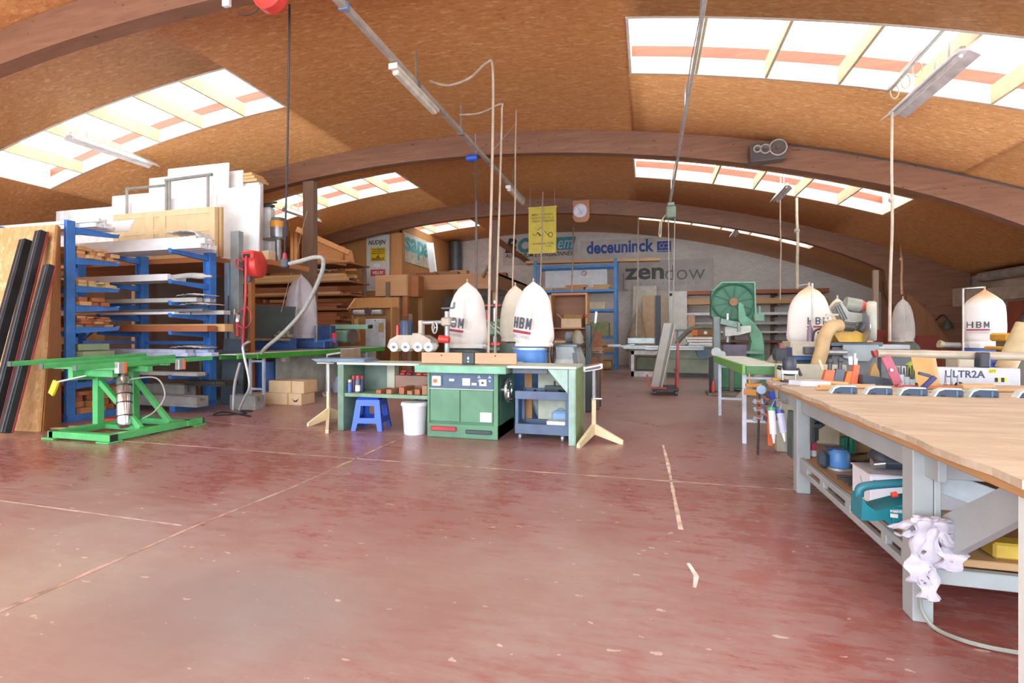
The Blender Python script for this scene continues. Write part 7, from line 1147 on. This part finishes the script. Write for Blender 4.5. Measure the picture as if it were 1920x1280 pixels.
for k, px in enumerate((1690, 1700, 1710)):
    q = at(px, 705, 5.16); e = T('bit_jar', ['tall clear pale jar of bits behind the red angle bracket', 'middle pale jar of bits behind the red angle bracket', 'short pale jar left of the plywood square'][k], 'jar', (q.x, 5.16, ZT)); e.p('glass', B().lathe([(0, .001), (.019, .001), (.021, .01), (.021, .1 - .02 * k), (.018, .1 - .02 * k), (0, .05)], c=(q.x, 5.16, ZT), n=16), P('#c9dde2', .15))
    for j in range(3): e.p('bit', B().cyl((q.x - .012 + j * .012, 5.16, ZT + .05), (q.x - .02 + j * .02, 5.16, ZT + .16 + .02 * (j % 2)), .006, n=6), TOOLM)
q = at(1740, 705, 4.95); e = T('plywood_square', 'thick tan plywood square standing tilted behind the dark blue lever', 'board', (q.x, 4.95, ZT)); e.p('board', slab(B(), [(at(1723, 0, 4.95).x, 4.95, ZT + .002), (at(1757, 0, 4.95).x, 4.95, ZT + .002), at(1748, 671, 5.12), at(1708, 669, 5.12)], (.04, .03, 0)), WOOD('#c9975c', '#d6a76c', 'z', .6))
for k in range(5): q = at(1772 + k * 6, 715, 4.95); one('drill_bit', 'dark drill bit or screw standing in the cluster right of the plywood square', 'bit', B().lathe([(0, .001), (.018, .001), (.018, .03), (.007, .035), (.006, .06 + .05 * (k % 3)), (0, .07 + .05 * (k % 3))], c=(q.x, 4.95 + .04 * (k % 2), ZT), n=8), [TOOLM, P('#7a6f78', .4)][k % 2], 'bits on the bench')
one('green_tape', 'lime green tool lying behind the jars at back of the bench', 'tool', B().bar(at(1702, 686, 5.44), at(1716, 676, 5.44), .05, .03).box(at(1700, 0, 5.44).x, at(1716, 0, 5.44).x, 5.41, 5.46, ZT + .001, at(1708, 686, 5.4).z, .01), P('#a3b83a', .45)); one('hand_plane', 'tan wooden hand plane standing behind the dark wedge board', 'plane', B().prism([(at(1628, 0, 5.42).x, ZT + .001), (at(1650, 0, 5.42).x, ZT + .001), (at(1648, 0, 5.42).x, ZT + .1), (at(1640, 0, 5.42).x, ZT + .19), (at(1633, 0, 5.42).x, ZT + .13)], 'y', 5.41, 5.45), WOOD('#b58a52', '#c79c62', 'z'))
# ================================================================ hanging things: cables, lamps, signs
CABL = P('#b39f88', .5); WCAB = P('#bfae98', .5); DCAB = P('#6a6058', .5)
def drop(px0, py0, Y0, px1, py1, Y1, r, m, lab, name='hanging_cable', knot=False, top=None):
    a = at(px0, py0, Y0); a.z = min(a.z, zc(a.x) - .045) if top is None else top; b_ = at(px1, py1, Y1); mid = a.lerp(b_, .5) + V(.015, 0, 0)
    bb = B().tube(smooth_path([a, a.lerp(b_, .25), mid, a.lerp(b_, .75), b_], 4), r, 8)
    if knot: bb.ball(a.lerp(b_, .4), r * 2.2, 8)
    return one(name, lab, 'cable', bb, m)
# conduit along the crown with two batten lamps
XC = -3.42; ZC = zc(XC) - .435
e = T('cable_conduit', 'long grey cable trunking fixed along the crown of the vault', 'conduit', (XC, 9.5, ZC - .12)); e.p('trunking', B().box(XC - .04, XC + .04, 2.6, 13.95, ZC - .13, ZC - .05), P('#b3a899', .45, 0))
for k in range(6): e.p('bracket', B().box(XC - .06, XC + .06, 3.2 + 1.9 * k, 3.26 + 1.9 * k, ZC - .14, ZC - .052).box(XC - .01, XC + .01, 3.2 + 1.9 * k, 3.23 + 1.9 * k, ZC - .052, ZC + .416 if k not in () else 0), P('#7a8ea8' if k == 1 else '#8a8278', .45))
def batten(name, lab, p0, p1, w, h, refl=False):
    p0, p1 = Vector(p0), Vector(p1); e = T(name, lab, 'lamp', (p0 + p1) / 2 - V(0, 0, h)); d = (p1 - p0).normalized()
    e.p('housing', B().bar(p0, p1, w, h * .55), P('#dad4c6', .4)); e.p('diffuser', B().bar(p0 - V(0, 0, h * .6) + d * .05, p1 - V(0, 0, h * .6) - d * .05, w * .8, h * .7, b=h * .2), P('#e0d8c6', .35)); e.p('end_cap', B().bar(p0 - d * .02, p0, w * 1.02, h * .9), P('#e6e4e2', .35)); return e
batten('batten_lamp', 'white fluorescent batten lamp below trunking at the near end', (XC, 6.3, ZC - .19), (XC, 7.75, ZC - .19), .13, .09)
batten('batten_lamp', 'white fluorescent batten lamp below trunking at the far end', (XC, 12.25, ZC - .19), (XC, 13.8, ZC - .19), .13, .09)
def refl_lamp(lab, x, y0, y1, z, drop_=.3, w=.2):
    e = T('reflector_lamp', lab, 'lamp', (x, (y0 + y1) / 2, z)); n = 6
    e.p('reflector', B().prism([(x - w / 2, z), (x - w / 2 + .01, z + .015), (x - .05, z + .1), (x + .05, z + .1), (x + w / 2 - .01, z + .015), (x + w / 2, z), (x + .045, z + .075), (x - .045, z + .075)], 'y', y0, y1), P('#eeece6', .4)); e.p('tube_light', B().cyl((x, y0 + .06, z + .045), (x, y1 - .06, z + .045), .022), P('#f2efe6', .3)); e.p('spine', B().box(x - .03, x + .03, y0 + .02, y1 - .02, z + .1, z + .14), P('#b9b4a8', .4, .2))
    for y in (y0 + .3, y0 + .6): e.p('hanger', B().bar((x, y, z + .14), (x, y, z + .14 + drop_), .02, .02), STEEL)
    return e
def lampz(x): return zc(x) - .12
refl_lamp('long fluorescent reflector lamp hung in the near right skylight', 3.42, 6.75, 8.45, zc(3.42) - .2, w=.32); q = V(3.42, 7.25, zc(3.42) + .05)
e = T('cable_hook', 'bundle of cable and chain hooks above the near right reflector lamp', 'hooks', q); e.p('rail', B().bar((3.2, 6.65, zc(3.2) + .08), (3.2, 8.0, zc(3.2) + .0), .05, .07), STEEL)
for k in range(3): e.p('cable_loop', B().tube([q + V(-.18 + .05 * cos(a * PI / 8), .1 + .3 * k, -.06 + .09 * sin(a * PI / 8)) for a in range(17)], .008, 6), WCAB)
refl_lamp('fluorescent reflector lamp hung in the near left skylight', -10.25, 6.75, 8.4, zc(-10.25) - .24, w=.3)
refl_lamp('fluorescent reflector lamp hung in the middle right skylight', 3.0, 12.4, 13.7, zc(3.0) - .18)
refl_lamp('fluorescent reflector lamp hung in the middle left skylight behind the post', -10.1, 12.2, 13.8, zc(-10.1) - .3)
refl_lamp('small fluorescent reflector lamp below the far right skylight', 2.75, 17.55, 18.38, zc(2.75) - .22)
# strut track carrying the chain hoist cables
XT = .563; zt_ = zc(XT) - .525
e = T('hoist_track', 'thin steel track running down the vault to the chain hoist', 'track', (XT, 9, zt_)); e.p('rail', B().box(XT - .02, XT + .02, 2.8, 14.0, zt_ - .02, zt_ + .03, .003), P('#c9c6c0', .35, .2)); e.p('cable', B().tube([V(XT - .04 + .01 * sin(k * 1.3), 2.9 + k * .44, zt_ - .035 - .015 * abs(sin(k * 1.9))) for k in range(25)], .008, 6), P('#a5a098', .4))
for k in range(5): e.p('hanger', B().box(XT - .012, XT + .012, 3.4 + k * 2.45, 3.43 + k * 2.45, zt_ + .03, zc(XT) - .006), STEEL)
qh = at(1255, 400, 13.45)
e = T('chain_hoist', 'small green grey chain hoist hanging at the far end of the steel track', 'hoist', (XT, 13.45, qh.z)); e.p('body', B().box(XT - .12, XT + .12, 13.33, 13.57, zt_ - .48, zt_ - .16, .03), P('#6f7a66', .45)); e.p('trolley', B().box(XT - .08, XT + .08, 13.33, 13.57, zt_ - .16, zt_ - .075, .01), P('#8c8c84', .4, .3)); ch = B(); zb_ = at(1250, 640, 13.45).z
for dx in (-.06, .1): ch.tube(smooth_path([(XT + dx, 13.45, zt_ - .48), (XT + dx * .8, 13.45, 3.3), (XT + dx * .5, 13.45, zb_ + .1), (XT, 13.45, zb_)], 5), .014, 6)
e.p('hanging_chain', ch, P('#a39a8c', .4, .3)); e.p('chain_loop', B().tube(smooth_path([(XT - .26, 13.45, zt_ - .52), (XT - .29, 13.45, zt_ - .85), (XT - .25, 13.45, zt_ - .9), (XT - .22, 13.45, zt_ - .52), (XT - .11, 13.45, zt_ - .35)], 5), .016, 6), WCAB); e.p('knob', B().ball((XT + .0, 13.45, zb_ + 1.2), .04), BLACK)
# cable drops in the middle
a = at(800, 152, 8.2)
def looped(lab, px, pts, ptop, bot, Y, r, m):
    one('hanging_cable', lab, 'cable', B().tube(smooth_path([at(x_, y_, Yq_) for x_, y_, Yq_ in pts], 6) + [at(bot[0], bot[1], Y), V(at(bot[0], bot[1], Y).x - .01, Y, .94 if Y < 7 else .03)], r, 8), m)
looped('pale cable looping off the near batten lamp and dropping to the moulder', 920, [(806, 152, 7.1), (840, 160, 7.0), (880, 147, 6.8), (912, 119, 6.5), (924, 132, 6.45), (923, 300, 6.4), (918, 500, 6.32)], None, (916, 655, 6.28), 6.28, .018, CABL)
looped('pale cable looping from the trunking and dropping behind the right fence board', 940, [(862, 215, 8.1), (900, 212, 7.9), (939, 195, 7.5), (941, 206, 7.45), (940, 260, 7.4), (936, 400, 7.3)], None, (928, 655, 7.15), 7.15, .016, CABL)
one('hanging_cable', 'thin wire slanting from the crown to the arch trunking', 'cable', B().tube([at(968, 230, 9.7), at(925, 281, 9.0)], .007, 6), CABL)
drop(968, 204, 9.2, 960, 590, 8.4, .014, CABL, 'straight pale cable hanging left of the yellow hanging sign')
drop(1018, 360, 14.0, 1013, 545, 12.4, .02, CABL, 'pale cable hanging in front of the yellow hanging sign')
drop(1075, 425, 17.0, 1072, 547, 14.2, .022, CABL, 'pale cable dropping to the top of the plywood cabinet')
drop(1197, 402, 17.4, 1193, 630, 15.9, .022, WCAB, 'white cable dropping to the sliding table saw')
drop(1463, 375, 12.6, 1463, 562, 12.0, .013, CABL, 'thin cable hanging before the wall brackets')
drop(1494, 372, 13.0, 1495, 540, 11.0, .028, P('#b3a88c', .6), 'thick wrapped cable hanging from the middle right lamp', knot=True)
drop(1673, 210, 8.2, 1668, 640, 7.6, .018, WCAB, 'thick pale wrapped cable hanging right of the mitre saw', knot=True)
drop(1689, 452, 14.5, 1691, 550, 11.6, .02, P('#a8805a', .6), 'brown rope holding the small grey dust bag', 'rope', True)
drop(576, 395, 9.8, 527, 585, 9.0, .008, CABL, 'thin pale cord hanging before the dark guard sheet', 'cord')
q = at(885, 296, 10.1)
e = T('tool_balancer', 'blue cable balancer hanging below the arch with dark line', 'balancer', q); e.p('case', B().lathe([(0, -.13), (.06, -.12), (.08, 0), (.06, .12), (0, .13)], n=18, M=Matrix.Translation(q) @ Matrix.Rotation(PI / 2, 4, 'Y')), P('#2f56b4', .4)); e.p('hanger', B().cyl(q + V(.08, 0, .03), q + V(.08, 0, .5), .012), STEEL)
e.p('line', B().tube([q + V(.08, 0, -.05), at(893, 545, 9.9)], .012, 6), P('#4f4a48', .5)); e.p('grip', B().cyl(at(893, 378, 9.95), at(893, 545, 9.9), .024), P('#6a5f5a', .5))
# yellow hanging sign, clock, loudspeaker
YH = 14.6; u = fr(991, 389, 1043, 475, YH)
e = T('hanging_sign', 'yellow hanging sign with brown print and tool pictograms below the far arch', 'sign', ((u[0] + u[1]) / 2, YH, u[2])); e.p('board', B().box(u[0], u[1], YH, YH + .02, u[2], u[3]), P('#cdb53a', .5, 0, .06)); e.p('top_batten', B().box(u[0] - .02, u[1] + .02, YH - .01, YH + .03, u[3], u[3] + .03), P('#d8c86a', .5))
for (px) in (994, 1040): w_ = at(px, 389, YH + .01); e.p('wire', B().cyl((w_.x, YH + .01, u[3] + .03), (w_.x, YH + .01, zc(w_.x) - .01), .006, n=6), STEEL)
OL = P('#8a7a28', .6)
for k, s_ in enumerate(('MEN + WERK', 'HOUT EN ALU', 'VEILIG WERKEN')): sgn(e, s_, 997, 400 + k * 6, 1038, 404 + k * 6, YH - .002, OL, 0, .015)
dm = at(1008, 442, YH - .004); e.p('pictogram', B().tube([dm + V(.09 * cos(k * PI / 2), 0, .1 * sin(k * PI / 2)) for k in range(5)], .018, 4).bar(dm + V(-.09, 0, .02), dm + V(-.16, 0, .05), .03, .012), P('#4a4020', .6)); dm = at(1026, 440, YH - .004); e.p('pictogram', B().bar(dm + V(-.08, 0, .12), dm + V(.06, 0, -.05), .05, .012).tube([dm + V(.1 + .06 * cos(k * PI / 6), 0, .0 + .07 * sin(k * PI / 6)) for k in range(13)], .008, 4), P('#4a4020', .6)); dm = at(1012, 427, YH - .004); e.p('pictogram', B().bar(dm + V(-.06, 0, -.06), dm + V(.08, 0, .04), .03, .012), P('#6a5c24', .6)); sgn(e, 'multitalent bvba', 998, 454, 1038, 458, YH - .002, OL, .2, .01); sgn(e, 'Tools', 1022, 459, 1033, 462, YH - .002, OL, .2, .01)
u = fr(1074, 375, 1105, 416, 15.75); e = T('wall_clock', 'round white clock on a rounded plywood plate fixed to the far arch', 'clock', ((u[0] + u[1]) / 2, 15.78, u[2])); w_ = u[1] - u[0]; e.p('plate', B().prism([(u[0], u[3]), (u[0], u[2] + .15), (u[0] + .05, u[2] + .04), (u[0] + .14, u[2]), (u[1] - .14, u[2]), (u[1] - .05, u[2] + .04), (u[1], u[2] + .15), (u[1], u[3])], 'y', 15.77, 15.81), WOOD('#c4825a', '#d2946c', 'x', .5))
c_ = at(1088, 395, 15.76); M = Matrix.Translation(c_) @ Matrix.Rotation(PI / 2, 4, 'X'); e.p('dial', B().lathe([(0, -.02), (.2, -.02), (.215, .0), (.215, .03), (.19, .035), (.185, .02), (0, .02)], n=32, M=M), P('#dcdce4', .4)); e.p('hands', B().bar(c_ + V(0, -.025, 0), c_ + V(-.09, -.025, .11), .012, .008).bar(c_ + V(-.0, -.025, 0), c_ + V(.06, -.025, -.1), .018, .008), P('#6a6a74', .5))
u = fr(1408, 258, 1475, 298, 10.0); q = at(1441, 278, 10.05); u = (u[0], u[1], u[2], min(u[3], zc(u[0]) - .06, zc(u[1]) - .06))
e = T('loudspeaker', 'dark loudspeaker box with three ringed cones lying across the middle arch', 'loudspeaker', (q.x, 10.15, u[2])); Mx = Matrix.Translation(q) @ Matrix.Rotation(-.04, 4, 'Y') @ Matrix.Translation(-q); tr = lambda b: (setattr(b, 'v', [Mx @ v for v in b.v]), b)[1]
e.p('cabinet', tr(B().box(u[0], u[1], 10.05, 10.32, u[2], u[3], .01)), P('#6a5f56', .5)); e.p('baffle', tr(B().box(u[0] + .015, u[1] - .015, 10.04, 10.052, u[2] + .015, u[3] - .015)), P('#4c4440', .5))
for (px, py, r_) in ((1420, 279, .06), (1435, 279, .08), (1459, 276, .14)):
    c_ = at(px, py, 10.04); M = Matrix.Translation(c_) @ Matrix.Rotation(PI / 2, 4, 'X'); w_ = e.p('cone', B().lathe([(0, -.0), (r_ * .25, .012), (r_ * .3, .0), (r_ * .85, .01), (r_ * .85, -.002), (0, -.002)], n=28, M=M), P('#5a4e48', .5)); e.p('ring', B().tube([c_ + V(r_ * cos(k * PI / 16), -.008, r_ * sin(k * PI / 16)) for k in range(33)], .012, 6), P('#b9aea4', .4), w_)
one('speaker_lead', 'thin dark cable clipped along the top edge of the middle arch at right', 'cable', B().tube([V(x_ * .25, 10.315, zc(x_ * .25) - .03) for x_ in range(10, 31)], .012, 6), P('#4a4440', .5))
# red reel and white socket on the nearest arch
q = at(505, -4, 4.6); rr = T('hose_reel', 'red hose reel on the nearest arch cut by the top picture edge', 'hose reel', q); M = Matrix.Translation(q + V(0, .02, .05)) @ Matrix.Rotation(PI / 2, 4, 'X'); rr.p('case', B().lathe([(0, -.1), (.15, -.1), (.19, -.05), (.19, .06), (.15, .1), (0, .1)], n=26, M=M), RED); rr.p('hose', B().tube(smooth_path([at(490, 8, 4.6), at(478, 22, 4.6), at(462, 28, 4.6), at(446, 26, 4.62)], 5), .011, 6), P('#4a3a34', .5)); rr.p('bracket', B().box(q.x - .06, q.x + .06, 4.66, 4.715, q.z - .05, q.z + .15), DGREY)
q = at(424, 2, 4.68); one('socket', 'small white socket fixed on the nearest arch left of red reel', 'socket', B().box(q.x - .05, q.x + .05, 4.66, 4.715, q.z - .06, q.z + .06, .01), WHITE)
